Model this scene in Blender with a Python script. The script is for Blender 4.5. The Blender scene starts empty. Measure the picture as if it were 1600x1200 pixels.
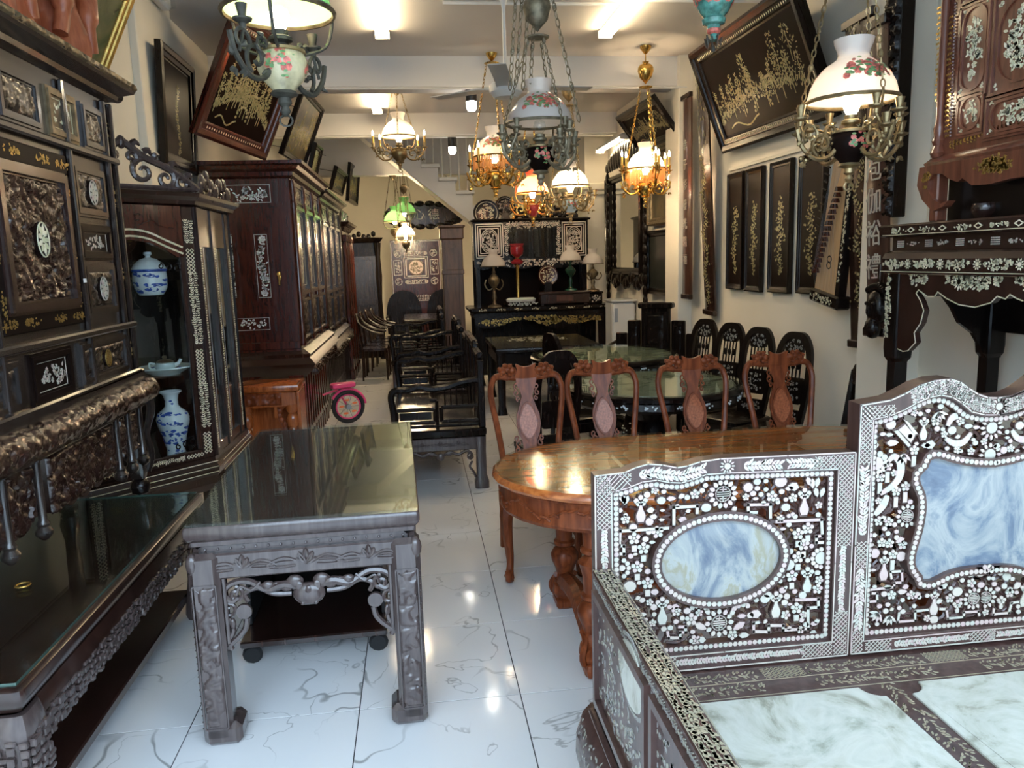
import bpy, math, random
import numpy as np
from mathutils import Vector, Matrix

# ---------------------------------------------------------------- camera, world, exposure
S = bpy.context.scene
COL = S.collection
PI = math.pi
FPX, YAW, PITCH, ROLL, EYE = 1205.0, .1199, .1602, -.0298, 1.64
_cy, _sy, _cp, _sp = math.cos(YAW), math.sin(YAW), math.cos(PITCH), math.sin(PITCH)
_F = Vector((_sy*_cp, _cy*_cp, -_sp)); _R = Vector((_cy, -_sy, 0)); _U = _R.cross(_F)
_c, _s = math.cos(ROLL), math.sin(ROLL)
CR = _c*_R + _s*_U; CU = -_s*_R + _c*_U
cam_d = bpy.data.cameras.new('camera'); cam = bpy.data.objects.new('camera', cam_d); COL.objects.link(cam)
cam_d.sensor_width = 36; cam_d.lens = FPX/1600*36; cam_d.clip_start = .02; cam_d.clip_end = 200
mw = Matrix.Identity(4)
for i in range(3):
    mw[i][0] = CR[i]; mw[i][1] = CU[i]; mw[i][2] = -_F[i]
mw[2][3] = EYE
cam.matrix_world = mw
S.camera = cam
S.view_settings.view_transform = 'Standard'; S.view_settings.look = 'None'
S.view_settings.gamma = 1; S.view_settings.use_curve_mapping = False
S.view_settings.exposure = EXPOSURE = 1.4
w = bpy.data.worlds.new('sky'); S.world = w; w.use_nodes = True
bg = w.node_tree.nodes['Background']; bg.inputs[0].default_value = (.60, .79, 1.0, 1); bg.inputs[1].default_value = 3.1
LAMP = 7.6                      # common factor for the shop's lamps

def ray(x, y): return CR*((x-800)/FPX) + CU*((600-y)/FPX) + _F
def ax(x, y, X): d = ray(x, y); return Vector((0, 0, EYE)) + d*(X/d.x)
def ay(x, y, Y): d = ray(x, y); return Vector((0, 0, EYE)) + d*(Y/d.y)
def az(x, y, z): d = ray(x, y); return Vector((0, 0, EYE)) + d*((z-EYE)/d.z)

# ---------------------------------------------------------------- mesh helpers
class MB:
    def __init__(s, M=None): s.v = []; s.f = []; s.M = M
    def add(s, vs, fs):
        n = len(s.v)
        if s.M is not None: vs = [tuple(s.M @ Vector(v)) for v in vs]
        s.v.extend(tuple(v) for v in vs); s.f.extend(tuple(i+n for i in f) for f in fs); return s
    def box(s, x0, x1, y0, y1, z0, z1, c=0):
        if c <= 0:
            return s.add([(x0,y0,z0),(x1,y0,z0),(x1,y1,z0),(x0,y1,z0),(x0,y0,z1),(x1,y0,z1),(x1,y1,z1),(x0,y1,z1)],
                  [(0,3,2,1),(4,5,6,7),(0,1,5,4),(1,2,6,5),(2,3,7,6),(3,0,4,7)])
        c = min(c, .49*abs(x1-x0), .49*abs(y1-y0), .49*abs(z1-z0))
        L = [(x0,x1,x0+c,x1-c),(y0,y1,y0+c,y1-c),(z0,z1,z0+c,z1-c)]
        vs = []; idx = {}
        for i in (0,1):
            for j in (0,1):
                for k in (0,1):
                    for a in range(3):
                        p = [L[d][b+2] for d, b in ((0,i),(1,j),(2,k))]
                        p[a] = L[a][(i,j,k)[a]]
                        idx[i,j,k,a] = len(vs); vs.append(tuple(p))
        g = lambda i,j,k,a: idx[i,j,k,a]
        fs = [(g(0,0,0,0),g(0,0,1,0),g(0,1,1,0),g(0,1,0,0)),(g(1,0,0,0),g(1,1,0,0),g(1,1,1,0),g(1,0,1,0)),
              (g(0,0,0,1),g(1,0,0,1),g(1,0,1,1),g(0,0,1,1)),(g(0,1,0,1),g(0,1,1,1),g(1,1,1,1),g(1,1,0,1)),
              (g(0,0,0,2),g(0,1,0,2),g(1,1,0,2),g(1,0,0,2)),(g(0,0,1,2),g(1,0,1,2),g(1,1,1,2),g(0,1,1,2))]
        for j in (0,1):
            for k in (0,1): fs.append((g(0,j,k,1),g(1,j,k,1),g(1,j,k,2),g(0,j,k,2)))
        for i in (0,1):
            for k in (0,1): fs.append((g(i,0,k,0),g(i,1,k,0),g(i,1,k,2),g(i,0,k,2)))
        for i in (0,1):
            for j in (0,1): fs.append((g(i,j,0,0),g(i,j,1,0),g(i,j,1,1),g(i,j,0,1)))
        for i in (0,1):
            for j in (0,1):
                for k in (0,1): fs.append((g(i,j,k,0),g(i,j,k,1),g(i,j,k,2)))
        return s.add(vs, fs)
    def prism(s, pts, y0, y1):                      # outline in x,z pushed along y
        n = len(pts)
        vs = [(x,y0,z) for x,z in pts] + [(x,y1,z) for x,z in pts]
        return s.add(vs, [tuple(range(n)), tuple(range(2*n-1,n-1,-1))] + [(i,n+i,n+(i+1)%n,(i+1)%n) for i in range(n)])
    def loft(s, pts, prof, cap=True):               # outline in x,y ; prof = (outward offset, z) from the bottom up
        n = len(pts); nor = offs(pts); vs = []
        for o, z in prof: vs += [(p[0]+q[0]*o, p[1]+q[1]*o, z) for p, q in zip(pts, nor)]
        fs = []
        for k in range(len(prof)-1):
            fs += [(k*n+i,k*n+(i+1)%n,(k+1)*n+(i+1)%n,(k+1)*n+i) for i in range(n)]
        if cap: fs += [tuple(range(n-1,-1,-1)), tuple((len(prof)-1)*n+i for i in range(n))]
        return s.add(vs, fs)
    def ringprism(s, outer, inner, y0, y1):         # same-count outlines in x,z with a hole
        n = len(outer)
        vs = [(x,y0,z) for x,z in outer]+[(x,y0,z) for x,z in inner]+[(x,y1,z) for x,z in outer]+[(x,y1,z) for x,z in inner]
        fs = []
        for i in range(n):
            j = (i+1) % n
            fs += [(i,j,n+j,n+i),(2*n+i,3*n+i,3*n+j,2*n+j),(i,2*n+i,2*n+j,j),(n+i,n+j,3*n+j,3*n+i)]
        return s.add(vs, fs)
    def lathe(s, prof, cx=0, cy=0, cz=0, seg=16, ax='z', sc=(1,1)):
        vs = []; n = len(prof)
        for r, z in prof:
            for i in range(seg):
                a = 2*PI*i/seg; u = r*math.cos(a)*sc[0]; t = r*math.sin(a)*sc[1]
                vs.append((cx+u,cy+t,cz+z) if ax == 'z' else ((cx+u,cy+z,cz+t) if ax == 'y' else (cx+z,cy+u,cz+t)))
        fs = [(k*seg+i,k*seg+(i+1)%seg,(k+1)*seg+(i+1)%seg,(k+1)*seg+i) for k in range(n-1) for i in range(seg)]
        if prof[0][0] > 1e-6: fs.append(tuple(range(seg-1,-1,-1)))
        if prof[-1][0] > 1e-6: fs.append(tuple((n-1)*seg+i for i in range(seg)))
        return s.add(vs, fs)
    def shell(s, prof, cx=0, cy=0, cz=0, seg=24):   # lathe without caps
        vs = []; n = len(prof)
        for r, z in prof:
            for i in range(seg):
                a = 2*PI*i/seg; vs.append((cx+r*math.cos(a),cy+r*math.sin(a),cz+z))
        return s.add(vs, [(k*seg+i,k*seg+(i+1)%seg,(k+1)*seg+(i+1)%seg,(k+1)*seg+i) for k in range(n-1) for i in range(seg)])
    def tube(s, path, r, seg=8, closed=False):
        P = [Vector(p) for p in path]; n = len(P)
        if not hasattr(r, '__len__'): r = [r]*n
        vs = []; up = None
        for i, p in enumerate(P):
            if closed: t = P[(i+1)%n]-P[i-1]
            else: t = P[min(i+1,n-1)]-P[max(i-1,0)]
            if t.length < 1e-9: t = Vector((0,0,1))
            t.normalize()
            if up is None:
                up = Vector((0,0,1)) if abs(t.z) < .9 else Vector((0,1,0))
            b = t.cross(up)
            if b.length < 1e-6: b = t.orthogonal()
            b.normalize(); up = b.cross(t).normalized()
            for k in range(seg):
                a = 2*PI*k/seg; vs.append(tuple(p + (b*math.cos(a)+up*math.sin(a))*r[i]))
        m = n if closed else n-1
        fs = [(i*seg+k, i*seg+(k+1)%seg, ((i+1)%n)*seg+(k+1)%seg, ((i+1)%n)*seg+k) for i in range(m) for k in range(seg)]
        if not closed: fs += [tuple(range(seg-1,-1,-1)), tuple((n-1)*seg+k for k in range(seg))]
        return s.add(vs, fs)
    def ell(s, c, r, seg=10, rings=6):
        if not hasattr(r, '__len__'): r = (r,r,r)
        vs = [(c[0],c[1],c[2]-r[2])]
        for k in range(1, rings):
            a = -PI/2+PI*k/rings
            for i in range(seg):
                b = 2*PI*i/seg; vs.append((c[0]+r[0]*math.cos(a)*math.cos(b), c[1]+r[1]*math.cos(a)*math.sin(b), c[2]+r[2]*math.sin(a)))
        vs.append((c[0],c[1],c[2]+r[2])); N = len(vs)-1
        fs = [(0,1+(i+1)%seg,1+i) for i in range(seg)]
        for k in range(rings-2):
            fs += [(1+k*seg+i,1+k*seg+(i+1)%seg,1+(k+1)*seg+(i+1)%seg,1+(k+1)*seg+i) for i in range(seg)]
        b = 1+(rings-2)*seg
        fs += [(N,b+i,b+(i+1)%seg) for i in range(seg)]
        return s.add(vs, fs)
    def field(s, x0, x1, z0, z1, y, H):             # relief: H[nz][nx] heights pushed towards -y
        nz, nx = H.shape
        X = np.linspace(x0,x1,nx); Z = np.linspace(z0,z1,nz)
        vs = [(X[i],y-H[k,i],Z[k]) for k in range(nz) for i in range(nx)]
        return s.add(vs, [(k*nx+i,k*nx+i+1,(k+1)*nx+i+1,(k+1)*nx+i) for k in range(nz-1) for i in range(nx-1)])
    def build(s, name, m, parent=None, smooth=38, kind=None, label=None, M=None):
        me = bpy.data.meshes.new(name); me.from_pydata(s.v, [], s.f); me.validate(); me.update()
        if smooth:
            me.polygons.foreach_set('use_smooth', [True]*len(me.polygons))
            me.set_sharp_from_angle(angle=math.radians(smooth))
        me.materials.append(m)
        o = bpy.data.objects.new(name, me); COL.objects.link(o)
        if parent is not None: o.parent = parent
        if kind: o['kind'] = kind
        if label: o['label'] = label
        if M is not None: o.matrix_local = M
        return o

def offs(pts):
    n = len(pts); out = []
    A = sum(pts[i][0]*pts[(i+1)%n][1]-pts[(i+1)%n][0]*pts[i][1] for i in range(n))
    sg = 1 if A > 0 else -1
    for i in range(n):
        a, b, c = Vector(pts[i-1]), Vector(pts[i]), Vector(pts[(i+1)%n])
        d1 = (b-a).normalized(); d2 = (c-b).normalized()
        n1 = Vector((d1.y,-d1.x))*sg; n2 = Vector((d2.y,-d2.x))*sg
        m = n1+n2
        if m.length < 1e-6: m = n1
        m.normalize(); k = m.dot(n1)
        out.append(m/max(k,.4))
    return out
def grow(pts, o): return [(p[0]+q[0]*o, p[1]+q[1]*o) for p, q in zip(pts, offs(pts))]
def arc(cx, cz, r, a0, a1, n=8, rz=None):
    rz = r if rz is None else rz
    return [(cx+r*math.cos(math.radians(a0+(a1-a0)*i/n)), cz+rz*math.sin(math.radians(a0+(a1-a0)*i/n))) for i in range(n+1)]
def oval(cx, cz, rx, rz, n=24): return [(cx+rx*math.cos(2*PI*i/n), cz+rz*math.sin(2*PI*i/n)) for i in range(n)]
def rrect(x0, x1, z0, z1, r, n=4):
    return arc(x1-r,z0+r,r,-90,0,n)+arc(x1-r,z1-r,r,0,90,n)+arc(x0+r,z1-r,r,90,180,n)+arc(x0+r,z0+r,r,180,270,n)
def spline(pts, n=6, closed=False):
    P = [Vector(p) for p in pts]; m = len(P); out = []
    for i in range(m if closed else m-1):
        p0 = P[i-1] if (closed or i > 0) else P[i]; p1 = P[i]; p2 = P[(i+1)%m]
        p3 = P[(i+2)%m] if (closed or i+2 < m) else p2
        for k in range(n):
            t = k/n
            out.append(tuple(.5*((2*p1)+(-p0+p2)*t+(2*p0-5*p1+4*p2-p3)*t*t+(-p0+3*p1-3*p2+p3)*t**3)))
    if not closed: out.append(tuple(P[-1]))
    return out
def spiral(cx, cz, r0, r1, a0, a1, n=14):
    return [(cx+(r0+(r1-r0)*i/n)*math.cos(math.radians(a0+(a1-a0)*i/n)), cz+(r0+(r1-r0)*i/n)*math.sin(math.radians(a0+(a1-a0)*i/n))) for i in range(n+1)]

def carve(w, h, step, seed, size=.03, depth=.012, dens=1.6, edge=True):
    """heights of a foliage-like carving: many small overlapping lobes with curled veins"""
    rg = np.random.RandomState(seed)
    nx = max(6, int(w/step)); nz = max(6, int(h/step))
    X, Z = np.meshgrid(np.linspace(0,w,nx), np.linspace(0,h,nz)); H = np.zeros_like(X)
    n = int(dens*w*h/(size*size*.6))+6
    for _ in range(n):
        cx, cz = rg.rand()*w, rg.rand()*h
        a = rg.rand()*PI; L = size*(.55+.8*rg.rand()); B = L*(.3+.35*rg.rand())
        dx, dz = X-cx, Z-cz
        u = dx*np.cos(a)+dz*np.sin(a); v = -dx*np.sin(a)+dz*np.cos(a)
        v = v + (u*u)/L*rg.uniform(-.9,.9)
        q = 1-(u/L)**2-(v/B)**2
        m = q > 0
        hh = np.sqrt(np.where(m,q,0))*depth*(.5+.6*rg.rand())
        hh = np.where(m & (np.abs(v) < B*.15), hh*.7, hh)
        H = np.where(hh > H, hh, H)
    if edge: H[0,:] = H[-1,:] = 0; H[:,0] = H[:,-1] = 0
    return H

# ---------------------------------------------------------------- things
def tag(o, label, cat, group=None, kind=None):
    o['label'] = label; o['category'] = cat
    if group: o['group'] = group
    if kind: o['kind'] = kind
    return o
def thing(name, label, cat, loc=(0,0,0), rotz=0, group=None):
    o = bpy.data.objects.new(name, None); COL.objects.link(o)
    o.location = loc; o.rotation_euler = (0,0,rotz); o.empty_display_size = .1
    return tag(o, label, cat, group)
def struct(o): o['kind'] = 'structure'; return o
def copy_tree(o, parent=None):
    c = o.copy(); COL.objects.link(c); c.parent = parent
    for ch in o.children: copy_tree(ch, c)
    return c
def clone(root, label, loc, rotz=0, group=None):
    c = copy_tree(root); c.location = loc; c.rotation_euler = (0,0,rotz); c['label'] = label
    if group: c['group'] = group
    return c

# ---------------------------------------------------------------- inlay (flat shapes set into wood), drawn in u,v
class Ink:
    def __init__(s, seed=1): s.p = []; s.r = random.Random(seed)
    def poly(s, pts): s.p.append(list(pts)); return s
    def disc(s, u, v, r, n=9, q=1): return s.poly([(u+r*math.cos(2*PI*i/n), v+r*q*math.sin(2*PI*i/n)) for i in range(n)])
    def leaf(s, u, v, a, L, B):
        c, d = math.cos(a), math.sin(a)
        return s.poly([(u+c*x-d*y, v+d*x+c*y) for x, y in ((0,0),(L*.3,-B*.5),(L*.7,-B*.42),(L,0),(L*.7,B*.42),(L*.3,B*.5))])
    def flower(s, u, v, r, n=5, ph=0):
        for i in range(n):
            a = ph+2*PI*i/n; s.disc(u+r*.62*math.cos(a), v+r*.62*math.sin(a), r*.34, 7)
        return s.disc(u, v, r*.24, 7)
    def sun(s, u, v, r, n=12, inner=.6):
        for i in range(n):
            a = 2*PI*i/n; s.leaf(u+r*inner*math.cos(a), v+r*inner*math.sin(a), a, r*(1-inner)*1.05, r*inner*2*PI/n*.8)
        return s.disc(u, v, r*inner*.82, 14)
    def strip(s, pts, w):
        for (a, b), (c, d) in zip(pts[:-1], pts[1:]):
            L = math.hypot(c-a, d-b)
            if L < 1e-7: continue
            nx, ny = -(d-b)/L*w/2, (c-a)/L*w/2; ex, ey = (c-a)/L*w/2, (d-b)/L*w/2
            s.poly([(a+nx-ex,b+ny-ey),(a-nx-ex,b-ny-ey),(c-nx+ex,d-ny+ey),(c+nx+ex,d+ny+ey)])
        return s
    def beads(s, pts, r, gap=2.1, half=0):
        P = [Vector(p) for p in pts]; acc = 0
        for a, b in zip(P[:-1], P[1:]):
            L = (b-a).length
            while acc < L:
                q = a+(b-a)*(acc/L); s.disc(q.x, q.y, r, 7); acc += r*gap
            acc -= L
        return s
    def vine(s, pts, L, B, gap, two=True):
        """leaf sprays either side of a run of points"""
        P = [Vector(p) for p in pts]; acc = 0; k = 0
        for a, b in zip(P[:-1], P[1:]):
            D = (b-a).length; t = (b-a)/max(D,1e-9); an = math.atan2(t.y, t.x)
            while acc < D:
                q = a+t*acc
                for sg in (1,-1):
                    s.leaf(q.x, q.y, an+sg*(.55+.35*s.r.random()), L*(.8+.4*s.r.random()), B)
                    if two and s.r.random() < .55: s.leaf(q.x-sg*t.y*L*.75, q.y+sg*t.x*L*.75, an+sg*(.3+.7*s.r.random()), L*.7, B*.85)
                acc += gap; k += 1
            acc -= D
        return s
    def bloom(s, u, v, w, h, n, r):
        """a loose bouquet: blossoms and leaves inside an ellipse"""
        for _ in range(n):
            a = s.r.random()*2*PI; q = math.sqrt(s.r.random())
            x, y = u+w/2*q*math.cos(a), v+h/2*q*math.sin(a)
            if s.r.random() < .35: s.flower(x, y, r*(.8+.5*s.r.random()), 5, s.r.random()*3)
            else: s.leaf(x, y, s.r.random()*2*PI, r*1.7, r*.8)
        return s
    def lattice(s, u0, u1, v0, v1, p, w):
        n = 0
        k = u0-(v1-v0)
        while k < u1:
            a, b = max(k,u0), min(k+(v1-v0),u1)
            if b-a > p*.2:
                s.strip([(a,v0+a-k),(b,v0+b-k)], w); s.strip([(a,v1-(a-k)),(b,v1-(b-k))], w)
            k += p
        return s
    def vase(s, u, v, h, w=None):
        w = w or h*.3
        pr = [(.32,0),(.36,.06),(.5,.22),(.5,.36),(.3,.58),(.17,.74),(.17,.9),(.3,1)]
        return s.poly([(u+a*w*1.1, v+b*h) for a, b in pr]+[(u-a*w*1.1, v+b*h) for a, b in reversed(pr)])
    def shou(s, u, v, r):
        w = r*.11
        s.strip([(u+r*math.cos(2*PI*i/18), v+r*math.sin(2*PI*i/18)) for i in range(19)], w)
        for k, q in ((.6,.45),(.28,.8),(0,.88),(-.28,.8),(-.6,.45)): s.strip([(u-r*q*.9,v+r*k),(u+r*q*.9,v+r*k)], w)
        s.strip([(u,v-r*.9),(u,v-r*.3)], w); s.strip([(u,v+r*.3),(u,v+r*.9)], w)
        return s
    def map(s, fn): s.p = [[fn(*q) for q in p] for p in s.p]; return s
    def clip(s, ok): s.p = [p for p in s.p if ok(sum(q[0] for q in p)/len(p), sum(q[1] for q in p)/len(p))]; return s
    def clipall(s, ok): s.p = [p for p in s.p if all(ok(*q) for q in p)]; return s
    def build(s, name, m, parent, O=(0,0,0), U=(1,0,0), V=(0,0,1), t=.0015, grow_=1.0, back=0, kind='stuff', label=None, N=None):
        O, U, V = Vector(O), Vector(U), Vector(V); N = U.cross(V).normalized() if N is None else Vector(N); vs = []; fs = []
        for p in s.p:
            n0 = len(vs); n = len(p)
            if grow_ != 1.0:
                cx, cy = sum(q[0] for q in p)/n, sum(q[1] for q in p)/n
                p = [(cx+(q[0]-cx)*grow_, cy+(q[1]-cy)*grow_) for q in p]
            for u, v in p: vs.append(tuple(O+U*u+V*v+N*t))
            for u, v in p: vs.append(tuple(O+U*u+V*v-N*back))
            fs.append(tuple(range(n0,n0+n)))
            fs += [(n0+i,n0+n+i,n0+n+(i+1)%n,n0+(i+1)%n) for i in range(n)]
        mb = MB(); mb.v = vs; mb.f = fs
        return mb.build(name, m, parent, smooth=0, kind=kind, label=label)
S.cycles.max_bounces = 8; S.cycles.diffuse_bounces = 4; S.cycles.glossy_bounces = 4; S.cycles.transparent_max_bounces = 12
S.cycles.caustics_reflective = False; S.cycles.caustics_refractive = False
# ---------------------------------------------------------------- materials
def _mat(name):
    m = bpy.data.materials.new(name); m.use_nodes = True
    nt = m.node_tree; return m, nt, nt.nodes, nt.links, nt.nodes['Principled BSDF']
def _set(b, **k):
    for a, v in k.items():
        n = a.replace('_', ' ')
        if n in b.inputs: b.inputs[n].default_value = v
def _rgb(c): return (c[0], c[1], c[2], 1)
def wood(name, c1, c2, rough=.28, stretch=(14,14,1.6), coat=.4, bump=.05, fig=3.0):
    m, nt, N, L, b = _mat(name)
    tc = N.new('ShaderNodeTexCoord'); mp = N.new('ShaderNodeMapping'); mp.inputs['Scale'].default_value = stretch
    L.new(tc.outputs['Object'], mp.inputs[0])
    n1 = N.new('ShaderNodeTexNoise'); n1.inputs['Scale'].default_value = fig; n1.inputs['Detail'].default_value = 5; n1.inputs['Distortion'].default_value = .6
    L.new(mp.outputs[0], n1.inputs['Vector'])
    r = N.new('ShaderNodeValToRGB'); r.color_ramp.elements[0].position = .36; r.color_ramp.elements[1].position = .66
    r.color_ramp.elements[0].color = _rgb(c1); r.color_ramp.elements[1].color = _rgb(c2)
    L.new(n1.outputs[0], r.inputs[0]); L.new(r.outputs[0], b.inputs['Base Color'])
    _set(b, Roughness=rough, Coat_Weight=coat, Coat_Roughness=.12)
    if bump:
        bp = N.new('ShaderNodeBump'); bp.inputs['Strength'].default_value = bump; bp.inputs['Distance'].default_value = .004
        L.new(n1.outputs[0], bp.inputs['Height']); L.new(bp.outputs[0], b.inputs['Normal'])
    return m
def plain(name, c, rough=.5, metal=0, coat=0, var=.12, scale=6, emit=None, trans=0, ior=1.45):
    m, nt, N, L, b = _mat(name)
    tc = N.new('ShaderNodeTexCoord'); n1 = N.new('ShaderNodeTexNoise'); n1.inputs['Scale'].default_value = scale; n1.inputs['Detail'].default_value = 4
    L.new(tc.outputs['Object'], n1.inputs['Vector'])
    r = N.new('ShaderNodeValToRGB'); r.color_ramp.elements[0].position = .3; r.color_ramp.elements[1].position = .7
    r.color_ramp.elements[0].color = _rgb([x*(1-var) for x in c]); r.color_ramp.elements[1].color = _rgb([min(1,x*(1+var)) for x in c])
    L.new(n1.outputs[0], r.inputs[0]); L.new(r.outputs[0], b.inputs['Base Color'])
    _set(b, Roughness=rough, Metallic=metal, Coat_Weight=coat, Transmission_Weight=trans, IOR=ior)
    if emit: _set(b, Emission_Color=_rgb(emit[0]), Emission_Strength=emit[1])
    return m
def glass(name, c=(.85,.95,.9), rough=.0, mix=.12):
    """thin clear sheet: mostly see-through, mirror-like at low angles"""
    m, nt, N, L, b = _mat(name); N.remove(b)
    tr = N.new('ShaderNodeBsdfTransparent'); tr.inputs[0].default_value = _rgb(c)
    gl = N.new('ShaderNodeBsdfGlossy'); gl.inputs['Roughness'].default_value = rough; gl.inputs[0].default_value = (.92,.97,.95,1)
    lw = N.new('ShaderNodeLayerWeight'); lw.inputs[0].default_value = .5
    pw = N.new('ShaderNodeMath'); pw.operation = 'POWER'; pw.inputs[1].default_value = 4.6
    mx = N.new('ShaderNodeMixShader'); ad = N.new('ShaderNodeMath'); ad.operation = 'MULTIPLY_ADD'; ad.inputs[1].default_value = .58; ad.inputs[2].default_value = mix; ad.use_clamp = True
    L.new(lw.outputs['Facing'], pw.inputs[0]); L.new(pw.outputs[0], ad.inputs[0]); L.new(ad.outputs[0], mx.inputs[0]); L.new(tr.outputs[0], mx.inputs[1]); L.new(gl.outputs[0], mx.inputs[2])
    L.new(mx.outputs[0], N['Material Output'].inputs[0]); return m
def pearl(name, cols, rough=.22):
    m, nt, N, L, b = _mat(name)
    g = N.new('ShaderNodeNewGeometry'); r = N.new('ShaderNodeValToRGB'); e = r.color_ramp.elements
    while len(e) < len(cols): e.new(.5)
    for i, c in enumerate(cols): e[i].position = i/(len(cols)-1); e[i].color = _rgb(c)
    tc = N.new('ShaderNodeTexCoord'); n1 = N.new('ShaderNodeTexNoise'); n1.inputs['Scale'].default_value = 25
    L.new(tc.outputs['Object'], n1.inputs['Vector'])
    ad = N.new('ShaderNodeMath'); ad.operation = 'MULTIPLY_ADD'; ad.inputs[1].default_value = .55
    s2 = N.new('ShaderNodeMath'); s2.operation = 'MULTIPLY'; s2.inputs[1].default_value = .5
    L.new(n1.outputs[0], s2.inputs[0]); L.new(g.outputs['Random Per Island'], ad.inputs[0]); L.new(s2.outputs[0], ad.inputs[2])
    L.new(ad.outputs[0], r.inputs[0]); L.new(r.outputs[0], b.inputs['Base Color']); _set(b, Roughness=rough, Specular_IOR_Level=.6)
    return m
def marble(name, stops, scale=2.2, dist=2.5, rough=.12, st=(1,1,1), rot=0):
    m, nt, N, L, b = _mat(name)
    tc = N.new('ShaderNodeTexCoord'); mp = N.new('ShaderNodeMapping'); mp.inputs['Scale'].default_value = st; mp.inputs['Rotation'].default_value = (0,rot,rot)
    L.new(tc.outputs['Object'], mp.inputs[0])
    n1 = N.new('ShaderNodeTexNoise'); n1.inputs['Scale'].default_value = scale; n1.inputs['Detail'].default_value = 9; n1.inputs['Roughness'].default_value = .62; n1.inputs['Distortion'].default_value = dist
    L.new(mp.outputs[0], n1.inputs['Vector'])
    r = N.new('ShaderNodeValToRGB'); e = r.color_ramp.elements
    while len(e) < len(stops): e.new(.5)
    for i, (p, c) in enumerate(stops): e[i].position = p; e[i].color = _rgb(c)
    L.new(n1.outputs[0], r.inputs[0]); L.new(r.outputs[0], b.inputs['Base Color']); _set(b, Roughness=rough, Coat_Weight=.3)
    return m
def opal(name, c, glow=.55):
    """lamp-shade glass: scatters the light of the bulb inside"""
    m, nt, N, L, b = _mat(name); _set(b, Base_Color=_rgb(c), Roughness=.18, Coat_Weight=.3)
    t = N.new('ShaderNodeBsdfTranslucent'); t.inputs[0].default_value = _rgb(c); mx = N.new('ShaderNodeMixShader'); mx.inputs[0].default_value = glow
    L.new(b.outputs[0], mx.inputs[1]); L.new(t.outputs[0], mx.inputs[2]); L.new(mx.outputs[0], N['Material Output'].inputs[0]); return m
def glow(name, c, s):
    m, nt, N, L, b = _mat(name); _set(b, Base_Color=(.9,.9,.85,1), Emission_Color=_rgb(c), Emission_Strength=s); return m
def floor_tile(name):
    m, nt, N, L, b = _mat(name)
    tc = N.new('ShaderNodeTexCoord'); oi = N.new('ShaderNodeObjectInfo'); va = N.new('ShaderNodeVectorMath'); va.operation = 'ADD'
    sc = N.new('ShaderNodeVectorMath'); sc.operation = 'SCALE'; sc.inputs['Scale'].default_value = 37
    cb = N.new('ShaderNodeCombineXYZ'); L.new(oi.outputs['Random'], cb.inputs[0]); L.new(oi.outputs['Random'], cb.inputs[2]); L.new(cb.outputs[0], sc.inputs[0])
    L.new(tc.outputs['Object'], va.inputs[0]); L.new(sc.outputs[0], va.inputs[1])
    def nz(scale, det, dist):
        n = N.new('ShaderNodeTexNoise'); n.inputs['Scale'].default_value = scale; n.inputs['Detail'].default_value = det; n.inputs['Distortion'].default_value = dist
        L.new(va.outputs[0], n.inputs['Vector']); return n
    def mth(op, a, bb):
        k = N.new('ShaderNodeMath'); k.operation = op
        for i, q in enumerate((a, bb)):
            if isinstance(q, (int,float)): k.inputs[i].default_value = q
            elif q is not None: L.new(q, k.inputs[i])
        return k.outputs[0]
    v1 = mth('ABSOLUTE', mth('SUBTRACT', nz(1.5,3,.35).outputs[0], .5), None)
    line = N.new('ShaderNodeMapRange'); line.inputs['From Min'].default_value = .002; line.inputs['From Max'].default_value = .007
    line.inputs['To Min'].default_value = 1; line.inputs['To Max'].default_value = 0; L.new(v1, line.inputs[0])
    msk = N.new('ShaderNodeMapRange'); msk.inputs['From Min'].default_value = .46; msk.inputs['From Max'].default_value = .60; L.new(nz(1.9,1,0).outputs[0], msk.inputs[0])
    v2 = mth('ABSOLUTE', mth('SUBTRACT', nz(2.6,4,.5).outputs[0], .47), None)
    l2 = N.new('ShaderNodeMapRange'); l2.inputs['From Min'].default_value = .001; l2.inputs['From Max'].default_value = .006
    l2.inputs['To Min'].default_value = .55; l2.inputs['To Max'].default_value = 0; L.new(v2, l2.inputs[0])
    m2 = N.new('ShaderNodeMapRange'); m2.inputs['From Min'].default_value = .48; m2.inputs['From Max'].default_value = .6; L.new(nz(2.2,1,.2).outputs[0], m2.inputs[0])
    f = mth('MAXIMUM', mth('MULTIPLY', mth('MULTIPLY', line.outputs[0], msk.outputs[0]), .7), mth('MULTIPLY', l2.outputs[0], m2.outputs[0]))
    mx = N.new('ShaderNodeMixRGB'); mx.inputs[1].default_value = (.86,.86,.86,1); mx.inputs[2].default_value = (.22,.22,.21,1); L.new(f, mx.inputs[0])
    L.new(mx.outputs[0], b.inputs['Base Color']); _set(b, Roughness=.09, Specular_IOR_Level=.55)
    return m

MT = {}
MT['black'] = wood('black_lacquered_wood', (.005,.0035,.003), (.013,.008,.0065), .25, coat=.35)
MT['dark'] = wood('dark_rosewood', (.016,.007,.0055), (.040,.017,.012), .26, coat=.5)
MT['grey'] = wood('dark_carved_ironwood', (.056,.038,.036), (.086,.062,.058), .26, coat=.6)
MT['ebony'] = wood('ebony_with_satin_polish', (.015,.010,.0085), (.034,.023,.019), .26, coat=.5)
MT['maroon'] = wood('maroon_rosewood', (.036,.007,.005), (.078,.017,.010), .24, coat=.5)
MT['plank'] = wood('brown_plank', (.045,.018,.012), (.085,.036,.024), .3, coat=.3)
MT['red'] = wood('red_brown_rosewood', (.125,.029,.010), (.26,.066,.022), .34, coat=.08)
MT['orange'] = wood('orange_varnished_wood', (.24,.055,.013), (.44,.125,.03), .25, coat=.5)
MT['burl'] = plain('burl_veneer', (.34,.10,.042), .3, coat=.3, var=.35, scale=90)
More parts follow.
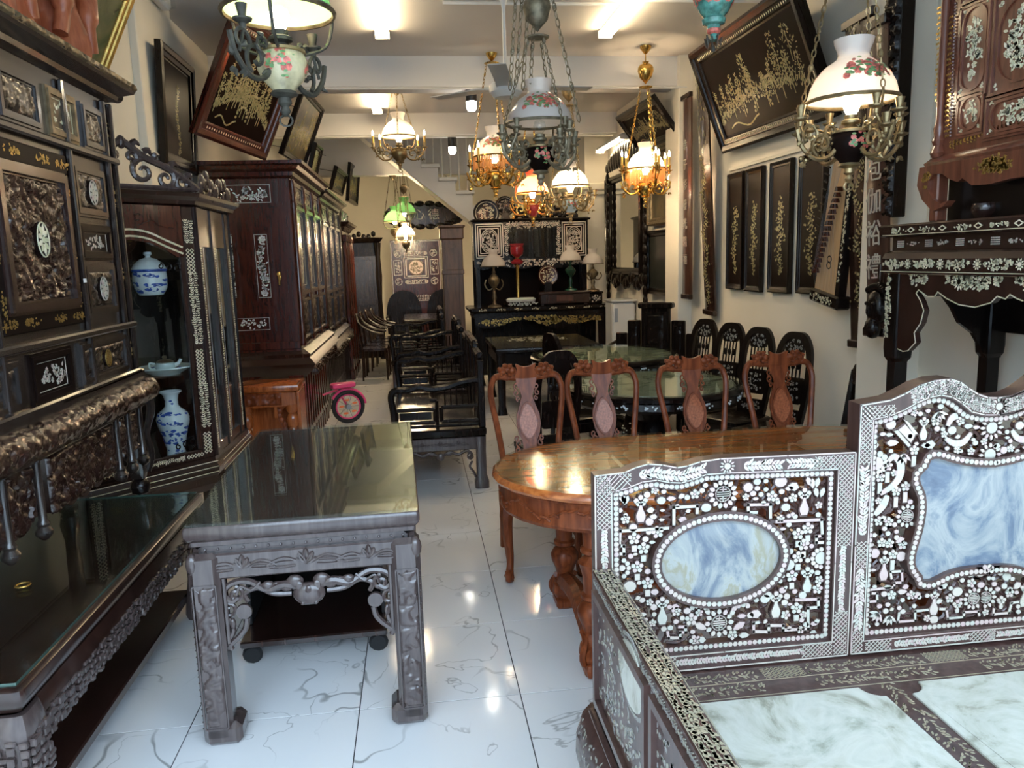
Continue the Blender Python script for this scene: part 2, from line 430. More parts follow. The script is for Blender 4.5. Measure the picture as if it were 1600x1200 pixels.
MT['statue'] = wood('carved_orange_wood', (.36,.09,.035), (.52,.16,.07), .38, coat=.15)
MT['brown'] = wood('brown_oak', (.055,.028,.017), (.105,.056,.034), .45, coat=.2, stretch=(10,10,1.2))
MT['redtop'] = wood('table_rosewood', (.34,.080,.019), (.60,.185,.043), .18, stretch=(1.2,12,12), coat=.6)
MT['pearl'] = pearl('mother_of_pearl', [(.53,.44,.34),(.55,.41,.39),(.58,.51,.43),(.49,.49,.42),(.57,.48,.36)])
MT['shell'] = pearl('warm_shell_inlay', [(.52,.40,.22),(.78,.68,.46),(.62,.62,.42),(.88,.80,.62),(.50,.42,.28)])
MT['goldart'] = pearl('gold_green_shell_scene', [(.20,.14,.06),(.42,.33,.16),(.30,.31,.16),(.52,.44,.26),(.24,.18,.08)])
MT['armshell'] = pearl('dull_shell_inlay', [(.26,.19,.11),(.38,.31,.21),(.31,.28,.19),(.42,.36,.27)])
MT['aqua'] = pearl('green_pearl_inlay', [(.45,.72,.66),(.85,.92,.88),(.62,.60,.66),(.72,.86,.80),(.90,.90,.86)])
MT['pinky'] = pearl('pink_pearl_inlay', [(.80,.56,.50),(.90,.76,.68),(.72,.70,.62),(.92,.84,.78)])
MT['grape'] = pearl('dull_grey_inlay', [(.20,.20,.17),(.34,.33,.27),(.26,.25,.24),(.40,.38,.32)])
MT['gilt'] = plain('gilt', (.62,.42,.13), .32, .85, var=.3, scale=20)
MT['brass'] = plain('polished_brass', (.70,.44,.12), .22, .95, var=.2)
MT['bronze'] = plain('aged_bronze', (.20,.155,.095), .42, .75, var=.45, scale=25)
MT['verdigris'] = plain('verdigris_bronze', (.060,.056,.044), .62, .3, var=.5, scale=22)
MT['palebronze'] = plain('pale_worn_bronze', (.27,.23,.155), .5, .6, var=.4, scale=25)
MT['added_facade'] = plain('added_wall_plaster', (.40,.37,.33), .9, var=.2, scale=.6)
MT['oldbrass'] = plain('old_brass', (.36,.27,.14), .38, .8, var=.35, scale=25)
MT['white'] = plain('white_paint', (.78,.77,.74), .55, var=.04)
MT['wall'] = plain('cream_wall_paint', (.85,.80,.69), .75, var=.04, scale=1.3)
MT['ceil'] = plain('ceiling_paint', (.68,.65,.62), .8, var=.03, scale=1)
MT['beam'] = plain('white_beam_paint', (.82,.81,.80), .7, var=.03, scale=1)
MT['tile'] = floor_tile('white_veined_floor_tile')
MT['grout'] = plain('grey_grout', (.05,.05,.055), .8)
MT['pave'] = plain('outside_pavement', (.42,.42,.42), .85, var=.15, scale=2)
MT['glass'] = glass('clear_glass', mix=.05)
MT['pane'] = glass('display_case_glass', c=(.93,.95,.95), mix=.04)
MT['topglass'] = glass('green_tinted_table_glass', c=(.93,.97,.95), mix=.05)
MT['edge'] = plain('green_glass_edge', (.05,.10,.085), .1, coat=.6)
MT['mirror'] = plain('mirror_glass', (.80,.83,.84), .03, 1.0, var=0)
MT['steel'] = plain('sky_tinted_steel', (.42,.49,.58), .25, .35, var=.1)  # blue tint paints in the sky mirrored by the cabinet's side strips
MT['porcelain'] = plain('white_porcelain', (.78,.86,.88), .12, coat=.6, var=.03)
MT['cobalt'] = plain('cobalt_glaze', (.05,.11,.42), .15, coat=.5, var=.5, scale=60)
MT['celadon'] = plain('celadon_glaze', (.62,.76,.74), .14, coat=.6, var=.04)
MT['opalw'] = opal('white_opal_glass', (.84,.78,.73), .35)
MT['cream_font'] = plain('cream_painted_porcelain', (.58,.50,.30), .2, coat=.4, var=.45, scale=14)
MT['opalg'] = opal('green_opal_glass', (.26,.66,.26), .22)
MT['opalgin'] = opal('pale_green_shade_lining', (.72,.92,.62), .5)
MT['opalr'] = opal('coral_red_glass', (.95,.22,.12), .7)
MT['opala'] = opal('amber_glass', (.85,.40,.06), .7)
MT['peach'] = opal('peach_bead_fringe', (.85,.55,.28), .6)
MT['ruby'] = plain('ruby_glass', (.42,.03,.04), .1, trans=.4, coat=.4)
MT['bulb'] = glow('lit_bulb', (1,.86,.62), 14)
MT['flame'] = glow('lit_candle_bulb', (1,.80,.48), 12)
MT['tube'] = glow('lit_fluorescent_tube', (1,.78,.48), 14)
MT['spot'] = glow('lit_spot_bulb', (1,.95,.85), 14)
MT['blackpl'] = plain('black_plastic', (.02,.02,.022), .35)
MT['greyfan'] = plain('grey_fan_paint', (.50,.49,.47), .4, var=.03)
MT['rubber'] = plain('black_rubber', (.015,.015,.016), .6)
MT['pink'] = plain('pink_plastic', (.80,.08,.24), .3, coat=.3)
MT['orangepl'] = plain('orange_plastic', (.95,.22,.08), .35)
MT['candle'] = plain('yellow_candle_sleeve', (.80,.52,.12), .5, var=.08)
MT['rose'] = plain('painted_red_roses', (.72,.16,.12), .3, var=.6, scale=60)
MT['leafg'] = plain('painted_green_leaves', (.16,.30,.12), .35, var=.5, scale=50)
MT['zither'] = wood('pale_zither_wood', (.50,.31,.15), (.62,.42,.23), .45, coat=.1, stretch=(20,20,1))
MT['seablue'] = marble('blue_white_marble', [(.28,(.07,.095,.15)),(.39,(.13,.17,.23)),(.47,(.25,.28,.30)),(.56,(.34,.355,.355)),(.64,(.20,.235,.27)),(.74,(.31,.325,.325))], 5.5, 1.5, st=(1,1,.8), rot=.7)
MT['ocean'] = marble('ochre_blue_marble', [(.30,(.07,.095,.15)),(.39,(.15,.18,.22)),(.45,(.27,.29,.29)),(.51,(.34,.35,.325)),(.56,(.27,.25,.17)),(.61,(.30,.30,.265)),(.70,(.33,.345,.325)),(.78,(.19,.22,.25))], 6.5, .9, st=(1.3,1,.6), rot=.2)
MT['seatstone'] = marble('white_green_marble', [(.26,(.16,.17,.12)),(.36,(.32,.32,.25)),(.44,(.50,.50,.42)),(.54,(.58,.58,.51)),(.62,(.50,.51,.44)),(.70,(.33,.35,.28)),(.8,(.24,.25,.2))], 4.2, 1.3, rot=.5)
MT['sofa'] = wood('mauve_brown_rosewood', (.048,.023,.019), (.090,.047,.040), .36, coat=.4)
MT['greenstone'] = marble('grey_green_marble', [(.30,(.16,.18,.13)),(.42,(.34,.37,.28)),(.52,(.50,.51,.40)),(.62,(.38,.40,.30)),(.75,(.58,.58,.47))], 2.6, 2.6)
MT['oil'] = marble('dark_oil_painting', [(.30,(.02,.018,.014)),(.45,(.06,.05,.03)),(.58,(.14,.10,.05)),(.66,(.06,.06,.04)),(.8,(.20,.10,.05))], 3, .8, rough=.3)
MT['oilgreen'] = marble('green_landscape_painting', [(.30,(.03,.035,.02)),(.45,(.10,.13,.05)),(.6,(.20,.19,.09)),(.75,(.10,.09,.05))], 3, .8, rough=.25)
MT['darkcanvas'] = marble('very_dark_canvas', [(.3,(.015,.018,.016)),(.6,(.04,.042,.036)),(.8,(.07,.06,.04))], 2, .6, rough=.3)
MT['lacq'] = plain('brown_black_lacquer_panel', (.009,.005,.004), .28, coat=.25, var=.3, scale=3)
MT['soft'] = plain('dark_blue_cloth', (.03,.05,.10), .8)
MT['fridge'] = plain('white_enamel', (.72,.74,.74), .3, coat=.3, var=.02)

for _n in ('lacq', 'black'):
    _b = MT[_n].node_tree.nodes['Principled BSDF']; _b.inputs['Specular IOR Level'].default_value = .22; _b.inputs['Coat Weight'].default_value = .12 if _n == 'black' else 0.0
for _n in ('red', 'burl', 'lacq'): MT[_n].node_tree.nodes['Principled BSDF'].inputs['Specular IOR Level'].default_value = .16 if _n != 'lacq' else .05
MT['lacq'].node_tree.nodes['Principled BSDF'].inputs['Roughness'].default_value = .34
# ---------------------------------------------------------------- the room
XL, XR, Y0, YB, ZC = -1.76, 2.76, -.35, 15.6, 3.53
fl = struct(MB().box(XL-.1, XR+.1, Y0, YB+.1, -.12, -.0018).build('floor', MT['grout'], smooth=0))
tile_me = None; T = .605
for i in range(-4, 5):
    for j in range(-5, 22):
        x0, y0 = .322+T*i, 2.70+T*j
        if x0 < XL-.4 or x0 > XR-.05 or y0+T > YB+.3 or y0 < Y0-.2: continue
        if tile_me is None:
            o = MB().box(.002, T-.002, .002, T-.002, -.012, 0, .0004).build('tile', MT['tile'], fl, smooth=0); tile_me = o.data
        else:
            o = bpy.data.objects.new('tile', tile_me); COL.objects.link(o); o.parent = fl
        o.location = (x0, y0, 0)
struct(MB().box(-14, 16, -16, Y0-.005, -.3, -.06).build('ground', MT['pave'], smooth=0))
st_f = MB().box(-16, 18, -12.6, -12, -.1, 4.6)  # unseen street front, added so the dark furniture reflects less sky
for i in range(11): st_f.box(-15+i*3, -13.2+i*3, -12.02, -11.9, .1, 2.6)
struct(st_f.build('added_street_wall', MT['added_facade'], smooth=0))
struct(MB().box(XL-.15, XL, Y0, YB+.1, -.02, ZC+.1).build('wall_left', MT['wall'], smooth=0))
struct(MB().box(XR, XR+.15, Y0, YB+.1, -.02, ZC+.1).build('wall_right', MT['wall'], smooth=0))
struct(MB().box(XL-.1, XR+.1, YB, YB+.15, -.02, ZC+.1).build('wall_back', MT['wall'], smooth=0))
struct(MB().box(XL-.15, XR+.15, Y0, YB+.15, ZC, ZC+.2).build('ceiling', MT['ceil'], smooth=0))
n = 0
for y0, y1, zb in ((7.6,7.9,3.257), (10.4,10.68,3.257)):
    n += 1; struct(MB().box(XL, XR, y0, y1, zb, ZC+.05, .006).build('trim_%d' % n, MT['beam'], smooth=0))
struct(MB().box(XL, 1.2, 12.4, 12.62, 2.98, ZC+.05, .006).build('trim_3', MT['beam'], smooth=0))
struct(MB().box(2.6, XR+.01, 3.95, 4.30, -.01, ZC+.02, .006).build('trim_4', MT['wall'], smooth=0))      # pier on the right wall
struct(MB().box(2.62, XR+.01, 7.55, 7.95, -.01, ZC+.02, .006).build('trim_5', MT['wall'], smooth=0))
struct(MB().box(XL-.01, XL+.05, 5.55, 6.35, -.01, ZC+.02, .006).build('trim_6', MT['wall'], smooth=0))
# moulded pilaster at the far right
p = MB().box(2.45, 2.76, 10.9, 11.25, 0, 2.55, .02).box(2.41, 2.76, 10.86, 11.29, 2.5, 2.56, .01).box(2.38, 2.76, 10.83, 11.32, 2.56, 2.66, .015).box(2.42, 2.76, 10.87, 11.28, 2.66, ZC)
struct(p.build('trim_7', MT['wall'], smooth=0))

# staircase crossing the back of the shop
Ys0, Ys1 = 11.7, 12.35
low = ay(748, 352, Ys0); st = []
run, rise = .246, .193
tops = []
xx, zz = ay(738, 300, Ys0).x, ay(738, 300, Ys0).z
for k in range(8): tops.append((xx-k*run, zz+k*rise))
body = [(low.x+.02, low.z), (low.x+.25, low.z-.2), (low.x+.25, tops[0][1]-rise)]
body = [(xx+.55, low.z-.42), (xx+.55, tops[0][1]-2*rise), (xx+run, tops[0][1]-2*rise), (xx+run, tops[0][1]-rise), (xx, tops[0][1]-rise)]
for k, (x, z) in enumerate(tops):
    body += [(x, z-.03), (x-run, z-.03)]
slope = rise/run
xe = tops[-1][0]-run
body += [(xe, low.z+(low.x-xe)*.79)]
stair = struct(MB().prism(body, Ys0, Ys1).build('staircase', MT['beam'], smooth=0))
for x, z in tops[:-1]:
    MB().box(x-run, x+.03, Ys0-.05, Ys1+.05, z-.03, z+.025, .006).build('tread', MT['white'], stair, smooth=0)
for k, (x, z) in enumerate(tops[:-2]):
    for q in (.25, .75):
        MB().tube([(x-run*q, Ys0+.05, z+.02), (x-run*q, Ys0+.05, min(z+.82+rise*q, ZC))], .011, 6).build('baluster', MT['white'], stair)
MB().tube([(tops[0][0], Ys0+.05, tops[0][1]+.82), (tops[3][0], Ys0+.05, tops[3][1]+.82)], .018, 6).build('handrail', MT['white'], stair)

# conduits on the ceiling and beam
for i, (pts, lab) in enumerate((([(-1.7,7.56,3.235),(2.7,7.56,3.235)], 'white conduit running along the bottom of the nearest beam'),
                ([(.3,6.05,3.515),(1.62,6.05,3.515)], 'white conduit on the ceiling between the two nearest tube lights'),
                ([(1.75,5.95,3.515),(2.7,5.95,3.515)], 'white conduit on the ceiling from the right tube light to the wall'),
                ([(-1.7,10.36,3.235),(2.7,10.36,3.235)], 'white conduit running along the bottom of the second beam'))):
    tag(MB().tube(pts, .014, 6).build('conduit_pipe', MT['white']), lab, 'pipe')

# ---------------------------------------------------------------- fluorescent fittings
def tube_light(c, L, label, rot=0, tilt=0, double=True):
    t = thing('tube_light', label, 'light', c, rot, 'fluorescent tube lights')
    t.rotation_euler[0] = tilt
    MB().box(-.045,.045,-L/2,L/2,-.03,0,.005).build('fitting', MT['white'], t, smooth=0)
    for x in ((-.038,.038) if double else (0,)):
        MB().tube([(x,-L/2+.03,-.055),(x,L/2-.03,-.055)], .016, 8).build('tube', MT['tube'], t)
    for y in (-L/2+.012, L/2-.012): MB().box(-.06,.06,y-.012,y+.012,-.075,-.01,.004).build('end_cap', MT['white'], t, smooth=0)
tube_light((-.17,6.2,3.53), 1.2, 'double tube light on the ceiling nearest the front, left of the fan')
tube_light((-.36,9.45,3.53), 1.2, 'double tube light on the ceiling behind the first beam')
tube_light((1.69,6.15,3.53), 1.2, 'double tube light on the ceiling at the top right of the fan')
tube_light((2.58,10.0,3.10), 1.3, 'tube light high on the right wall above the carved mirror', double=False)
tube_light((-.45,13.9,3.5), 1.2, 'tube light in the far room behind the stair')

# ceiling fan, standing still
ft = ay(788, 60, 5.55)
fan = thing('ceiling_fan', 'white ceiling fan with three blades before the first beam', 'fan', (ft.x, 5.55, 0))
zf = ay(787, 140, 5.55).z
MB().lathe([(.001,ZC),(.02,ZC),(.06,ZC-.05),(.05,ZC-.10),(.018,ZC-.17),(.012,ZC-.2)], seg=14).build('canopy', MT['white'], fan)
MB().tube([(0,0,zf+.1),(0,0,ZC-.12)], .012, 8).build('rod', MT['white'], fan)
MB().lathe([(.001,zf-.06),(.08,zf-.055),(.115,zf-.02),(.115,zf+.03),(.05,zf+.07),(.02,zf+.13),(.001,zf+.13)], seg=18).build('motor', MT['white'], fan)
for a in (140, 8, 258):
    M = Matrix.Rotation(math.radians(a), 4, 'Z')
    MB(M).prism([(.1,zf+.0),(.2,zf+.015),(.62,zf+.02),(.62,zf+.026),(.2,zf+.024),(.1,zf+.012)], -.055, .06).build('blade', MT['greyfan'], fan)

# black spotlights under the beams
def spotlight(px, py, Y, label, s=1.0):
    c = ay(px, py, Y)
    t = thing('spotlight', label, 'light', (c.x, Y, c.z), 0, 'black pendant spots')
    MB().lathe([(.001,.24),(.05,.24),(.055,.23),(.055,.1),(.05,.09),(.001,.09)], seg=14).build('housing', MT['blackpl'], t)
    MB().lathe([(.001,0),(.035,.005),(.048,.03),(.05,.09),(.001,.092)], seg=14).build('bulb', MT['spot'], t)
    MB().tube([(0,0,.24),(0,0,3.257-c.z if Y < 11 else ZC-c.z)], .008, 6).build('stem', MT['blackpl'], t)
spotlight(737, 174, 7.75, 'black spotlight with lit bulb hanging under the first beam')
spotlight(707, 241, 10.5, 'black spotlight with lit bulb hanging before the stair railing')
# ---------------------------------------------------------------- inlaid daybed, right foreground
def inv(root):
    return (Matrix.Translation(root.location) @ Matrix.Rotation(root.rotation_euler[2], 4, 'Z')).inverted()
def inside(poly):
    def f(x, y):
        c = False; n = len(poly)
        for i in range(n):
            (x1,y1),(x2,y2) = poly[i][:2], poly[(i+1)%n][:2]
            if (y1 > y) != (y2 > y) and x < (x2-x1)*(y-y1)/(y2-y1)+x1: c = not c
        return c
    return f
def fill_gaps(ink, ok, box, tries, rmin, rmax, rg):
    occ = []
    for p in ink.p:
        cx, cy = sum(q[0] for q in p)/len(p), sum(q[1] for q in p)/len(p)
        L = max(math.hypot(q[0]-cx, q[1]-cy) for q in p)
        if L > .03:
            for q in p: occ.append((q[0],q[1],.006))
            for q in range(len(p)):
                a, b = p[q], p[(q+1)%len(p)]; occ.append(((a[0]+b[0])/2,(a[1]+b[1])/2,.006))
        else: occ.append((cx,cy,L*.9))
    for _ in range(tries):
        x, y = rg.uniform(box[0],box[1]), rg.uniform(box[2],box[3]); r = rg.uniform(rmin,rmax)
        if not ok(x,y): continue
        if any((x-a)**2+(y-b)**2 < (.9*r+.9*c)**2 for a,b,c in occ): continue
        k = rg.random()
        if k < .3 and r > .010: ink.flower(x, y, r*1.1, 5, rg.random()*3)
        elif k < .62: ink.disc(x, y, r*.9, 10, rg.uniform(.8,1))
        else: ink.leaf(x-r, y, 0, 2*r, r*1.0) if rg.random() < .3 else ink.leaf(x-r*.7*math.cos(1+k), y-r*.7*math.sin(1+k), 1+k*3, 1.8*r, r*1.25)
        occ.append((x,y,r))

YBK = 1.98
sofa = thing('inlaid_daybed', 'dark daybed inlaid with mother-of-pearl and marble panels in the right foreground', 'daybed', (1.65,1.5,0))
SI = inv(sofa); SO = SI @ Vector((0,0,0))
def P2(px, py, Y=YBK): q = ay(px, py, Y); return (q.x, q.z)
def c4(cx, cy): return P2(900+cx/3.551, 680+cy/3.551)
def c5(cx, cy): return P2(1250+cx/4.571, 580+cy/4.571)
def c6(cx, cy): return P2(1250+cx/4.571, 800+cy/4.571)
OB = SI @ Vector((0,YBK,0))                         # origin of the back plane in the sofa's frame

def back_frame(outer, inner, name='back_frame'):
    MB(SI).ringprism(outer, inner, YBK, YBK+.05).build(name, MT['sofa'], sofa, smooth=25)
def openwork(ink, holes, label, rg, nb=160, box=None, ok=None):
    """each pearl motif sits on its own carved wood backing; carved twigs join them"""
    ink.build('carved_openwork', MT['sofa'], sofa, (OB.x,OB.y+.02,OB.z), t=.0, back=.016, grow_=1.22)
    ink.build('pearl_motifs', MT['pearl'], sofa, (OB.x,OB.y+.02,OB.z), t=.003, label=label)
    cs = [(sum(q[0] for q in p)/len(p), sum(q[1] for q in p)/len(p)) for p in ink.p]
    tw = MB(SI)
    for k, (x,z) in enumerate(cs):
        d = sorted((math.hypot(x-a,z-b),a,b) for a,b in cs if (a,b) != (x,z))[2:5]
        for L,a,b in d[:2]:
            if L < .09: tw.tube([(x,YBK+.031,z),((x+a)/2+rg.uniform(-.008,.008),YBK+.028,(z+b)/2+rg.uniform(-.008,.008)),(a,YBK+.031,b)], .0042, 4)
    for _ in range(nb):
        x, z = rg.uniform(box[0],box[1]), rg.uniform(box[2],box[3])
        if not ok(x,z): continue
        a = rg.random()*PI; L = rg.uniform(.012,.03)
        tw.tube([(x-L*math.cos(a),YBK+.03,z-L*math.sin(a)),(x+.006*math.sin(a),YBK+.027,z-.006*math.cos(a)),(x+L*math.cos(a),YBK+.03,z+L*math.sin(a))], .005, 4)
    tw.build('carved_twigs', MT['sofa'], sofa, kind='stuff')
def line(a, b, n): return [(a[0]+(b[0]-a[0])*i/n, a[1]+(b[1]-a[1])*i/n) for i in range(n)]
def midline(o, i): return [((a[0]+b[0])/2,(a[1]+b[1])/2) for a,b in zip(o,i)]

# --- left back panel
topo = [c4(*q) for q in ((104,215),(270,207),(330,180),(400,160),(480,165),(560,180),(620,170),(690,147),(800,131),(1175,113),(1553,95))]
topi = [c4(*q) for q in ((205,322),(290,300),(370,267),(450,257),(520,270),(585,272),(645,255),(725,225),(830,218),(1150,206),(1450,195))]
x0, x1 = topo[0][0], topo[-1][0]; zb = .462
topo[0] = (x0, topo[0][1]-.006)
xi0, xi1 = topi[0][0], topi[-1][0]; zi = c4(1410,1140)[1]
outer = topo + [(x1,.75),(x1,zb),((x0+x1)/2,zb),(x0,zb),(x0,.75)]
inner = topi + [(xi1,.75),(xi1,zi),((xi0+xi1)/2,zi),(xi0,zi),(xi0,.75)]
back_frame(outer, inner)
bi = Ink(3)
bi.strip(outer+[outer[0]], .0035).strip([(x,z) for x,z in grow(inner,.004)]+[grow(inner,.004)[0]], .003)
bi.lattice(x0+.006, xi0-.008, .90, topo[0][1]-.004, .0135, .0022)
bi.lattice(x0+.006, xi0+.05, topi[0][1]+.004, topo[1][1]-.004, .0135, .0022)
bi.lattice(xi1+.008, x1-.006, .80, topo[-1][1]-.006, .0135, .0022)
bi.lattice(xi1-.07, xi1+.008, topi[-1][1]+.006, topo[-1][1]-.006, .0135, .0022)
bi.lattice(xi1+.008, x1-.006, zb+.006, .60, .0135, .0022)
bi.lattice(xi1-.09, x1-.05, zb+.006, zi-.006, .0135, .0022)
bi.lattice(xi0+.06, xi0+.18, zb+.006, zi-.006, .0135, .0022)
ml = midline(topo, topi)
bi.vine(spline(ml[2:8],4), .023, .0085, .0100, False).vine(line(ml[8],ml[9],9)[3:], .023, .0085, .0100, False).vine(line(ml[10],ml[9],10)[4:], .023, .0085, .0100, False)
sx = c4(840,172); bi.sun(sx[0], sx[1], .022, 12, .5)
xm = (xi1+x1)/2; bi.vine([(xm,.80),(xm,.60)], .014, .0075, .0085, False)
xm0 = (x0+xi0)/2; bi.vine([(xm0,.90),(xm0,.52)], .014, .0075, .0085, False)
zm = (zb+zi)/2; bi.vine([(xi0+.18,zm),(xi1-.09,zm)], .014, .0075, .0085, False).vine([(xi0,zm),(xi0+.06,zm)], .014, .0075, .0085, False)
bi.clipall(lambda a,b: inside(grow(outer,.003))(a,b) and not inside(grow(inner,-.001))(a,b)); bi.build('pearl_border', MT['pearl'], sofa, OB)
lip = grow(inner, -.011)
bd = Ink(4).beads(lip+[lip[0]], .0072, 2.05); bd.build('pearl_beads', MT['pearl'], sofa, (OB.x,OB.y+.012,OB.z))
MB(SI).ringprism(inner, grow(inner,-.020), YBK+.012, YBK+.04).build('bead_rail', MT['sofa'], sofa, smooth=25)
oc = c4(815,700); ORX, ORZ = .176, .116
MB(SI).ringprism(oval(*oc,ORX+.028,ORZ+.028,40), oval(*oc,ORX,ORZ,40), YBK+.006, YBK+.045).build('oval_rim', MT['sofa'], sofa, smooth=30)
MB(SI).prism(oval(*oc,ORX+.005,ORZ+.005,40), YBK+.02, YBK+.04).build('marble_panel', MT['ocean'], sofa, smooth=25, label='oval marble panel with ochre and blue clouds')
ov = oval(*oc,ORX+.014,ORZ+.014,40); Ink().beads(ov+[ov[0]], .0075, 2.05).build('oval_beads', MT['pearl'], sofa, (OB.x,OB.y+.006,OB.z))
mk = Ink(11)
U4 = 1/3.551*YBK*1.03/FPX*1.0                   # metres for one unit of the enlarged crop
def shou_flower(ink, c, r, n=14):
    ink.shou(c[0], c[1], r*.52)
    for i in range(n):
        a = 2*PI*i/n; ink.leaf(c[0]+r*.62*math.cos(a), c[1]+r*.62*math.sin(a), a, r*.42, r*.30)
shou_flower(mk, c4(830,337), 88*U4); shou_flower(mk, c4(808,1058), 90*U4, 12)
for q in ((250,755),(1378,695)):
    c = c4(*q); r = 70*U4
    for i in range(12): mk.disc(c[0]+r*.8*math.cos(i*PI/6), c[1]+r*.8*math.sin(i*PI/6), r*.2, 8)
    mk.disc(c[0], c[1], r*.55, 14)
def bouquet(ink, q, u, h=120, f=c4):
    c = f(*q); ink.vase(c[0], c[1]-h*u*.5, h*u, h*u*.42)
    for dx, dy in ((-30,0),(30,0),(0,28),(-16,-26),(16,-26)): ink.disc(c[0]+dx*u*.9, c[1]+h*u*.62+dy*u*.7, 15*u, 8)
for q, h in (((370,440),115),((1284,400),120),((490,1010),125),((1125,975),120),((1300,835),115)): bouquet(mk, q, U4, h)
for q in ((333,585),(385,640),(408,835),(1305,528),(1250,560),(1215,795),(1240,975),(1280,620),(350,745),(1250,690)):
    c = c4(*q); mk.flower(c[0], c[1], 40*U4, 5, 1.57)
    if q[1] < 990: mk.poly([(c[0]-15*U4,c[1]-82*U4),(c[0]+15*U4,c[1]-82*U4),(c[0]+15*U4,c[1]-45*U4),(c[0]-15*U4,c[1]-45*U4)])
for poly in (((685,440),(685,405),(555,412),(555,505)),((520,528),(255,545),(250,625),(275,630),(275,672),(243,672)),
             ((1015,440),(972,440),(970,398),(1095,395),(1095,465)),((1130,492),(1380,480),(1385,570),(1352,575),(1352,608),(1385,608)),
             ((1025,1055),(1000,1060),(1000,1105),(1085,1108),(1085,1072),(1165,1072),(1165,1098),(1305,1090),(1305,975),(1362,970),(1362,925),(1240,928)),
             ((520,1110),(525,1142),(590,1142),(590,1112),(620,1110),(620,1080),(585,1080))):
    mk.strip([c4(*q) for q in poly], 17*U4)
for sx_, q in ((1,(690,1000)),(-1,(935,995))):
    c = c4(*q)
    for a in range(5):
        an = 2.6-a*.55
        mk.leaf(c[0]+sx_*55*U4*math.cos(an), c[1]+42*U4*math.sin(an), math.atan2(-math.cos(an)*42, math.sin(an)*55*sx_)+0, 40*U4, 30*U4)
    mk.leaf(c[0]-sx_*20*U4, c[1]-70*U4, (0 if sx_ > 0 else PI)-.5*sx_, 85*U4, 40*U4)
for q, a in (((245,340),-.9),((270,340),-1.4),((300,345),-2.0),((1300,240),-1.2),((1330,250),-1.5),((1365,245),-1.8),((1395,300),-1.9),((1345,300),-1.3)):
    c = c4(*q); mk.leaf(c[0], c[1], a, 62*U4, 30*U4)
far_oval = inside(oval(*oc,ORX+.034,ORZ+.034,40)); in_lip = inside(grow(inner,-.028))
okL = lambda x,z: in_lip(x,z) and not far_oval(x,z)
mk.clip(lambda x,z: inside(grow(inner,-.022))(x,z) and not inside(oval(*oc,ORX+.026,ORZ+.026,40))(x,z))
rg = random.Random(5)
bx = (xi0,xi1,zi,max(z for _,z in topi))
fill_gaps(mk, okL, bx, 9000, .0075, .021, rg)
openwork(mk, None, 'pale pearl vases, blossoms and key frets', rg, 260, bx, okL)

# --- middle back panel (taller, mirrored about its centre)
xc = c5(1403,420)[0]
mir = lambda pts: [(2*xc-x,z) for x,z in reversed(pts)]
X1 = x1+.004
to = [c5(*q) for q in ((412,235),(640,197),(740,152),(850,92),(960,57),(1070,47),(1140,66),(1200,110),(1270,155),(1340,178),(1403,180))]
ti = [c5(*q) for q in ((530,352),(640,327),(740,287),(830,237),(920,197),(1000,181),(1075,195),(1140,235),(1215,300),(1310,322),(1403,322))]
to[0] = (X1, to[0][1]); xj = ti[0][0]; zj = c6(455,905)[1]
tof = to+mir(to)[1:]; tif = ti+mir(ti)[1:]
X2, xj2 = 2*xc-X1, 2*xc-xj
outer2 = tof+[(X2,.8),(X2,zb),(xc,zb),(X1,zb),(X1,.8)]; inner2 = tif+[(xj2,.8),(xj2,zj),(xc,zj),(xj,zj),(xj,.8)]
MB(SI).ringprism(outer2, inner2, YBK-.004, YBK+.055).build('back_frame', MT['sofa'], sofa, smooth=25)
b2 = Ink(7)
g2 = grow(outer2,-.004); b2.strip(g2+[g2[0]], .0035); g3 = grow(inner2,.005); b2.strip(g3+[g3[0]], .003)
m2 = midline(tof, tif)
b2.lattice(X1+.008, xj-.008, 1.04, to[0][1]-.008, .0135, .0022)
b2.lattice(X1+.008, xj+.06, ti[0][1]+.008, to[0][1]-.008, .0135, .0022)
xq = (X1+xj)/2
b2.vine([(xq,.83),(xq,1.03)], .022, .0085, .0100, False).lattice(X1+.008, xj-.008, .73, .81, .0135, .0022)
b2.vine([(xq,.73),(xq,.55)], .022, .0085, .0100, False).lattice(X1+.008, xj-.008, zb+.006, .54, .0135, .0022)
zq = (zb+zj)/2
b2.lattice(X1+.05, X1+.13, zb+.006, zj-.006, .0135, .0022).vine([(X1+.14,zq),(xc-.05,zq)], .014, .0075, .0085, False).lattice(xc-.04, xc+.04, zb+.006, zj-.006, .0135, .0022)
path = spline(m2[1:11], 6); half = [(p[0],p[1]) for p in path]
for i in range(10, len(half)-3):
    a, b = Vector(half[i-1]), Vector(half[i]); t = (b-a).normalized(); nrm = Vector((-t.y,t.x))
    for w_ in (-.012,.002,.015):
        q = b+nrm*w_+t*rg.uniform(-.004,.004); b2.flower(q.x, q.y, .0075, 5, rg.random()*3)
b2.sun(xc, (m2[10][1]), .026, 14, .5)
b2.clipall(lambda a,b: inside(grow(outer2,.003))(a,b) and not inside(grow(inner2,-.001))(a,b)); b2.p += [[(2*xc-x,z) for x,z in reversed(p)] for p in b2.p[2*0:] if max(q[0] for q in p) < xc]
b2.build('pearl_border', MT['pearl'], sofa, (OB.x,OB.y-.004,OB.z))
lip2 = grow(inner2,-.011); Ink(4).beads(lip2+[lip2[0]], .0075, 2.05).build('pearl_beads', MT['pearl'], sofa, (OB.x,OB.y+.012,OB.z))
MB(SI).ringprism(inner2, grow(inner2,-.020), YBK+.012, YBK+.04).build('bead_rail', MT['sofa'], sofa, smooth=25)
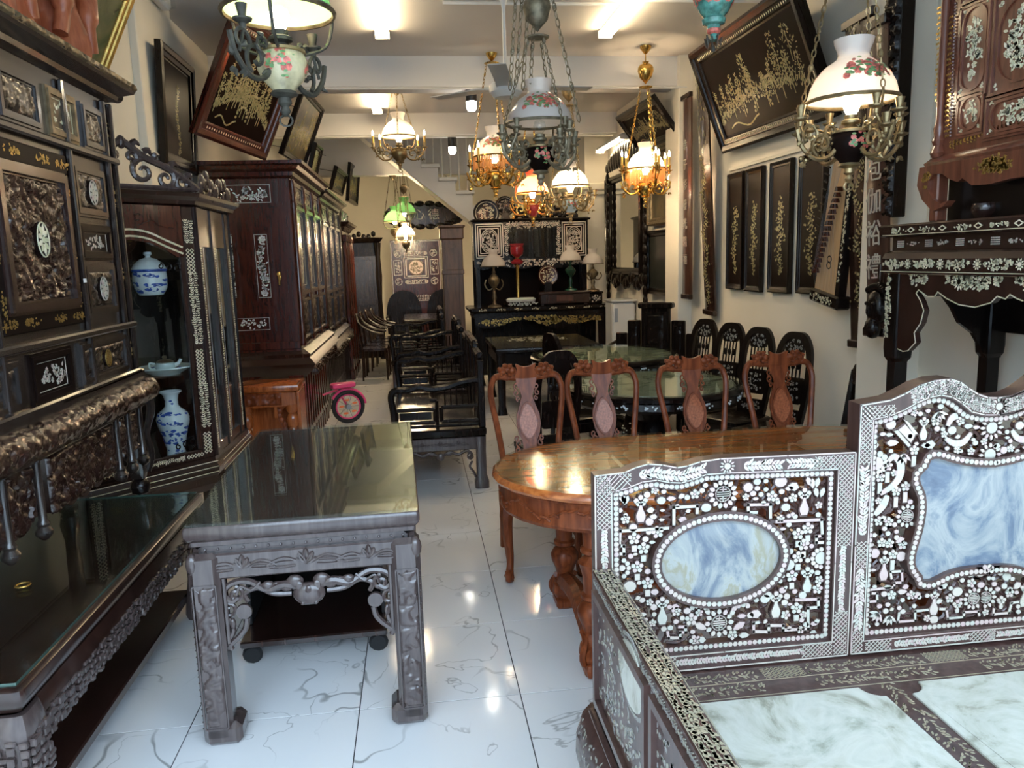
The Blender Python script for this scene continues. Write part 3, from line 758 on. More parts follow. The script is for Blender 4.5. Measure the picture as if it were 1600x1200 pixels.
mh = [c5(*q) for q in ((1403,690),(1250,686),(1100,658),(1000,628),(945,640),(922,695),(868,750),(872,805),(905,880),(912,980))]+[c6(*q) for q in ((902,60),(880,160),(842,285),(832,370),(855,425),(882,455),(893,495),(960,493),(1060,443),(1180,408),(1300,396),(1403,394))]
mh = spline(mh, 2)
marb = mh+[(2*xc-x,z) for x,z in reversed(mh)][1:-1]
rim = grow(marb, .026)
MB(SI).ringprism(rim, marb, YBK+.004, YBK+.045).build('marble_rim', MT['sofa'], sofa, smooth=30)
MB(SI).prism(grow(marb,.004), YBK+.02, YBK+.04).build('marble_panel', MT['seablue'], sofa, smooth=25, label='pale blue and white clouded marble panel')
rb = grow(marb,.014); Ink().beads(rb+[rb[0]], .0075, 2.05).build('marble_beads', MT['pearl'], sofa, (OB.x,OB.y+.004,OB.z))
mk2 = Ink(12); U5 = 1/4.571*YBK*1.03/FPX
c = c5(1370,415); c = (xc,c[1]); mk2.sun(c[0], c[1], 100*U5, 12, .55)
c = c5(1350,610); mk2.sun(xc, c[1], 95*U5, 12, .6)
for f, q, r in ((c5,(575,670),95),(c5,(795,1048),95),(c6,(1272,637),92)):
    c = f(*q)
    if q[0] == 575:
        for i in range(10): mk2.disc(c[0]+r*U5*.8*math.cos(i*PI/5), c[1]+r*U5*.8*math.sin(i*PI/5), r*U5*.26, 8)
        mk2.disc(c[0], c[1], r*U5*.55, 14)
    else: shou_flower(mk2, c, r*U5, 12)
for f, q, h in ((c5,(912,440),130),(c6,(625,440),150),(c6,(985,690),150),(c6,(1545,635),150),(c6,(1152,710),70),(c6,(1376,690),75)): bouquet(mk2, q, U5, h, f)
for f, q in ((c5,(1000,365)),(c5,(845,575)),(c5,(715,870)),(c5,(783,835)),(c5,(600,770)),(c5,(655,690)),(c6,(660,85)),(c6,(590,80)),(c6,(610,235)),(c6,(665,240)),(c6,(760,250)),(c6,(690,320)),(c6,(680,612)),(c6,(820,612)),(c6,(1100,635)),(c6,(1450,605))):
    c = f(*q); mk2.flower(c[0], c[1], 42*U5, 5, .3)
    if q[1] > 560 and f is c5 or q == (690,320): mk2.poly([(c[0]-17*U5,c[1]-130*U5),(c[0]+17*U5,c[1]-130*U5),(c[0]+17*U5,c[1]-48*U5),(c[0]-17*U5,c[1]-48*U5)])
def ribbon(ink, pts, w):
    P = spline(pts, 4); a = [Vector(p) for p in P]; L = []; R_ = []
    for i, p in enumerate(a):
        t = (a[min(i+1,len(a)-1)]-a[max(i-1,0)]).normalized(); k = w*(.45+.55*math.sin(PI*(i+.6)/(len(a)+.2)))
        L.append((p.x-t.y*k/2,p.y+t.x*k/2)); R_.append((p.x+t.y*k/2,p.y-t.x*k/2))
    for i in range(len(L)-1): ink.poly([L[i],R_[i],R_[i+1],L[i+1]])
ribbon(mk2, [c5(660,655),c5(700,620),c5(745,670),c5(740,760),c5(690,830),c5(600,890)], 60*U5)
ribbon(mk2, [c5(650,900),c5(620,970),c5(560,1040)], 60*U5)
ribbon(mk2, [c5(1085,400),c5(1120,340),c5(1200,320),c5(1250,360)], 55*U5)
ribbon(mk2, [c5(1070,490),c5(1130,525),c5(1200,515),c5(1255,450)], 52*U5)
mk2.poly([c5(770,355),c5(800,370),c5(870,455),c5(845,465)]).poly([c5(700,440),c5(725,430),c5(820,540),c5(800,550)]).poly([c5(730,430),c5(780,390),c5(850,470),c5(820,520)])
for poly in (((680,490),(672,445),(755,440),(757,520),(700,525),(700,555),(515,575),(515,660),(578,655),(575,600),(545,600)),((735,745),(725,805),(850,795),(850,728),(940,718)),
             ((1030,712),(1075,712),(1085,780),(1200,770),(1200,735),(1305,730),(1310,755),(1440,740),(1440,680),(1500,672))):
    mk2.strip([c6(*q) for q in poly], 18*U5)
for q, n_ in (((590,740),5),((665,760),4),((1020,300),5),((770,600),4)):
    c = (c6 if q[1] > 700 else c5)(*q)
    for k in range(n_): mk2.leaf(c[0], c[1], PI*.95+k*.5 if q[0] < 620 else -2.3+k*.5, 85*U5, 26*U5)
mk2.clip(lambda x,z: x < xc+.001)
mk2.p += [[(2*xc-x,z) for x,z in reversed(p)] for p in mk2.p if max(q[0] for q in p) < xc-.004]
far_m = inside(grow(marb,.030)); in2 = inside(grow(inner2,-.027)); ok2 = lambda x,z: in2(x,z) and not far_m(x,z)
mk2.clip(lambda x,z: inside(grow(inner2,-.022))(x,z) and not inside(grow(marb,.024))(x,z))
bx2 = (xj,xj2,zj,max(z for _,z in tif)); fill_gaps(mk2, ok2, bx2, 9000, .0075, .021, rg)
openwork(mk2, None, 'pale pearl bats, scrolls, vases and blossoms', rg, 280, bx2, ok2)

# --- right back panel, mostly out of the frame
mo = [(2*xc-x,z) for x,z in outer]; mi_ = [(2*xc-x,z) for x,z in inner]
MB(SI).ringprism(mo, mi_, YBK, YBK+.05).build('back_frame', MT['sofa'], sofa, smooth=25)
ocm = (2*xc-oc[0], oc[1])
MB(SI).ringprism(oval(*ocm,ORX+.028,ORZ+.028,40), oval(*ocm,ORX,ORZ,40), YBK+.006, YBK+.045).build('oval_rim', MT['sofa'], sofa)
MB(SI).prism(oval(*ocm,ORX+.005,ORZ+.005,40), YBK+.02, YBK+.04).build('marble_panel', MT['ocean'], sofa)
mm = Ink(1); mm.p = [[(2*xc-x,z) for x,z in reversed(p)] for p in mk.p]
mm.build('carved_openwork', MT['sofa'], sofa, (OB.x,OB.y+.02,OB.z), t=0, back=.016, grow_=1.3); mm.build('pearl_motifs', MT['pearl'], sofa, (OB.x,OB.y+.02,OB.z), t=.003)
mm = Ink(1); mm.p = [[(2*xc-x,z) for x,z in reversed(p)] for p in bi.p]; mm.build('pearl_border', MT['pearl'], sofa, OB)

# --- seat
XA0, XA1 = x0-.03, 2*xc-x0+.03; SY0 = .98
MB(SI).box(x0, 2*xc-x0, SY0, YBK+.05, .40, .455, .012).build('seat_frame', MT['sofa'], sofa)
si = Ink(21)
def leafband(ink, a, b, L, B, gap, sp):
    n_ = int(math.hypot(b[0]-a[0], b[1]-a[1])/gap)
    t = Vector((b[0]-a[0],b[1]-a[1])).normalized(); an = math.atan2(t.y,t.x)
    for i in range(n_):
        q = Vector(a)+t*gap*i+Vector((-t.y,t.x))*sp*.4*math.sin(i*.55)
        for k in range(3):
            sg = ink.r.choice((1,-1)); w_ = ink.r.uniform(.0,1)*sp
            ink.leaf(q.x-t.y*sg*w_, q.y+t.x*sg*w_, an+sg*ink.r.uniform(.3,1.2), L*ink.r.uniform(.8,1.2), B)
for y in (1.935,1.872):
    x = x0+.10
    while x < 2*xc-x0-.2:
        leafband(si, (x,y), (x+.36,y), .0135, .0055, .011, .015)
        if y > 1.9: si.lattice(x+.37, x+.49, y-.026, y+.026, .0125, .0018)
        x += .50
for xx_ in (1.232, 2*xc-1.232): leafband(si, (xx_,1.83), (xx_,1.0), .0135, .0055, .011, .018)
si.strip([(x0+.08,1.903),(2*xc-x0-.08,1.903)], .0022).strip([(x0+.06,1.832),(2*xc-x0-.08,1.832)], .002)
so = SI @ Vector((0,0,.455)); si.build('seat_inlay', MT['armshell'], sofa, so, (1,0,0), (0,1,0), t=.0012)
def notch(a, b, c, d, r):
    return [(a+r,c),(b-r,c)]+arc(b,c,r,180,90,5)[1:]+[(b,d-r)]+arc(b,d,r,270,180,5)[1:]+[(a+r,d)]+arc(a,d,r,360,270,5)[1:]+[(a,c+r)]+arc(a,c,r,90,0,5)[1:]
for a, b in ((x0+.13,1.195),(1.27,2*xc-1.27),(2*xc-1.195,2*xc-x0-.13)):
    pl = [(x-1.65,y-1.5) for x,y in notch(a,b,1.03,1.815,.05)]
    MB().loft(pl, [(0,.44),(0,.460),(-.003,.4625)]).build('marble_slab', MT['seatstone'], sofa, smooth=25, label='white and green veined marble seat slab')
# --- apron and legs
H = carve(2.3,.10,.012,31,.03,.01)
MB(SI).box(x0+.02, 2*xc-x0-.02, SY0+.02, SY0+.06, .29, .40, .008).build('apron', MT['sofa'], sofa)
for x in (x0+.045, 2*xc-x0-.09):
    for y in (SY0+.01, YBK-.05): MB(SI).box(x, x+.08, y, y+.08, 0, .40, .012).build('leg', MT['sofa'], sofa)
MB(SI).box(x0+.02, x0+.06, SY0+.06, YBK, .29, .40, .006).build('side_apron', MT['sofa'], sofa)
# --- arms
ZA = .79
for sgn in (0, 1):
    f = (lambda x: x) if not sgn else (lambda x: 2*xc-x)
    a0, a1 = sorted((f(x0-.012), f(x0+.046)))
    arm = MB(SI).box(a0, a1, SY0-.05, YBK-.001, .33, ZA, .006).build('armrest', MT['sofa'], sofa)
    if sgn: continue
    ti_ = Ink(31); y = SY0-.04
    while y < YBK-.02:
        k = 0
        for dx in (.010,.026,.042):
            for sg in (-1,1): ti_.leaf(dx-.004+rg.uniform(-.003,.003), y+rg.uniform(-.002,.002), sg*1.0+rg.uniform(-.3,.3)+.2, .0175, .0085)
        y += .0125
    ti_.strip([(.002,SY0-.045),(.002,YBK-.005)], .0014).strip([(.055,SY0-.045),(.055,YBK-.005)], .0014)
    ti_.build('arm_top_inlay', MT['armshell'], arm, SI @ Vector((a0+.001,0,ZA)), (1,0,0), (0,1,0), t=.0012)
    # outer face, towards the aisle (u runs towards the camera)
    oi = Ink(33); V = lambda px, py: (lambda q: (-q.y, q.z))(ax(px, py, a0))
    yy0, yy1 = -(YBK-.02), -(SY0-.03)
    for z in (.40,.36,ZA-.025): oi.vine([(yy0,z),(yy1,z)], .010, .004, .010)
    oc3 = V(987,1052)
    split = oc3[0]+.155
    for u in (yy0+.02, split, yy1-.03): oi.vine([(u,.44),(u,ZA-.05)], .010, .004, .010)
    e = oval(oc3[0], oc3[1]-.005, .098, .075, 28)
    oi.beads(grow(e,.012)+[grow(e,.012)[0]], .006, 2.1)
    for (a, b) in ((yy0+.05, split-.03), (split+.03, yy1-.05)):
        for _ in range(220):
            u, v = rg.uniform(a,b), rg.uniform(.455,ZA-.07)
            if a < oc3[0] < b and ((u-oc3[0])/.118)**2+((v-oc3[1])/.095)**2 < 1: continue
            (oi.leaf(u, v, rg.random()*6, .022, .009) if rg.random() < .6 else oi.disc(u, v, .007, 7))
    oi.build('arm_side_inlay', MT['grape'], arm, SI @ Vector((a0,0,0)), (0,-1,0), (0,0,1), t=.0015)
    mo_ = MB(SI)
    MS = SI @ Matrix(((0,1,0,a0),(-1,0,0,0),(0,0,1,0),(0,0,0,1)))
    MB(MS).prism(e, -.004, .01).build('arm_marble', MT['seatstone'], arm, smooth=25, label='small oval marble set in the arm')
    for (a, b) in ((yy0+.035, split-.015), (split+.015, yy1-.04)):
        MB(MS).ringprism([(a,.425),(b,.425),(b,ZA-.035),(a,ZA-.035)], [(a+.02,.445),(b-.02,.445),(b-.02,ZA-.055),(a+.02,ZA-.055)], -.014, .002).build('arm_panel_moulding', MT['sofa'], arm, smooth=0)
    MB(MS).box(yy0, yy1, -.02, 0, .375, .39, .005).build('arm_rail', MT['sofa'], arm)

# --- bulging inlaid skirt below the arm, towards the aisle
pf = [(.005,.36),(-.028,.335),(-.048,.29),(-.050,.23),(-.035,.15),(-.015,.08),(-.022,.03),(-.02,0),(.05,0),(.05,.36)]
sk = MB(SI); a, b = SY0-.04, YBK+.05; n_ = len(pf)
vs = [(x0-.012+x,y,z) for y in (a,a+.02,b-.03,b) for x,z in ([(q[0]*.75,q[1]) for q in pf] if y in (a,b) else pf)]
sk.add(vs, [(k*n_+i,k*n_+(i+1)%n_,(k+1)*n_+(i+1)%n_,(k+1)*n_+i) for k in range(3) for i in range(n_)]+[tuple(range(n_)), tuple(range(3*n_,4*n_))])
sko = sk.build('bulging_skirt', MT['sofa'], sofa, smooth=50)
kk = Ink(41); vs = []; zs_ = [p[1] for p in reversed(pf[:8])]; xs_ = [p[0] for p in reversed(pf[:8])]
for _ in range(620):
    y, z = rg.uniform(a+.03,b-.035), .335-.30*rg.random()**1.3
    kk.leaf(y, z, rg.random()*6, .014, .007) if rg.random() < .5 else kk.disc(y, z, .0045, 6)
mb_ = MB(SI)
for p in kk.p: mb_.add([(x0-.012+float(np.interp(z,zs_,xs_))-.0018,y,z) for y,z in p], [tuple(range(len(p)))])
mb_.build('skirt_inlay', MT['grape'], sko, smooth=0, kind='stuff')
# ---------------------------------------------------------------- long carved table with glass top, left of the aisle
def relief_band(parent, name, mat, x0, x1, z0, z1, y, seed, size=.03, depth=.008, step=.006, M=None, dens=1.2, edge=True, **k):
    H = carve(x1-x0, z1-z0, step, seed, size, depth, dens, edge)
    return MB(M).field(x0, x1, z0, z1, y, H).build(name, mat, parent, smooth=60, **k)
def lotus(mb, cx, cz, s, y, r=.0048):
    """low relief of a lotus between leaf scrolls"""
    for a in (-60,-30,0,30,60):
        t = math.radians(90+a); L = s*(.9-.25*abs(a)/60)
        mb.tube(spline([(cx,y,cz-s*.2),(cx+.5*L*math.cos(t)-.12*s*math.sin(t),y-r*.6,cz-s*.2+.5*L*math.sin(t)),(cx+L*math.cos(t),y,cz-s*.2+L*math.sin(t)),(cx+.5*L*math.cos(t)+.12*s*math.sin(t),y-r*.6,cz-s*.2+.5*L*math.sin(t)),(cx,y,cz-s*.2)],3), r, 5)
    for g in (-1,1):
        mb.tube(spline([(cx+g*.3*s,y,cz-.1*s),(cx+g*1.2*s,y,cz+.25*s),(cx+g*2.2*s,y,cz-.15*s),(cx+g*1.5*s,y,cz-.3*s),(cx+g*.6*s,y,cz-.25*s)],4), r, 5)
        mb.tube(spline([(cx+g*.7*s,y,cz+.0*s),(cx+g*1.4*s,y,cz+.0*s),(cx+g*2.0*s,y,cz-.12*s)],4), r*.8, 5)

lt = thing('carved_table', 'long dark carved table with a glass top left of the aisle', 'table', (-.432,3.30,0), .024)
W2, D2, TZ = .39, .75, .81
rc = rrect(-W2,W2,-D2,D2,.012,2)
MB().loft(rc, [(-.045,TZ-.095),(-.022,TZ-.085),(-.02,TZ-.07),(-.004,TZ-.055),(0,TZ-.045),(0,TZ-.02),(-.006,TZ-.012)]).build('tabletop', MT['grey'], lt)
MB().loft(grow(rc,-.004), [(0,TZ-.011),(0,TZ-.001)], cap=False).build('glass_edge', MT['edge'], lt, smooth=0)
MB().loft(grow(rc,-.004), [(0,TZ-.011),(0,TZ-.001)]).build('glass_top', MT['topglass'], lt, smooth=0, label='clear green-tinted glass sheet')
MB().loft(grow(rc,-.045), [(0,TZ-.115),(0,TZ-.09)]).build('waist', MT['grey'], lt, smooth=0)
st = MB()
for i in range(17): st.ell((-W2+.06+i*(2*W2-.12)/16,-D2+.043,TZ-.105), (.005,.005,.005), 6, 4)
for i in range(30): st.ell((W2-.043,-D2+.06+i*(2*D2-.12)/29,TZ-.105), (.005,.005,.005), 6, 4)
st.build('studs', MT['grey'], lt, kind='stuff')
AZ1, AZ0 = TZ-.115, TZ-.205
ap = MB().box(-W2+.04,W2-.04,-D2+.02,-D2+.06,AZ0,AZ1,.006).build('apron', MT['grey'], lt)
rl = MB(); lotus(rl,-.21,AZ0+.045,.05,-D2+.018); lotus(rl,0,AZ0+.045,.06,-D2+.018); lotus(rl,.21,AZ0+.045,.05,-D2+.018); rl.build('lotus_relief', MT['grey'], ap, kind='stuff')
for sx in (-1,1):
    q = MB().box(min(sx*(W2-.02),sx*(W2-.06)),max(sx*(W2-.02),sx*(W2-.06)),-D2+.05,D2-.05,AZ0-.02,AZ1,.006).build('apron', MT['grey'], lt)
    Mx = Matrix.Rotation(PI/2*sx, 4, 'Z')
    relief_band(q, 'apron_relief', MT['grey'], -D2+.08, D2-.08, AZ0-.015, AZ1-.01, -W2+.02, 50+sx, .045, .008, .01, Mx)
MB().box(-W2+.05,W2-.05,D2-.06,D2-.02,AZ0-.02,AZ1,.006).build('apron', MT['grey'], lt)
for sx in (-1,1):
    for sy in (-1,1):
        f = lambda a: a*sx
        x_o, x_i = sx*(W2-.004), sx*(W2-.105); y_o, y_i = sy*(D2-.004), sy*(D2-.105)
        b = MB().box(min(x_o,x_i),max(x_o,x_i),min(y_o,y_i),max(y_o,y_i),.02,AZ1+.005,.018)
        xa = x_i-sx*.028; ya = y_i-sy*.028
        leg = b.build('leg', MT['grey'], lt)
        MB().box(min(x_o,xa),max(x_o,xa),min(y_o,ya),max(y_o,ya),0,.085,.02).build('leg_foot', MT['grey'], leg)
        if sy < 0:
            c = sx*(W2-.054)
            fr = MB().ringprism(rrect(c-.040,c+.040,.07,AZ0-.01,.004,1), rrect(c-.036,c+.036,.074,AZ0-.014,.004,1), -D2+.000, -D2+.006)
            for z0, z1 in ((.09,.24),(.27,.33),(.35,.50),(.53,.58)):
                fr.tube(spline([(c-.028,-D2+.003,z1),(c-.012,-D2+.003,z1-.012),(c,-D2+.003,z1+.008),(c+.012,-D2+.003,z1-.012),(c+.028,-D2+.003,z1)],3), .0022, 5)
            fr.build('leg_moulding', MT['grey'], leg)
            relief_band(leg, 'leg_relief', MT['grey'], c-.033, c+.033, .08, AZ0-.02, -D2+.005, 60+sx, .030, .010, .0045, dens=.8)
            bb = MB()
            for i in range(22): bb.ell((c+sx*.045,-D2+.004,.08+i*.024), .0028, 5, 4)
            bb.build('leg_studs', MT['grey'], leg, kind='stuff')
            sw = MB().ell((sx*(W2-.02),-D2+.02,AZ1-.03), (.022,.022,.04), 10, 6); sw.build('corner_scales', MT['grey'], leg)
# pierced apron with bat
bat = MB(); yb_ = -D2+.045; ZB = AZ0-.005
for g in (-1,1):
    bat.tube(spline([(g*.02,yb_,ZB-.06),(g*.08,yb_-.012,ZB-.035),(g*.14,yb_-.006,ZB-.050),(g*.20,yb_,ZB-.018),(g*.255,yb_,ZB-.022),(g*.285,yb_,ZB-.055),(g*.262,yb_,ZB-.085),(g*.235,yb_,ZB-.072)],5), [.014]*10+[.012]*10+[.011]*16, 7)
    bat.tube(spline([(g*.06,yb_,ZB-.075),(g*.12,yb_,ZB-.070),(g*.17,yb_,ZB-.045),(g*.215,yb_,ZB-.06),(g*.205,yb_,ZB-.09)],5), .009, 6)
    bat.tube([(x,yb_,z) for x,z in spiral(g*.245,ZB-.062,.028,.008,90,90+g*400,14)], .008, 6)
    bat.lathe([(.001,-.008),(.026,-.008),(.028,0),(.026,.008),(.001,.008)], g*.222, yb_, ZB-.125, 16, 'y')
    bat.tube([(x,yb_,z) for x,z in spiral(g*.272,ZB-.118,.026,.008,90,90+g*380,14)], .007, 6)
    bat.tube(spline([(g*.215,yb_,ZB-.15),(g*.222,yb_,ZB-.185),(g*.245,yb_,ZB-.215),(g*.268,yb_,ZB-.235),(g*.285,yb_,ZB-.255)],4), .010, 6)
    bat.tube(spline([(g*.275,yb_,ZB-.145),(g*.262,yb_,ZB-.19),(g*.28,yb_,ZB-.23),(g*.272,yb_,ZB-.26)],4), .009, 6)
    bat.ell((g*.262,yb_-.004,ZB-.165), (.011,.011,.022), 8, 5)
    for k in range(3): bat.ell((g*(.075+.03*k),yb_-.008,ZB-.045+.004*k), (.024,.013,.018), 8, 5)
    bat.tube(spline([(g*.16,yb_-.01,ZB-.02),(g*.19,yb_-.012,ZB-.045),(g*.225,yb_-.012,ZB-.03),(g*.24,yb_-.01,ZB-.06)],4), .005, 5)
bat.ell((0,yb_-.012,ZB-.075), (.055,.022,.042), 12, 7).ell((-.045,yb_-.01,ZB-.03), (.03,.014,.026), 8, 5).ell((.045,yb_-.01,ZB-.03), (.03,.014,.026), 8, 5).ell((0,yb_-.022,ZB-.058), (.014,.014,.018), 8, 5).ell((-.03,yb_-.016,ZB-.045), (.014,.01,.022), 8, 5).ell((.03,yb_-.016,ZB-.045), (.014,.01,.022), 8, 5)
for g in (-1,1): bat.ell((g*.022,yb_-.02,ZB-.105), (.009,.009,.009), 7, 5)
bat.build('pierced_bat_apron', MT['grey'], lt, kind='stuff', label='pierced apron carved as a bat with scrolls and coins')
for sx in (-1,1): MB().box(min(sx*(W2-.105),sx*(W2-.118)),max(sx*(W2-.105),sx*(W2-.118)),-D2+.03,-D2+.06,AZ0-.24,AZ0,.003).build('apron_side_strip', MT['grey'], lt)

dl = thing('low_trolley', 'low dark wheeled shelf under the carved table, with black boards added as shade', 'trolley', (-.50,3.55,0), .024)
MB().box(-.30,.30,-.46,.48,.085,.115,.006).build('board', MT['dark'], dl)
MB().box(-.29,.29,.30,.33,.115,.56,.003).build('back_board', MT['rubber'], dl, smooth=0)  # matte black boards put in for the dark void under the table
for x in (-.29,.275): MB().box(x,x+.015,-.30,.30,.115,.56,.003).build('shade_side', MT['rubber'], dl, smooth=0)
MB().box(-.29,.29,-.30,.33,.56,.575,.003).build('shade_top', MT['rubber'], dl, smooth=0)
for x in (-.26,.26):
    for y in (-.42,.42): MB().lathe([(.001,-.012),(.032,-.012),(.042,0),(.032,.012),(.001,.012)], x, y, .042, 12, 'y').build('caster', MT['rubber'], dl)

# ---------------------------------------------------------------- oval dining table
dt = thing('oval_dining_table', 'long oval red-brown dining table under a sheet of glass', 'table', (1.36,3.13,0), .0)
def stadium(a, b, L, n=14):
    pts = []
    for i in range(n+1):
        t = -PI/2+PI*i/n; pts.append((L+a*math.cos(t), b*math.sin(t)))
    for i in range(n+1):
        t = PI/2+PI*i/n; pts.append((-L+a*math.cos(t), b*math.sin(t)))
    return pts
so_ = stadium(.62,.49,.46); TD = .775
MB().loft(so_, [(-.03,TD-.05),(-.008,TD-.045),(0,TD-.032),(-.002,TD-.02),(-.012,TD-.01)]).build('tabletop', MT['redtop'], dt)
MB().loft(grow(so_,-.014), [(0,TD-.010),(0,TD)], cap=False).build('glass_edge', MT['edge'], dt, smooth=0)
MB().loft(grow(so_,-.014), [(0,TD-.010),(0,TD)]).build('glass_top', MT['topglass'], dt, smooth=0, label='clear glass sheet over the wood')
ap = MB().loft(grow(so_,-.03), [(-.03,TD-.175),(-.01,TD-.17),(-.002,TD-.155),(-.006,TD-.145),(-.004,TD-.065),(.004,TD-.055),(-.004,TD-.045)]).build('apron', MT['red'], dt)
rl = MB(); pth = grow(so_,-.032); L_ = len(pth)
for k in range(14, 30):
    for j in range(3):
        a, b = Vector(pth[k%L_]), Vector(pth[(k+1)%L_]); q = a+(b-a)*(j/3); zc = TD-.108+.018*math.sin((k*3+j)*.9)
        rl.tube([(q.x,q.y,zc),(q.x+(b-a).x*.2,q.y+(b-a).y*.2,zc+.014*math.cos((k*3+j)*.9)),(q.x+(b-a).x*.36,q.y+(b-a).y*.36,zc+.02*math.sin((k*3+j)*.9+.8))], .0055, 5)
rl.build('scroll_relief', MT['red'], ap, kind='stuff')
turn = [(.03,0),(.045,.01),(.062,.05),(.055,.085),(.036,.10),(.05,.115),(.036,.13),(.048,.18),(.062,.215),(.066,.245),(.05,.275),(.034,.285),(.05,.30),(.05,.315),(.038,.325),(.042,.40),(.055,.45),(.06,.458),(.05,.468),(.032,.485),(.03,.49),(.05,.505),(.05,.52),(.038,.53),(.04,.58),(.045,.62)]
def carved_foot(g):
    f = MB()
    f.box(-.05,.05,-.075,.06,0,.05,.012)
    f.ell((0,-.02,.075), (.055,.075,.05), 10, 6).ell((0,.0,.13), (.05,.055,.06), 10, 6)
    for s in (-1,1):
        f.tube(spline([(s*.05,-.05,.05),(s*.058,-.055,.09),(s*.04,-.03,.14),(s*.045,.01,.16)],4), .013, 6)
        f.ell((s*.035,-.085,.04), (.018,.02,.03), 8, 5)
    f.ell((0,-.095,.04), (.018,.022,.032), 8, 5)
    return f
feet = []
for x in (-.72,.72):
    for y in (-.30,.30):
        t = MB().lathe([(r,z*.93) for r,z in turn], x, y, .0, 18); t.v = [(a,b,c+.0) for a,b,c in t.v]
        t = MB().lathe([(r,.03+z*.93) for r,z in turn], x, y, 0, 18).build('turned_leg', MT['red'], dt)
        f = carved_foot(1); rot = Matrix.Translation((x,y,0)) @ Matrix.Rotation(0 if y < 0 else PI, 4, 'Z')
        f.M = None; f.v = [tuple(rot @ Vector(v)) for v in f.v]; f.build('carved_foot', MT['red'], t)
    MB().tube(spline([(x,-.27,.13),(x,-.15,.16),(x,0,.18),(x,.15,.16),(x,.27,.13)],4), .045, 8).build('stretcher', MT['red'], dt)
MB().tube([(-.70,0,.18),(0,0,.20),(.70,0,.18)], .03, 8).build('stretcher', MT['red'], dt)

# ---------------------------------------------------------------- red dining chairs
def red_chair(label, loc, rot, group, medal):
    t = thing('dining_chair', label, 'chair', loc, rot, group)
    seat = [(-.205,.20),(-.235,-.20),(-.20,-.235),(.20,-.235),(.235,-.20),(.205,.20)]
    MB().loft(seat, [(-.015,.405),(0,.415),(.006,.44),(0,.455),(-.012,.462)]).build('seat', MT['red'], t)
    sr = MB().loft(grow(seat,-.02), [(0,.35),(0,.41)]).build('seat_rail', MT['red'], t)
    for s in (-1,1):
        MB().tube(spline([(s*.195,-.20,.40),(s*.215,-.225,.34),(s*.208,-.215,.22),(s*.198,-.205,.11),(s*.205,-.22,.05),(s*.21,-.235,.03)],4), [.040,.041,.042,.041,.039,.036,.033,.031,.029,.027,.025,.024,.022,.021,.021,.022,.024,.026,.028,.030,.030], 8).build('front_leg', MT['red'], t)
        MB().lathe([(.001,-.022),(.026,-.022),(.034,0),(.026,.022),(.001,.022)], s*.21, -.235, .034, 12, 'x').build('foot_scroll', MT['red'], t)
        MB().tube(spline([(s*.185,.19,.42),(s*.185,.195,.25),(s*.185,.23,.02)],4), [.024]*4+[.02]*5, 6).build('back_leg', MT['red'], t)
        post = spline([(s*.17,.195,.42),(s*.175,.205,.54),(s*.196,.24,.68),(s*.222,.285,.82),(s*.225,.305,.89),(s*.20,.32,.945),(s*.155,.325,.955),(s*.11,.325,.945)],5)
        MB().tube(post, .019, 8).build('back_post', MT['red'], t)
        c = MB()
        for k, (dx, dz, r) in enumerate(((.085,.985,.026),(.115,.99,.024),(.145,.98,.022),(.165,.995,.016),(.10,1.01,.018),(.13,1.012,.018),(.155,.965,.016),(.10,.962,.018))):
            c.ell((s*dx,.318,dz), (r,.02,r*.8), 8, 5)
        c.tube([(x,.312,z) for x,z in spiral(s*.085,.985,.034,.012,90,90-s*420,16)], .006, 5)
        c.tube([(x,.312,z) for x,z in spiral(s*.145,.985,.028,.008,-60,-60+s*420,16)], .0055, 5)
        c.build('crest_carving', MT['red'], t, kind='stuff')
    MB().prism(spline([(-.062,1.02),(-.03,1.008),(0,1.004),(.03,1.008),(.062,1.02),(.056,.985),(.066,.945),(-.066,.945),(-.056,.985)],3,True), .305, .332).build('crest', MT['red'], t)
    MB().tube([(-.12,.322,.945),(0,.32,.935),(.12,.322,.945)], .014, 6).build('crest_rail', MT['red'], t)
    sh = [(.066,.945),(.062,.91),(.04,.87),(.034,.845),(.05,.80),(.072,.75),(.076,.70),(.066,.65),(.044,.605),(.04,.57),(.06,.54)]
    out = [(x,z) for x,z in sh]+[(-x,z) for x,z in reversed(sh)]
    lean = lambda v: (v[0], v[1]+(v[2]-.54)*.28, v[2])
    sp = MB().prism(out, .195, .212); sp.v = [lean(v) for v in sp.v]; spl = sp.build('splat', MT['red'], t)
    ml_ = spline([(0,.815),(.03,.795),(.05,.755),(.064,.72),(.058,.68),(.03,.635),(0,.618),(-.03,.635),(-.058,.68),(-.064,.72),(-.05,.755),(-.03,.795)],2,True)
    r_ = MB().ringprism(grow(ml_,.004), grow(ml_,-.007), .186, .20); r_.v = [lean(v) for v in r_.v]; r_.build('medallion_rim', MT['red'], spl)
    r_ = MB().prism(grow(ml_,-.006), .191, .2); r_.v = [lean(v) for v in r_.v]; r_.build('medallion', medal, spl)
    c = MB()
    for s in (-1,1):
        for dx, dz, r in ((.062,.90,.020),(.066,.865,.018),(.058,.835,.014),(.078,.625,.016),(.068,.60,.02),(.074,.565,.018)):
            c.tube([(x,.198,z) for x,z in spiral(s*dx,dz,r,r*.3,s*90,s*90+s*380,12)], .0048, 5)
    c.v = [lean(v) for v in c.v]; c.build('splat_scrolls', MT['red'], spl, kind='stuff')
    MB().box(-.16,.16,.185,.215,.505,.545,.006).build('lower_rail', MT['red'], t)
    MB().box(-.2,.2,-.235,-.215,.345,.40,.006).build('front_apron', MT['red'], t)
    t.scale = (.90,1,1.035)
    for s in (-1,1): MB().tube([(s*.195,-.19,.20),(s*.185,.2,.20)], .010, 6).build('side_stretcher', MT['red'], t)
    return t
GC = 'red dining chairs along the oval table'
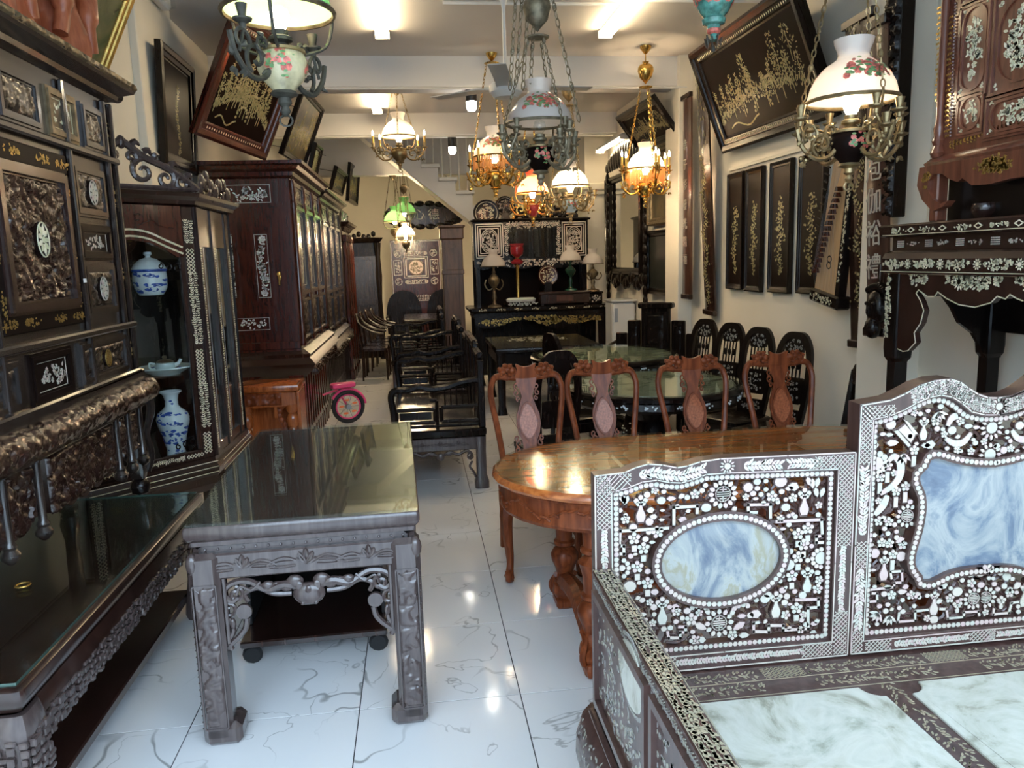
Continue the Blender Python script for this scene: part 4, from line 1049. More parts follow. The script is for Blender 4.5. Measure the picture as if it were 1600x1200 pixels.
ccx = [.595,1.038,1.575,2.10]
m_sh = MT['burl']
c0 = red_chair('red-brown dining chair at the rounded end of the oval table, leftmost of four', (ccx[0],3.965,0), 0, GC, m_sh)
clone(c0, 'second red-brown dining chair from the left behind the oval table', (ccx[1],3.99,0), 0, GC)
clone(c0, 'third red-brown dining chair from the left behind the oval table', (ccx[2],3.985,0), 0, GC)
clone(c0, 'rightmost red-brown dining chair behind the oval table, nearest the daybed', (ccx[3],4.01,0), -.06, GC)
# ---------------------------------------------------------------- panelled furniture along the left wall
def ring(x0, x1, z0, z1, w): return [(x0-w,z0-w),(x1+w,z0-w),(x1+w,z1+w),(x0-w,z1+w)]
def panel(parent, x0, x1, z0, z1, y, kind, wood_, seed=1, M=None, w=.02, proud=.016, depth=.012, size=.03, step=.0075, ink=None, medal=0, n=60, r=.008, name='panel', label=None):
    W, H = x1-x0, z1-z0
    if kind == 'carved':
        p = MB(M).field(x0, x1, z0, z1, y-.001, carve(W,H,step,seed,size,depth)).build(name, wood_, parent, smooth=70, label=label)
    else:
        p = MB(M).box(x0, x1, y-.005, y+.004, z0, z1, .003).build(name, wood_, parent, smooth=0, label=label)
    o = MB(M).ringprism(ring(x0,x1,z0,z1,w), ring(x0,x1,z0,z1,.002), y-proud, y+.004)
    o.ringprism(ring(x0,x1,z0,z1,.002), ring(x0,x1,z0,z1,-.006), y-proud*.55, y+.003)
    o.ringprism(ring(x0,x1,z0,z1,w+.010), ring(x0,x1,z0,z1,w), y-proud*.6, y+.004)
    o.build('moulding', wood_, p, smooth=0)
    MM = M or Matrix.Identity(4); O = MM @ Vector((0,y-.005,0)); R3 = MM.to_3x3()
    if kind == 'inlay' and ink:
        k = Ink(seed); cx, cz = (x0+x1)/2, (z0+z1)/2
        if H > W*1.3:
            q = [(cx+W*.14*math.sin(i*.9), z0+H*(.12+.76*i/8)) for i in range(9)]
            k.vine(q, r*2.0, r, r*2.2)
            for i in range(0, 9, 2): k.flower(q[i][0], q[i][1], r*2.4, 6, i)
            k.bloom(cx, cz, W*.5, H*.72, n, r)
        else: k.bloom(cx, cz, W*.78, H*.66, n, r)
        k.strip([(x0+W*.06,z0+H*.06),(x1-W*.06,z0+H*.06),(x1-W*.06,z1-H*.06),(x0+W*.06,z1-H*.06),(x0+W*.06,z0+H*.06)], .003)
        k.build('inlay', ink, p, O, R3 @ Vector((1,0,0)), R3 @ Vector((0,0,1)))
    if medal:
        cx, cz = (x0+x1)/2, (z0+z1)/2; rx, rz = medal
        b = MB(M).prism(oval(cx,cz,rx,rz,20), y-depth-.006, y); b.build('medallion', MT['lacq'], p, smooth=25)
        k = Ink(seed+5)
        for i in range(9):
            a = 2*PI*i/9; k.leaf(cx+rx*.25*math.cos(a), cz+rz*.25*math.sin(a), math.atan2(rz*math.sin(a),rx*math.cos(a)), rx*.66 if abs(math.cos(a)) > .5 else rz*.62, rx*.36)
        k.disc(cx, cz, min(rx,rz)*.26, 8); e = oval(cx,cz,rx*.95,rz*.95,20); k.strip(e+[e[0]], .004)
        O2 = MM @ Vector((0,y-depth-.006,0)); k.build('medallion_inlay', ink or MT['shell'], p, O2, R3 @ Vector((1,0,0)), R3 @ Vector((0,0,1)), t=.003)
    return p
def cornice(parent, x0, x1, y0, y1, z, prof, m, name='cornice', M=None):
    return MB(M).loft([(x0,y0),(x1,y0),(x1,y1),(x0,y1)], [(o,z+h) for o,h in prof]).build(name, m, parent, smooth=20)

# --- long console with glass top
cs = thing('carved_console', 'long dark console with glass top and lower shelf against the left wall', 'console', (-1.05,2.83,0), PI/2)
hx = .865; E_ = MT['dark']
MB().loft(rrect(-hx,hx,0,.66,.02,3), [(-.05,.515),(-.02,.52),(-.004,.54),(.004,.565),(0,.585),(-.012,.592)]).build('top', E_, cs)
MB().loft(grow(rrect(-hx,hx,0,.66,.02,3),-.02), [(0,.593),(0,.602)]).build('glass_top', MT['topglass'], cs, smooth=0)
MB().loft(grow(rrect(-hx,hx,0,.66,.02,3),-.02), [(0,.593),(0,.602)], cap=False).build('glass_edge', MT['edge'], cs, smooth=0)
ap = MB().loft(rrect(-hx+.02,hx-.02,.02,.64,.02,2), [(0,.40),(.012,.43),(.016,.47),(0,.515)]).build('apron', E_, cs)
def fret(x0, x1, z0, z1, y, seed, s=.028):
    b = MB(); rg_ = random.Random(seed); x = x0
    while x < x1:
        z = z0+rg_.random()*.01
        while z < z1-s*.4:
            a = rg_.uniform(.5,1.3)*s; h = rg_.uniform(.4,.8)*s
            b.box(x, x+a, y-rg_.uniform(.006,.016), y+.004, z, min(z+h,z1), .003); z += h+.005
        x += s*1.1
    return b
fret(-hx+.05,hx-.05,.385,.47,.008,3).build('fret_carving', MT['grey'], ap, kind='stuff')
rl = MB()
for i in range(26):
    x = -hx+.08+i*.066; rl.tube([(x+.02*math.cos(a),.004,.40+.012*math.sin(a)) for a in np.linspace(0,PI*1.6,7)], .006, 5)
rl.build('scroll_carving', MT['grey'], ap, kind='stuff')
MB().box(-hx+.03,hx-.03,.09,.62,.085,.125,.006).build('lower_shelf', E_, cs)
for x in (-hx+.005, hx-.105):
    for y in (.0, .56):
        lg = MB().loft(rrect(x,x+.10,y+.005,y+.095,.02,2), [(0,0),(.012,.03),(.006,.08),(-.012,.2),(-.012,.34),(.0,.42),(.012,.47),(.0,.515)]).build('leg', MT['grey'], cs)
        if y == 0:
            fret(x+.005,x+.095,.30,.46,.0,int(9+x*10),.03).build('leg_fret', MT['grey'], lg, kind='stuff')
            fr = fret(-.09,-.005,.30,.46,0,5,.03); Ms = Matrix(((0,1,0,x+.002),(-1,0,0,0),(0,0,1,0),(0,0,0,1)))
            fr.v = [tuple(Ms @ Vector(v)) for v in fr.v]; fr.build('leg_fret', MT['grey'], lg, kind='stuff')

rgm = thing('brass_ring', 'small brass ring lying on the console glass', 'ring', (*az(36,916,.604)[:2],.604)); MB().tube([(.022*math.cos(a),.022*math.sin(a),.004) for a in np.linspace(0,2*PI,17)[:-1]], .004, 6, True).build('ring', MT['brass'], rgm)
# --- great carved cabinet standing on it
gc = thing('carved_cabinet', 'tall black carved cabinet with shell medallions standing on the glass-topped console', 'cabinet', (-1.30,2.90,0), PI/2)
K = MT['ebony']
MB().box(-.82,.82,.0,.42,1.17,2.37,.004).build('body', K, gc, smooth=0)
cornice(gc, -.83,.83,-.0,.42, 2.37, [(-.0,0),(.03,.012),(.035,.03),(.085,.05),(.095,.07),(.09,.085),(.06,.09)], K)
relief_band(gc, 'cornice_carving', MT['bronze'], -.92, .92, 2.432, 2.462, -.092, 71, .03, .012, .008)
fin = MB().lathe([(.001,0),(.03,.01),(.036,.03),(.026,.05),(.032,.06),(.024,.08),(.028,.09),(.012,.11),(.001,.115)], 0, 0, 0, 14, 'x')
fin.v = [(a+.92,b+.02,c+2.43) for a,b,c in fin.v]; fin.build('finial', K, gc)
MB().box(.83,.93,.0,.06,2.41,2.46,.006).build('finial_arm', K, gc)
for i, (a, b, k) in enumerate(((-.12,.11,'carved'),(.23,.42,'inlay'),(.53,.68,'carved'),(-.42,-.23,'inlay'),(-.68,-.53,'carved'))):
    panel(gc, a, b, 2.165, 2.285, 0, k, K if k == 'carved' else MT['bronze'], 80+i, ink=MT['shell'], n=26, r=.009)
panel(gc, -.22,.22,1.545,1.965, 0, 'carved', MT['dark'], 90, w=.03, proud=.03, depth=.022, size=.032, medal=(.045,.062), step=.006, label='deeply carved panel with a gold lion medallion')
for i, (x0, x1, z0, z1) in enumerate(((-.3,.3,2.005,2.075),(-.3,.3,1.445,1.51),(.255,.305,1.51,2.0),(-.305,-.255,1.51,2.0))):
    s_ = MB().box(x0,x1,-.012,.002,z0,z1,.004).build('inlaid_strip', MT['lacq'], gc, smooth=0)
    k = Ink(95+i)
    if x1-x0 > .2:
        for c in (-.26,-.11,.11,.26): k.bloom(c,(z0+z1)/2,.11,.03,26,.006)
    else:
        for c in (1.55,1.72,1.95): k.bloom((x0+x1)/2,c,.03,.10,22,.005)
    k.build('inlay', MT['gilt'], s_, (0,-.012,0))
for sg in (1,-1):
    for i, (z0, z1, k) in enumerate(((1.888,2.028,'carved'),(1.717,1.80,'inlay'),(1.495,1.645,'carved'))):
        a, b = sorted((sg*.385,sg*.635))
        panel(gc, a, b, z0, z1, 0, k, K if k == 'carved' else MT['lacq'], 100+i+sg, ink=MT['pearl'], n=34, r=.009, medal=(.040,.050) if k == 'carved' else 0)
for i, (a, b, k, md) in enumerate(((-.13,.12,'inlay',0),(.26,.685,'carved',(.03,.036)),(-.685,-.26,'carved',(.03,.036)))):
    panel(gc, a, b, 1.228, 1.342, 0, k, MT['lacq'] if k == 'inlay' else K, 110+i, ink=MT['pearl'] if k == 'inlay' else MT['gilt'], n=48, r=.010, medal=md)
for x in (-.80,-.335,.335,.72,.80,-.72): MB().box(x-.012,x+.012,-.022,.0,1.18,2.36,.006).build('stile', K, gc)
for z in (2.115,1.40,1.185): MB().box(-.82,.82,-.03,.0,z-.014,z+.014,.007).build('rail', K, gc)
for i, z in enumerate((2.23,1.96,1.62,1.28)):
    k = Ink(120+i).bloom(.765,z,.035,.11,26,.006); k.build('stile_inlay', MT['gilt'], gc, (0,-.002,0), t=.003)
MB().box(.305,.325,-.026,-.022,1.60,1.615).build('price_tag', MT['white'], gc, smooth=0)
# carved roll and hanging aprons
H = carve(1.70,.20,.0085,130,.045,.016,1.3,False); nz, nx = H.shape; vs = []; fs = []
for k in range(nz):
    a = math.radians(-100+200*k/(nz-1))
    for i in range(nx):
        r_ = .045+H[k,i]; vs.append((-.85+1.70*i/(nx-1), -.03-r_*math.cos(a), 1.095+r_*math.sin(a)))
fs = [(k*nx+i,k*nx+i+1,(k+1)*nx+i+1,(k+1)*nx+i) for k in range(nz-1) for i in range(nx-1)]
MB().add(vs, fs).build('carved_roll', MT['dark'], gc, smooth=70)
MB().box(-.85,.85,-.03,.40,1.02,1.19,.006).build('lower_rail', K, gc)
def scallop(x0, x1, zt, zl, n):
    pts = [(x0,zt),(x1,zt)]
    for i in range(n):
        c = x1-(x1-x0)*(i+.5)/n; r = (x1-x0)/n/2; pts += arc(c, zl, r, 0, -180, 5, .022+.02*math.sin(PI*(i+.5)/n))
    return pts
for i, (a, b) in enumerate(((-.14,.44),(.50,.585),(.615,.71),(-.30,-.25),(-.72,-.30))):
    zl = .83 if b-a > .3 else .86
    p = MB().prism(scallop(a,b,1.02,zl,5 if b-a > .3 else 2), -.005, .02).build('carved_apron', MT['dark'], gc)
    relief_band(p, 'apron_carving', MT['dark'], a, b, zl-.02, 1.015, -.006, 140+i, .03, .02, .0065)
for x in (-.235,.462,.595,-.455,.74):
    c = MB().lathe([(.001,.75),(.012,.755),(.026,.77),(.028,.785),(.018,.80),(.022,.81),(.014,.825),(.014,1.02),(.02,1.03)], x, -.02, 0, 12).build('turned_drop', K, gc)
for x in (-.80,.80):
    for y in (.03,.36):
        MB().loft(rrect(x-.03,x+.03,y-.03,y+.03,.012,2), [(0,.68),(.008,.72),(-.006,.80),(.0,1.02)]).build('foot_post', K, gc)
        MB().lathe([(.028,.603),(.04,.61),(.046,.635),(.04,.66),(.026,.675),(.032,.685)], x, y, 0, 14).build('bun_foot', MT['black'], gc)
MB().tube(spline([(.845,-.02,1.12),(.86,-.035,1.0),(.84,-.01,.88),(.85,-.02,.78),(.83,0,.70)],4), [.02]*6+[.016]*11, 7).build('bracket', K, gc)
sb = MB()
for i in range(9): sb.ell((.835+.006*math.sin(i*2.3),.02,2.34-.045*i), (.022+.008*math.sin(i*1.7),.03,.030), 8, 5)
sb.build('side_bracket_carving', MT['bronze'], gc, kind='stuff')

# --- carved wooden figures on the cabinet
def figure(name, label, x, y, z, s, seed, ph):
    rg_ = np.random.RandomState(seed); nr, nz_ = 44, 40; vs = []
    prof = [(0,.0,.20),(.08,.0,.21),(.25,.01,.185),(.42,.02,.165),(.55,.01,.17),(.66,0,.165),(.76,0,.16),(.80,0,.12),(.83,0,.055),(.86,0,.06),(.93,0,.072),(.98,0,.06),(1,0,.02)]
    zs = np.linspace(0,1,nz_); R_ = np.interp(zs,[p[0] for p in prof],[p[2] for p in prof]); f1, f2 = rg_.rand(2)*6
    for k, zz_ in enumerate(zs):
        for i in range(nr):
            a = 2*PI*i/nr; body = max(0,1-zz_/.78)
            fold = 1+.13*body*math.sin(5*a+f1+zz_*5)+.09*body*math.sin(9*a+f2-zz_*9)+.05*body*math.sin(16*a+zz_*14)
            r = R_[k]*fold; vs.append((r*math.cos(a)*s*1.05+.03*s*math.sin(zz_*4+ph), r*math.sin(a)*s*.8, zz_*s))
    fs = [(k*nr+i,k*nr+(i+1)%nr,(k+1)*nr+(i+1)%nr,(k+1)*nr+i) for k in range(nz_-1) for i in range(nr)]+[tuple(range(nr)), tuple((nz_-1)*nr+i for i in range(nr))]
    o = MB().add(vs, fs)
    for g in (-1,1):
        o.tube(spline([(g*.15*s,0,.74*s),(g*.21*s,-.05*s,.60*s),(g*.13*s,-.17*s,.50*s),(g*.03*s,-.21*s,.53*s)],5), [.05*s]*6+[.065*s]*5+[.05*s]*3+[.025*s]*2, 9)
        o.tube(spline([(g*.13*s,-.16*s,.48*s),(g*.16*s,-.15*s,.34*s),(g*.12*s,-.16*s,.22*s),(g*.15*s,-.15*s,.10*s)],5), [.03*s]*5+[.045*s]*6+[.03*s]*5, 8)
    o.ell((.03*s,-.065*s,.90*s), (.012*s,.02*s,.022*s), 8, 5).ell((0,.01*s,.985*s), (.045*s,.045*s,.04*s), 10, 6)
    t = thing(name, label, 'statue', (x,y,z), PI/2)
    f = o.build('figure', MT['statue'], t, smooth=60)
    MB().loft(oval(0,0,.24*s,.19*s,18), [(.0,-.0),(.01*s,.01),(0,.03*s)]).build('base', MT['statue'], t)
zc_ = 2.463
figure('wooden_statue', 'orange wood statue of a robed figure on the carved cabinet, beside the gilt frame', -1.47, 3.52, zc_, .98, 3, .4)
figure('wooden_statue', 'orange wood statue of a robed figure on the carved cabinet, at the picture edge', -1.47, 3.02, zc_, .92, 8, 1.4)

# --- diagonal display cabinet with porcelain
dc = thing('display_cabinet', 'diagonal glass display cabinet with carved crest holding blue and white porcelain', 'cabinet', (-1.468,4.305,0), PI/4)
DI = inv(dc); B_, C_, D_, E2 = (-1.715,4.06), (-1.216,4.559), (-1.19,5.31), (-1.735,5.31)
poly = [tuple((DI @ Vector((x,y,0)))[:2]) for x,y in (B_,C_,D_,E2)]; R = MT['maroon']; Kd = MT['dark']
MB().loft(poly, [(-.01,.36),(.02,.37),(.035,.41),(.02,.45),(.03,.47),(.035,.50),(.012,.53),(.012,.56)]).build('base', Kd, dc, smooth=20)
bl = Ink(1)
for z in (.475,.505,.538): bl.strip([(-.36,z),(.36,z)], .004)
bl.build('base_inlay', MT['shell'], dc, (0,-.038,0))
bs = Ink(2)
for z in (.475,.505,.538): bs.strip([(4.56,z),(5.31,z)], .004)
bs.build('base_inlay', MT['shell'], dc, DI @ Vector((-1.16,0,0)), DI.to_3x3() @ Vector((0,1,0)), (0,0,1))
for x, y in poly: MB().box(x*.93-.03,x*.93+.03,y*.96+.0,y*.96+.06,0,.37,.008).build('leg', Kd, dc)
MB().loft(grow(poly,-.01), [(0,.56),(0,.585)]).build('floor_board', MT['black'], dc, smooth=0)
for z in (1.055,1.505): MB().loft(grow(poly,-.03), [(0,z-.008),(0,z)]).build('glass_shelf', MT['pane'], dc, smooth=0)
a_, b_ = poly[3], poly[0]
MB().loft([b_,a_,(a_[0]+.012,a_[1]+.0),(b_[0]+.012,b_[1])], [(0,.56),(0,1.98)]).build('back_panel', MT['black'], dc, smooth=0)
a_, b_ = poly[2], poly[3]
MB().loft([a_,b_,(b_[0],b_[1]-.015),(a_[0],a_[1]-.015)], [(0,.56),(0,1.98)]).build('back_panel', MT['black'], dc, smooth=0)
# front: stiles, arched head, door frame
hw = .357
for s in (-1,1):
    a, b = sorted((s*.29,s*hw)); st_ = MB().box(a,b,-.012,.03,.56,1.98,.005).build('front_stile', Kd, dc)
    k = Ink(151); c = s*.325
    for z0, z1, ty in ((.60,.72,0),(.74,1.0,1),(1.0,1.20,0),(1.22,1.62,1),(1.62,1.76,0),(1.78,1.90,1)):
        if ty: k.vine([(c-.012,z0),(c-.012,z1)], .014, .006, .012).vine([(c+.016,z0),(c+.016,z1)], .012, .005, .013)
        else:
            zz_ = z0
            while zz_ < z1:
                for dx in (-.014,.010): k.strip([(c+dx-.010,zz_),(c+dx,zz_+.010),(c+dx+.010,zz_),(c+dx,zz_-.010),(c+dx-.010,zz_)], .0042)
                zz_ += .02
    k.build('stile_inlay', MT['shell'], st_, (0,-.012,0))
arch = [(-.29,1.98),(.29,1.98),(.29,1.70),(.25,1.705),(.19,1.745),(.10,1.785),(0,1.80),(-.10,1.785),(-.19,1.745),(-.25,1.705),(-.29,1.70)]
hd = MB().prism(arch, -.010, .03).build('arched_head', R, dc)
k = Ink(152)
for d in (.016,.05): k.strip(spline([(-.28,1.71+d),(-.19,1.748+d),(-.10,1.788+d),(0,1.803+d),(.10,1.788+d),(.19,1.748+d),(.28,1.71+d)],3), .010)
k.build('arch_inlay', MT['shell'], hd, (0,-.010,0))
sc_ = MB()
for g in (-1,1):
    sc_.tube([(x,-.012,z) for x,z in spiral(g*.05,1.91,.034,.008,-90,-90+g*400,16)], .004, 5)
    sc_.tube(spline([(g*.05,-.012,1.875),(g*.12,-.012,1.90),(g*.17,-.012,1.87),(g*.24,-.012,1.86)],4), .004, 5)
sc_.build('scroll_relief', R, hd, kind='stuff')
MB().box(-.29,.29,-.014,.02,.56,.62,.006).build('door_rail', Kd, dc)
k = Ink(153).vine([(-.28,.59),(.18,.59)], .012, .005, .011)
for i in range(5): k.strip([(.19+.02*i,.59),(.20+.02*i,.60),(.21+.02*i,.59),(.20+.02*i,.58),(.19+.02*i,.59)], .004)
k.build('door_rail_inlay', MT['shell'], dc, (0,-.014,0))
for s in (-1,1):
    a, b = sorted((s*.262,s*.29)); MB().box(a,b,-.018,.0,.62,1.71,.005).build('door_stile', Kd, dc)
MB().prism([(-.265,.62),(.265,.62),(.265,1.71),(.19,1.75),(.10,1.79),(0,1.802),(-.10,1.79),(-.19,1.75),(-.265,1.71)], -.004, .0).build('glass_door', MT['pane'], dc, smooth=0)
cc = MB()
for s in (-1,1):
    for z0, g in ((.63,1),(1.69,-1)):
        for j in range(3): cc.tube([(x,-.008,z) for x,z in spiral(s*(.24-.045*j),z0+g*(.03+.006*(2-j)),.024-.004*j,.006,90,90+s*g*380,12)], .004, 5)
cc.build('corner_brackets', MT['black'], dc, kind='stuff')
# side towards the wall run: slim panes between posts
SM = DI @ Matrix(((0,1,0,-1.17),(1,0,0,0),(0,0,1,0),(0,0,0,1)))        # u = world y, front = +x : handled by sign
def side_box(y0, y1, d0, d1, z0, z1, nm, m, c=.003):
    return MB(DI).box(-1.20+d0,-1.20+d1,y0,y1,z0,z1,c).build(nm, m, dc)
for y0, y1 in ((4.57,4.64),(4.86,4.94),(5.20,5.30)): side_box(y0,y1,-.03,.012,.56,1.98,'side_post',Kd)
for y0, y1 in ((4.64,4.86),(4.94,5.20)):
    side_box(y0,y1,-.015,-.010,.62,1.76,'side_pane',MT['pane'],0); side_box(y0,y1,-.03,.004,1.76,1.98,'side_head',Kd); side_box(y0,y1,-.03,.004,.56,.62,'side_rail',Kd)
    side_box(y0+.012,y0+.075,-.009,-.002,.62,1.76,'sky_reflection_strip',MT['steel'])  # sky reflection in the side panes, put into the strip's colour
k = Ink(155)
for y in (4.59,4.90,5.25): k.vine([(y,.6),(y,1.75)], .014, .006, .014)
k.build('side_inlay', MT['shell'], dc, DI @ Vector((-1.188,0,0)), DI.to_3x3() @ Vector((0,1,0)), (0,0,1))
MB().loft(poly, [(.0,1.98),(.03,1.99),(.035,2.01),(.06,2.03),(.065,2.05),(.0,2.06)]).build('cornice', Kd, dc, smooth=20)
cr = MB()
def scroll(mb, cx, cz, r, a0, turn, y=-.02, w=.017): mb.tube([(x,y,z) for x,z in spiral(cx,cz,r,r*.2,a0,a0+turn,18)], [w*(1-.45*i/18) for i in range(19)], 6)
for s in (-1,1):
    scroll(cr, s*.10, 2.15, .065, 90, s*430); scroll(cr, s*.22, 2.12, .055, 60, -s*430); scroll(cr, s*.315, 2.10, .045, 90, s*420)
    cr.tube(spline([(0,-.02,2.30),(s*.06,-.02,2.26),(s*.12,-.02,2.22),(s*.20,-.02,2.19),(s*.28,-.02,2.15),(s*.36,-.02,2.10),(s*.40,-.02,2.07)],4), .019, 7)
    for q in ((.05,2.28,40),(.11,2.25,20),(.16,2.215,70),(.25,2.19,30),(.33,2.14,10)):
        a = math.radians(q[2]); x, z = s*q[0], q[1]
        cr.tube(spline([(x,-.02,z),(x+s*.025*math.cos(a),-.03,z+.025*math.sin(a)),(x+s*.045*math.cos(a-.7),-.02,z+.045*math.sin(a-.7))],3), [.016,.018,.018,.016,.012,.008,.004], 6)
    scroll(cr, s*.045, 2.22, .035, -90, s*400)
cr.ell((0,-.02,2.29), (.025,.02,.035), 10, 6).tube([(-.38,-.02,2.07),(.38,-.02,2.07)], .014, 6)
cr.build('carved_crest', MT['grey'], dc, kind='stuff', label='pierced crest of curling acanthus scrolls')
c2 = MB(DI)
for i in range(7):
    y = 4.62+i*.1; c2.tube([(-1.16,y+.04*math.cos(t),2.09+.035*math.sin(t)+.03*math.sin(i*2.1)) for t in np.linspace(0,5.2,12)], .012, 6).ell((-1.16,y,2.12+.03*math.sin(i*1.7)), (.02,.04,.045), 8, 5)
c2.build('side_crest', MT['grey'], dc, kind='stuff')

def on_door(px, py, d=.16):
    """point inside the cabinet seen through the door, d metres behind the glass"""
    n = Vector((.7071,-.7071,0)); p0 = Vector((-1.468,4.305,0))-n*d; r_ = ray(px,py); o = Vector((0,0,EYE))
    return o+r_*((p0-o).dot(n)/r_.dot(n))
def motif_band(parent, prof, n, seed, z0, z1, mat=None, s=.012):
    """cobalt brushwork laid on a turned vessel"""
    rg_ = random.Random(seed); vs = []; fs = []
    zs = [p[1] for p in prof]; rs = [p[0] for p in prof]
    for _ in range(n):
        z = rg_.uniform(z0,z1); a = rg_.random()*2*PI; r = float(np.interp(z,zs,rs))+.0012
        L, h = s*rg_.uniform(.6,1.8), s*rg_.uniform(.25,.7); k0 = len(vs)
        for j in range(8):
            t = 2*PI*j/8; aa = a+L*math.cos(t)/r; zz_ = z+h*math.sin(t)*(1+.4*math.sin(3*t+a)); rr = float(np.interp(zz_,zs,rs))+.0012
            vs.append((rr*math.cos(aa), rr*math.sin(aa), zz_))
        fs.append(tuple(range(k0,k0+8)))
    return MB().add(vs, fs).build('blue_painting', mat or MT['cobalt'], parent, smooth=0, kind='stuff')
def vessel(name, label, cat, loc, prof, mat, bands, sc=1):
    t = thing(name, label, cat, loc); prof = [(r*sc,z*sc) for r,z in prof]
    MB().lathe(prof, seg=28).build('body', mat, t)
    for i, (n, z0, z1, s) in enumerate(bands): motif_band(t, [(r,z) for r,z in prof if r > .001], n, 7+i, z0*sc, z1*sc, s=s*sc)
    return t
sh1, sh2, sh0 = 1.505, 1.055, .585
p = on_door(237,462,.14); sc = .088/.07
jar = vessel('lidded_jar', 'blue and white lidded porcelain jar on the upper glass shelf', 'jar', (p.x,p.y,sh1), [(.001,0),(.05,0),(.055,.006),(.068,.03),(.072,.06),(.070,.095),(.066,.105)], MT['porcelain'], ((60,.01,.095,.013),), sc)
MB().lathe([(r*sc,z*sc) for r,z in [(.071,.105),(.073,.112),(.070,.118),(.06,.135),(.035,.155),(.012,.162),(.010,.168),(.018,.176),(.016,.186),(.001,.188)]], seg=24).build('lid', MT['porcelain'], jar)
MB().lathe([(.0715*sc,.100*sc),(.0745*sc,.104*sc),(.0745*sc,.110*sc),(.0715*sc,.113*sc)], seg=24).build('rim_band', MT['cobalt'], jar)
p = on_door(260,590,.14)
pl_ = vessel('porcelain_plate', 'pale blue porcelain plate on the middle glass shelf under the teapot', 'plate', (p.x,p.y,sh2), [(.001,.006),(.08,.006),(.085,0),(.09,.006),(.15,.036),(.165,.044),(.162,.05),(.09,.018),(.001,.016)], MT['celadon'], ((20,.03,.045,.008),), .92)
tp = thing('teapot', 'small white teapot with brown lid standing on the pale plate', 'teapot', (p.x,p.y,sh2+.016), .2)
MB().lathe([(.001,0),(.03,0),(.05,.012),(.056,.03),(.052,.046),(.036,.056)], seg=20).build('body', MT['celadon'], tp)
MB().lathe([(.045,.052),(.046,.056),(.03,.066),(.010,.070),(.008,.074),(.014,.08),(.011,.088),(.001,.09)], seg=18).build('lid', MT['bronze'], tp)
MB().tube(spline([(.045,0,.03),(.07,0,.042),(.085,0,.066)],4), [.014,.013,.012,.011,.010,.010,.009,.009,.009], 8).build('spout', MT['porcelain'], tp)
MB().tube(spline([(-.05,0,.045),(-.08,0,.05),(-.078,0,.02),(-.05,0,.015)],4), .006, 6).build('handle', MT['celadon'], tp)
p = on_door(276,710,.14)
vessel('porcelain_vase', 'blue and white baluster vase with flared neck at the bottom of the display cabinet', 'vase', (p.x,p.y,sh0),
       [(.001,0),(.048,0),(.05,.01),(.046,.03),(.062,.10),(.082,.17),(.086,.20),(.076,.23),(.045,.255),(.034,.27),(.033,.30),(.040,.33),(.058,.345),(.056,.349),(.034,.335),(.001,.33)], MT['porcelain'], ((70,.07,.20,.018),(40,.225,.24,.01),(14,.27,.32,.009),(30,.012,.04,.008)), 1.06)
# ---------------------------------------------------------------- wardrobe run on the left
def wardrobe(label, y0, y1, depth, z0, z1, m, XF=-.97, side=True, seed=200, ncol=3):
    yc, hw = (y0+y1)/2, (y1-y0)/2
    t = thing('inlaid_wardrobe', label, 'wardrobe', (XF,yc,0), PI/2); I = inv(t)
    MB().box(-hw,hw,0,depth,z0,z1,.008).build('body', m, t, smooth=0)
    cornice(t, -hw,hw,0,depth,z1,[(-.0,-.02),(.03,0),(.035,.03),(.07,.05),(.09,.075),(.12,.085),(.125,.11),(.05,.115)],m)
    # base with a bulging moulding, on slatted legs
    cornice(t, -hw,hw,0,depth,z0,[(.0,-.26),(.02,-.24),(.10,-.16),(.12,-.12),(.07,-.07),(.08,-.04),(.02,0)],MT['dark'],'base_moulding')
    relief_band(t, 'base_carving', MT['dark'], -hw,hw, z0-.235, z0-.13, -.075, seed, .05, .05, .014)
    nl = int(2*hw/.16)
    for i in range(nl+1):
        x = -hw+.04+i*(2*hw-.08)/nl; MB().box(x-.028,x+.028,.02,.075,0,z0-.22,.006).build('leg_slat', m, t)
    for x in (-hw+.03,hw-.03): MB().box(x-.03,x+.03,depth-.09,depth-.02,0,z0-.22,.006).build('leg', m, t)
    MB().box(-hw+.02,hw-.02,.02,.07,.16,.21,.006).build('stretcher', m, t)
    for i in range(ncol):
        a = -hw+.10+i*(2*hw-.12)/ncol; b = a+(2*hw-.12)/ncol-.10
        H = z1-z0
        panel(t, a,b, z1-.18,z1-.07,0,'inlay',MT['dark'],seed+i,ink=MT['shell'],n=24,r=.012)
        panel(t, a,b, z0+H*.34,z1-.26,0,'inlay',MT['dark'],seed+3+i,ink=MT['shell'],n=46,r=.013,proud=.03,w=.03)
        panel(t, a,b, z0+.08,z0+H*.27,0,'carved',MT['dark'],seed+6+i,step=.014,proud=.03)
    for i in range(ncol+1):
        x = -hw+.035+i*(2*hw-.07)/ncol
        MB().lathe([(.022,z0+.02),(.03,z0+.05),(.018,z0+.09),(.026,z0+.12),(.020,z0+.16),(.024,z1-.3),(.018,z1-.28),(.03,z1-.24),(.03,z1-.21),(.018,z1-.17),(.03,z1-.13),(.02,z1-.03)], x, -.012, 0, 10).build('turned_column', m, t)
    return t, I
wd, WI = wardrobe('maroon inlaid wardrobe with a brass key in its near end, behind the display cabinet', 6.6, 8.42, .63, .955, 2.36, MT['maroon'])
x_ = lambda px, py: ay(px, py, 6.6)
def endpanel(tl, br, seed, n, r):
    a, b = x_(*tl), x_(*br); x0, x1 = sorted((a.x,b.x)); z0, z1 = sorted((a.z,b.z))
    return panel(wd, x0, x1, z0, z1, 6.6, 'inlay', MT['maroon'], seed, WI, ink=MT['aqua'], n=n, r=r, w=.022, proud=.012, name='end_panel')
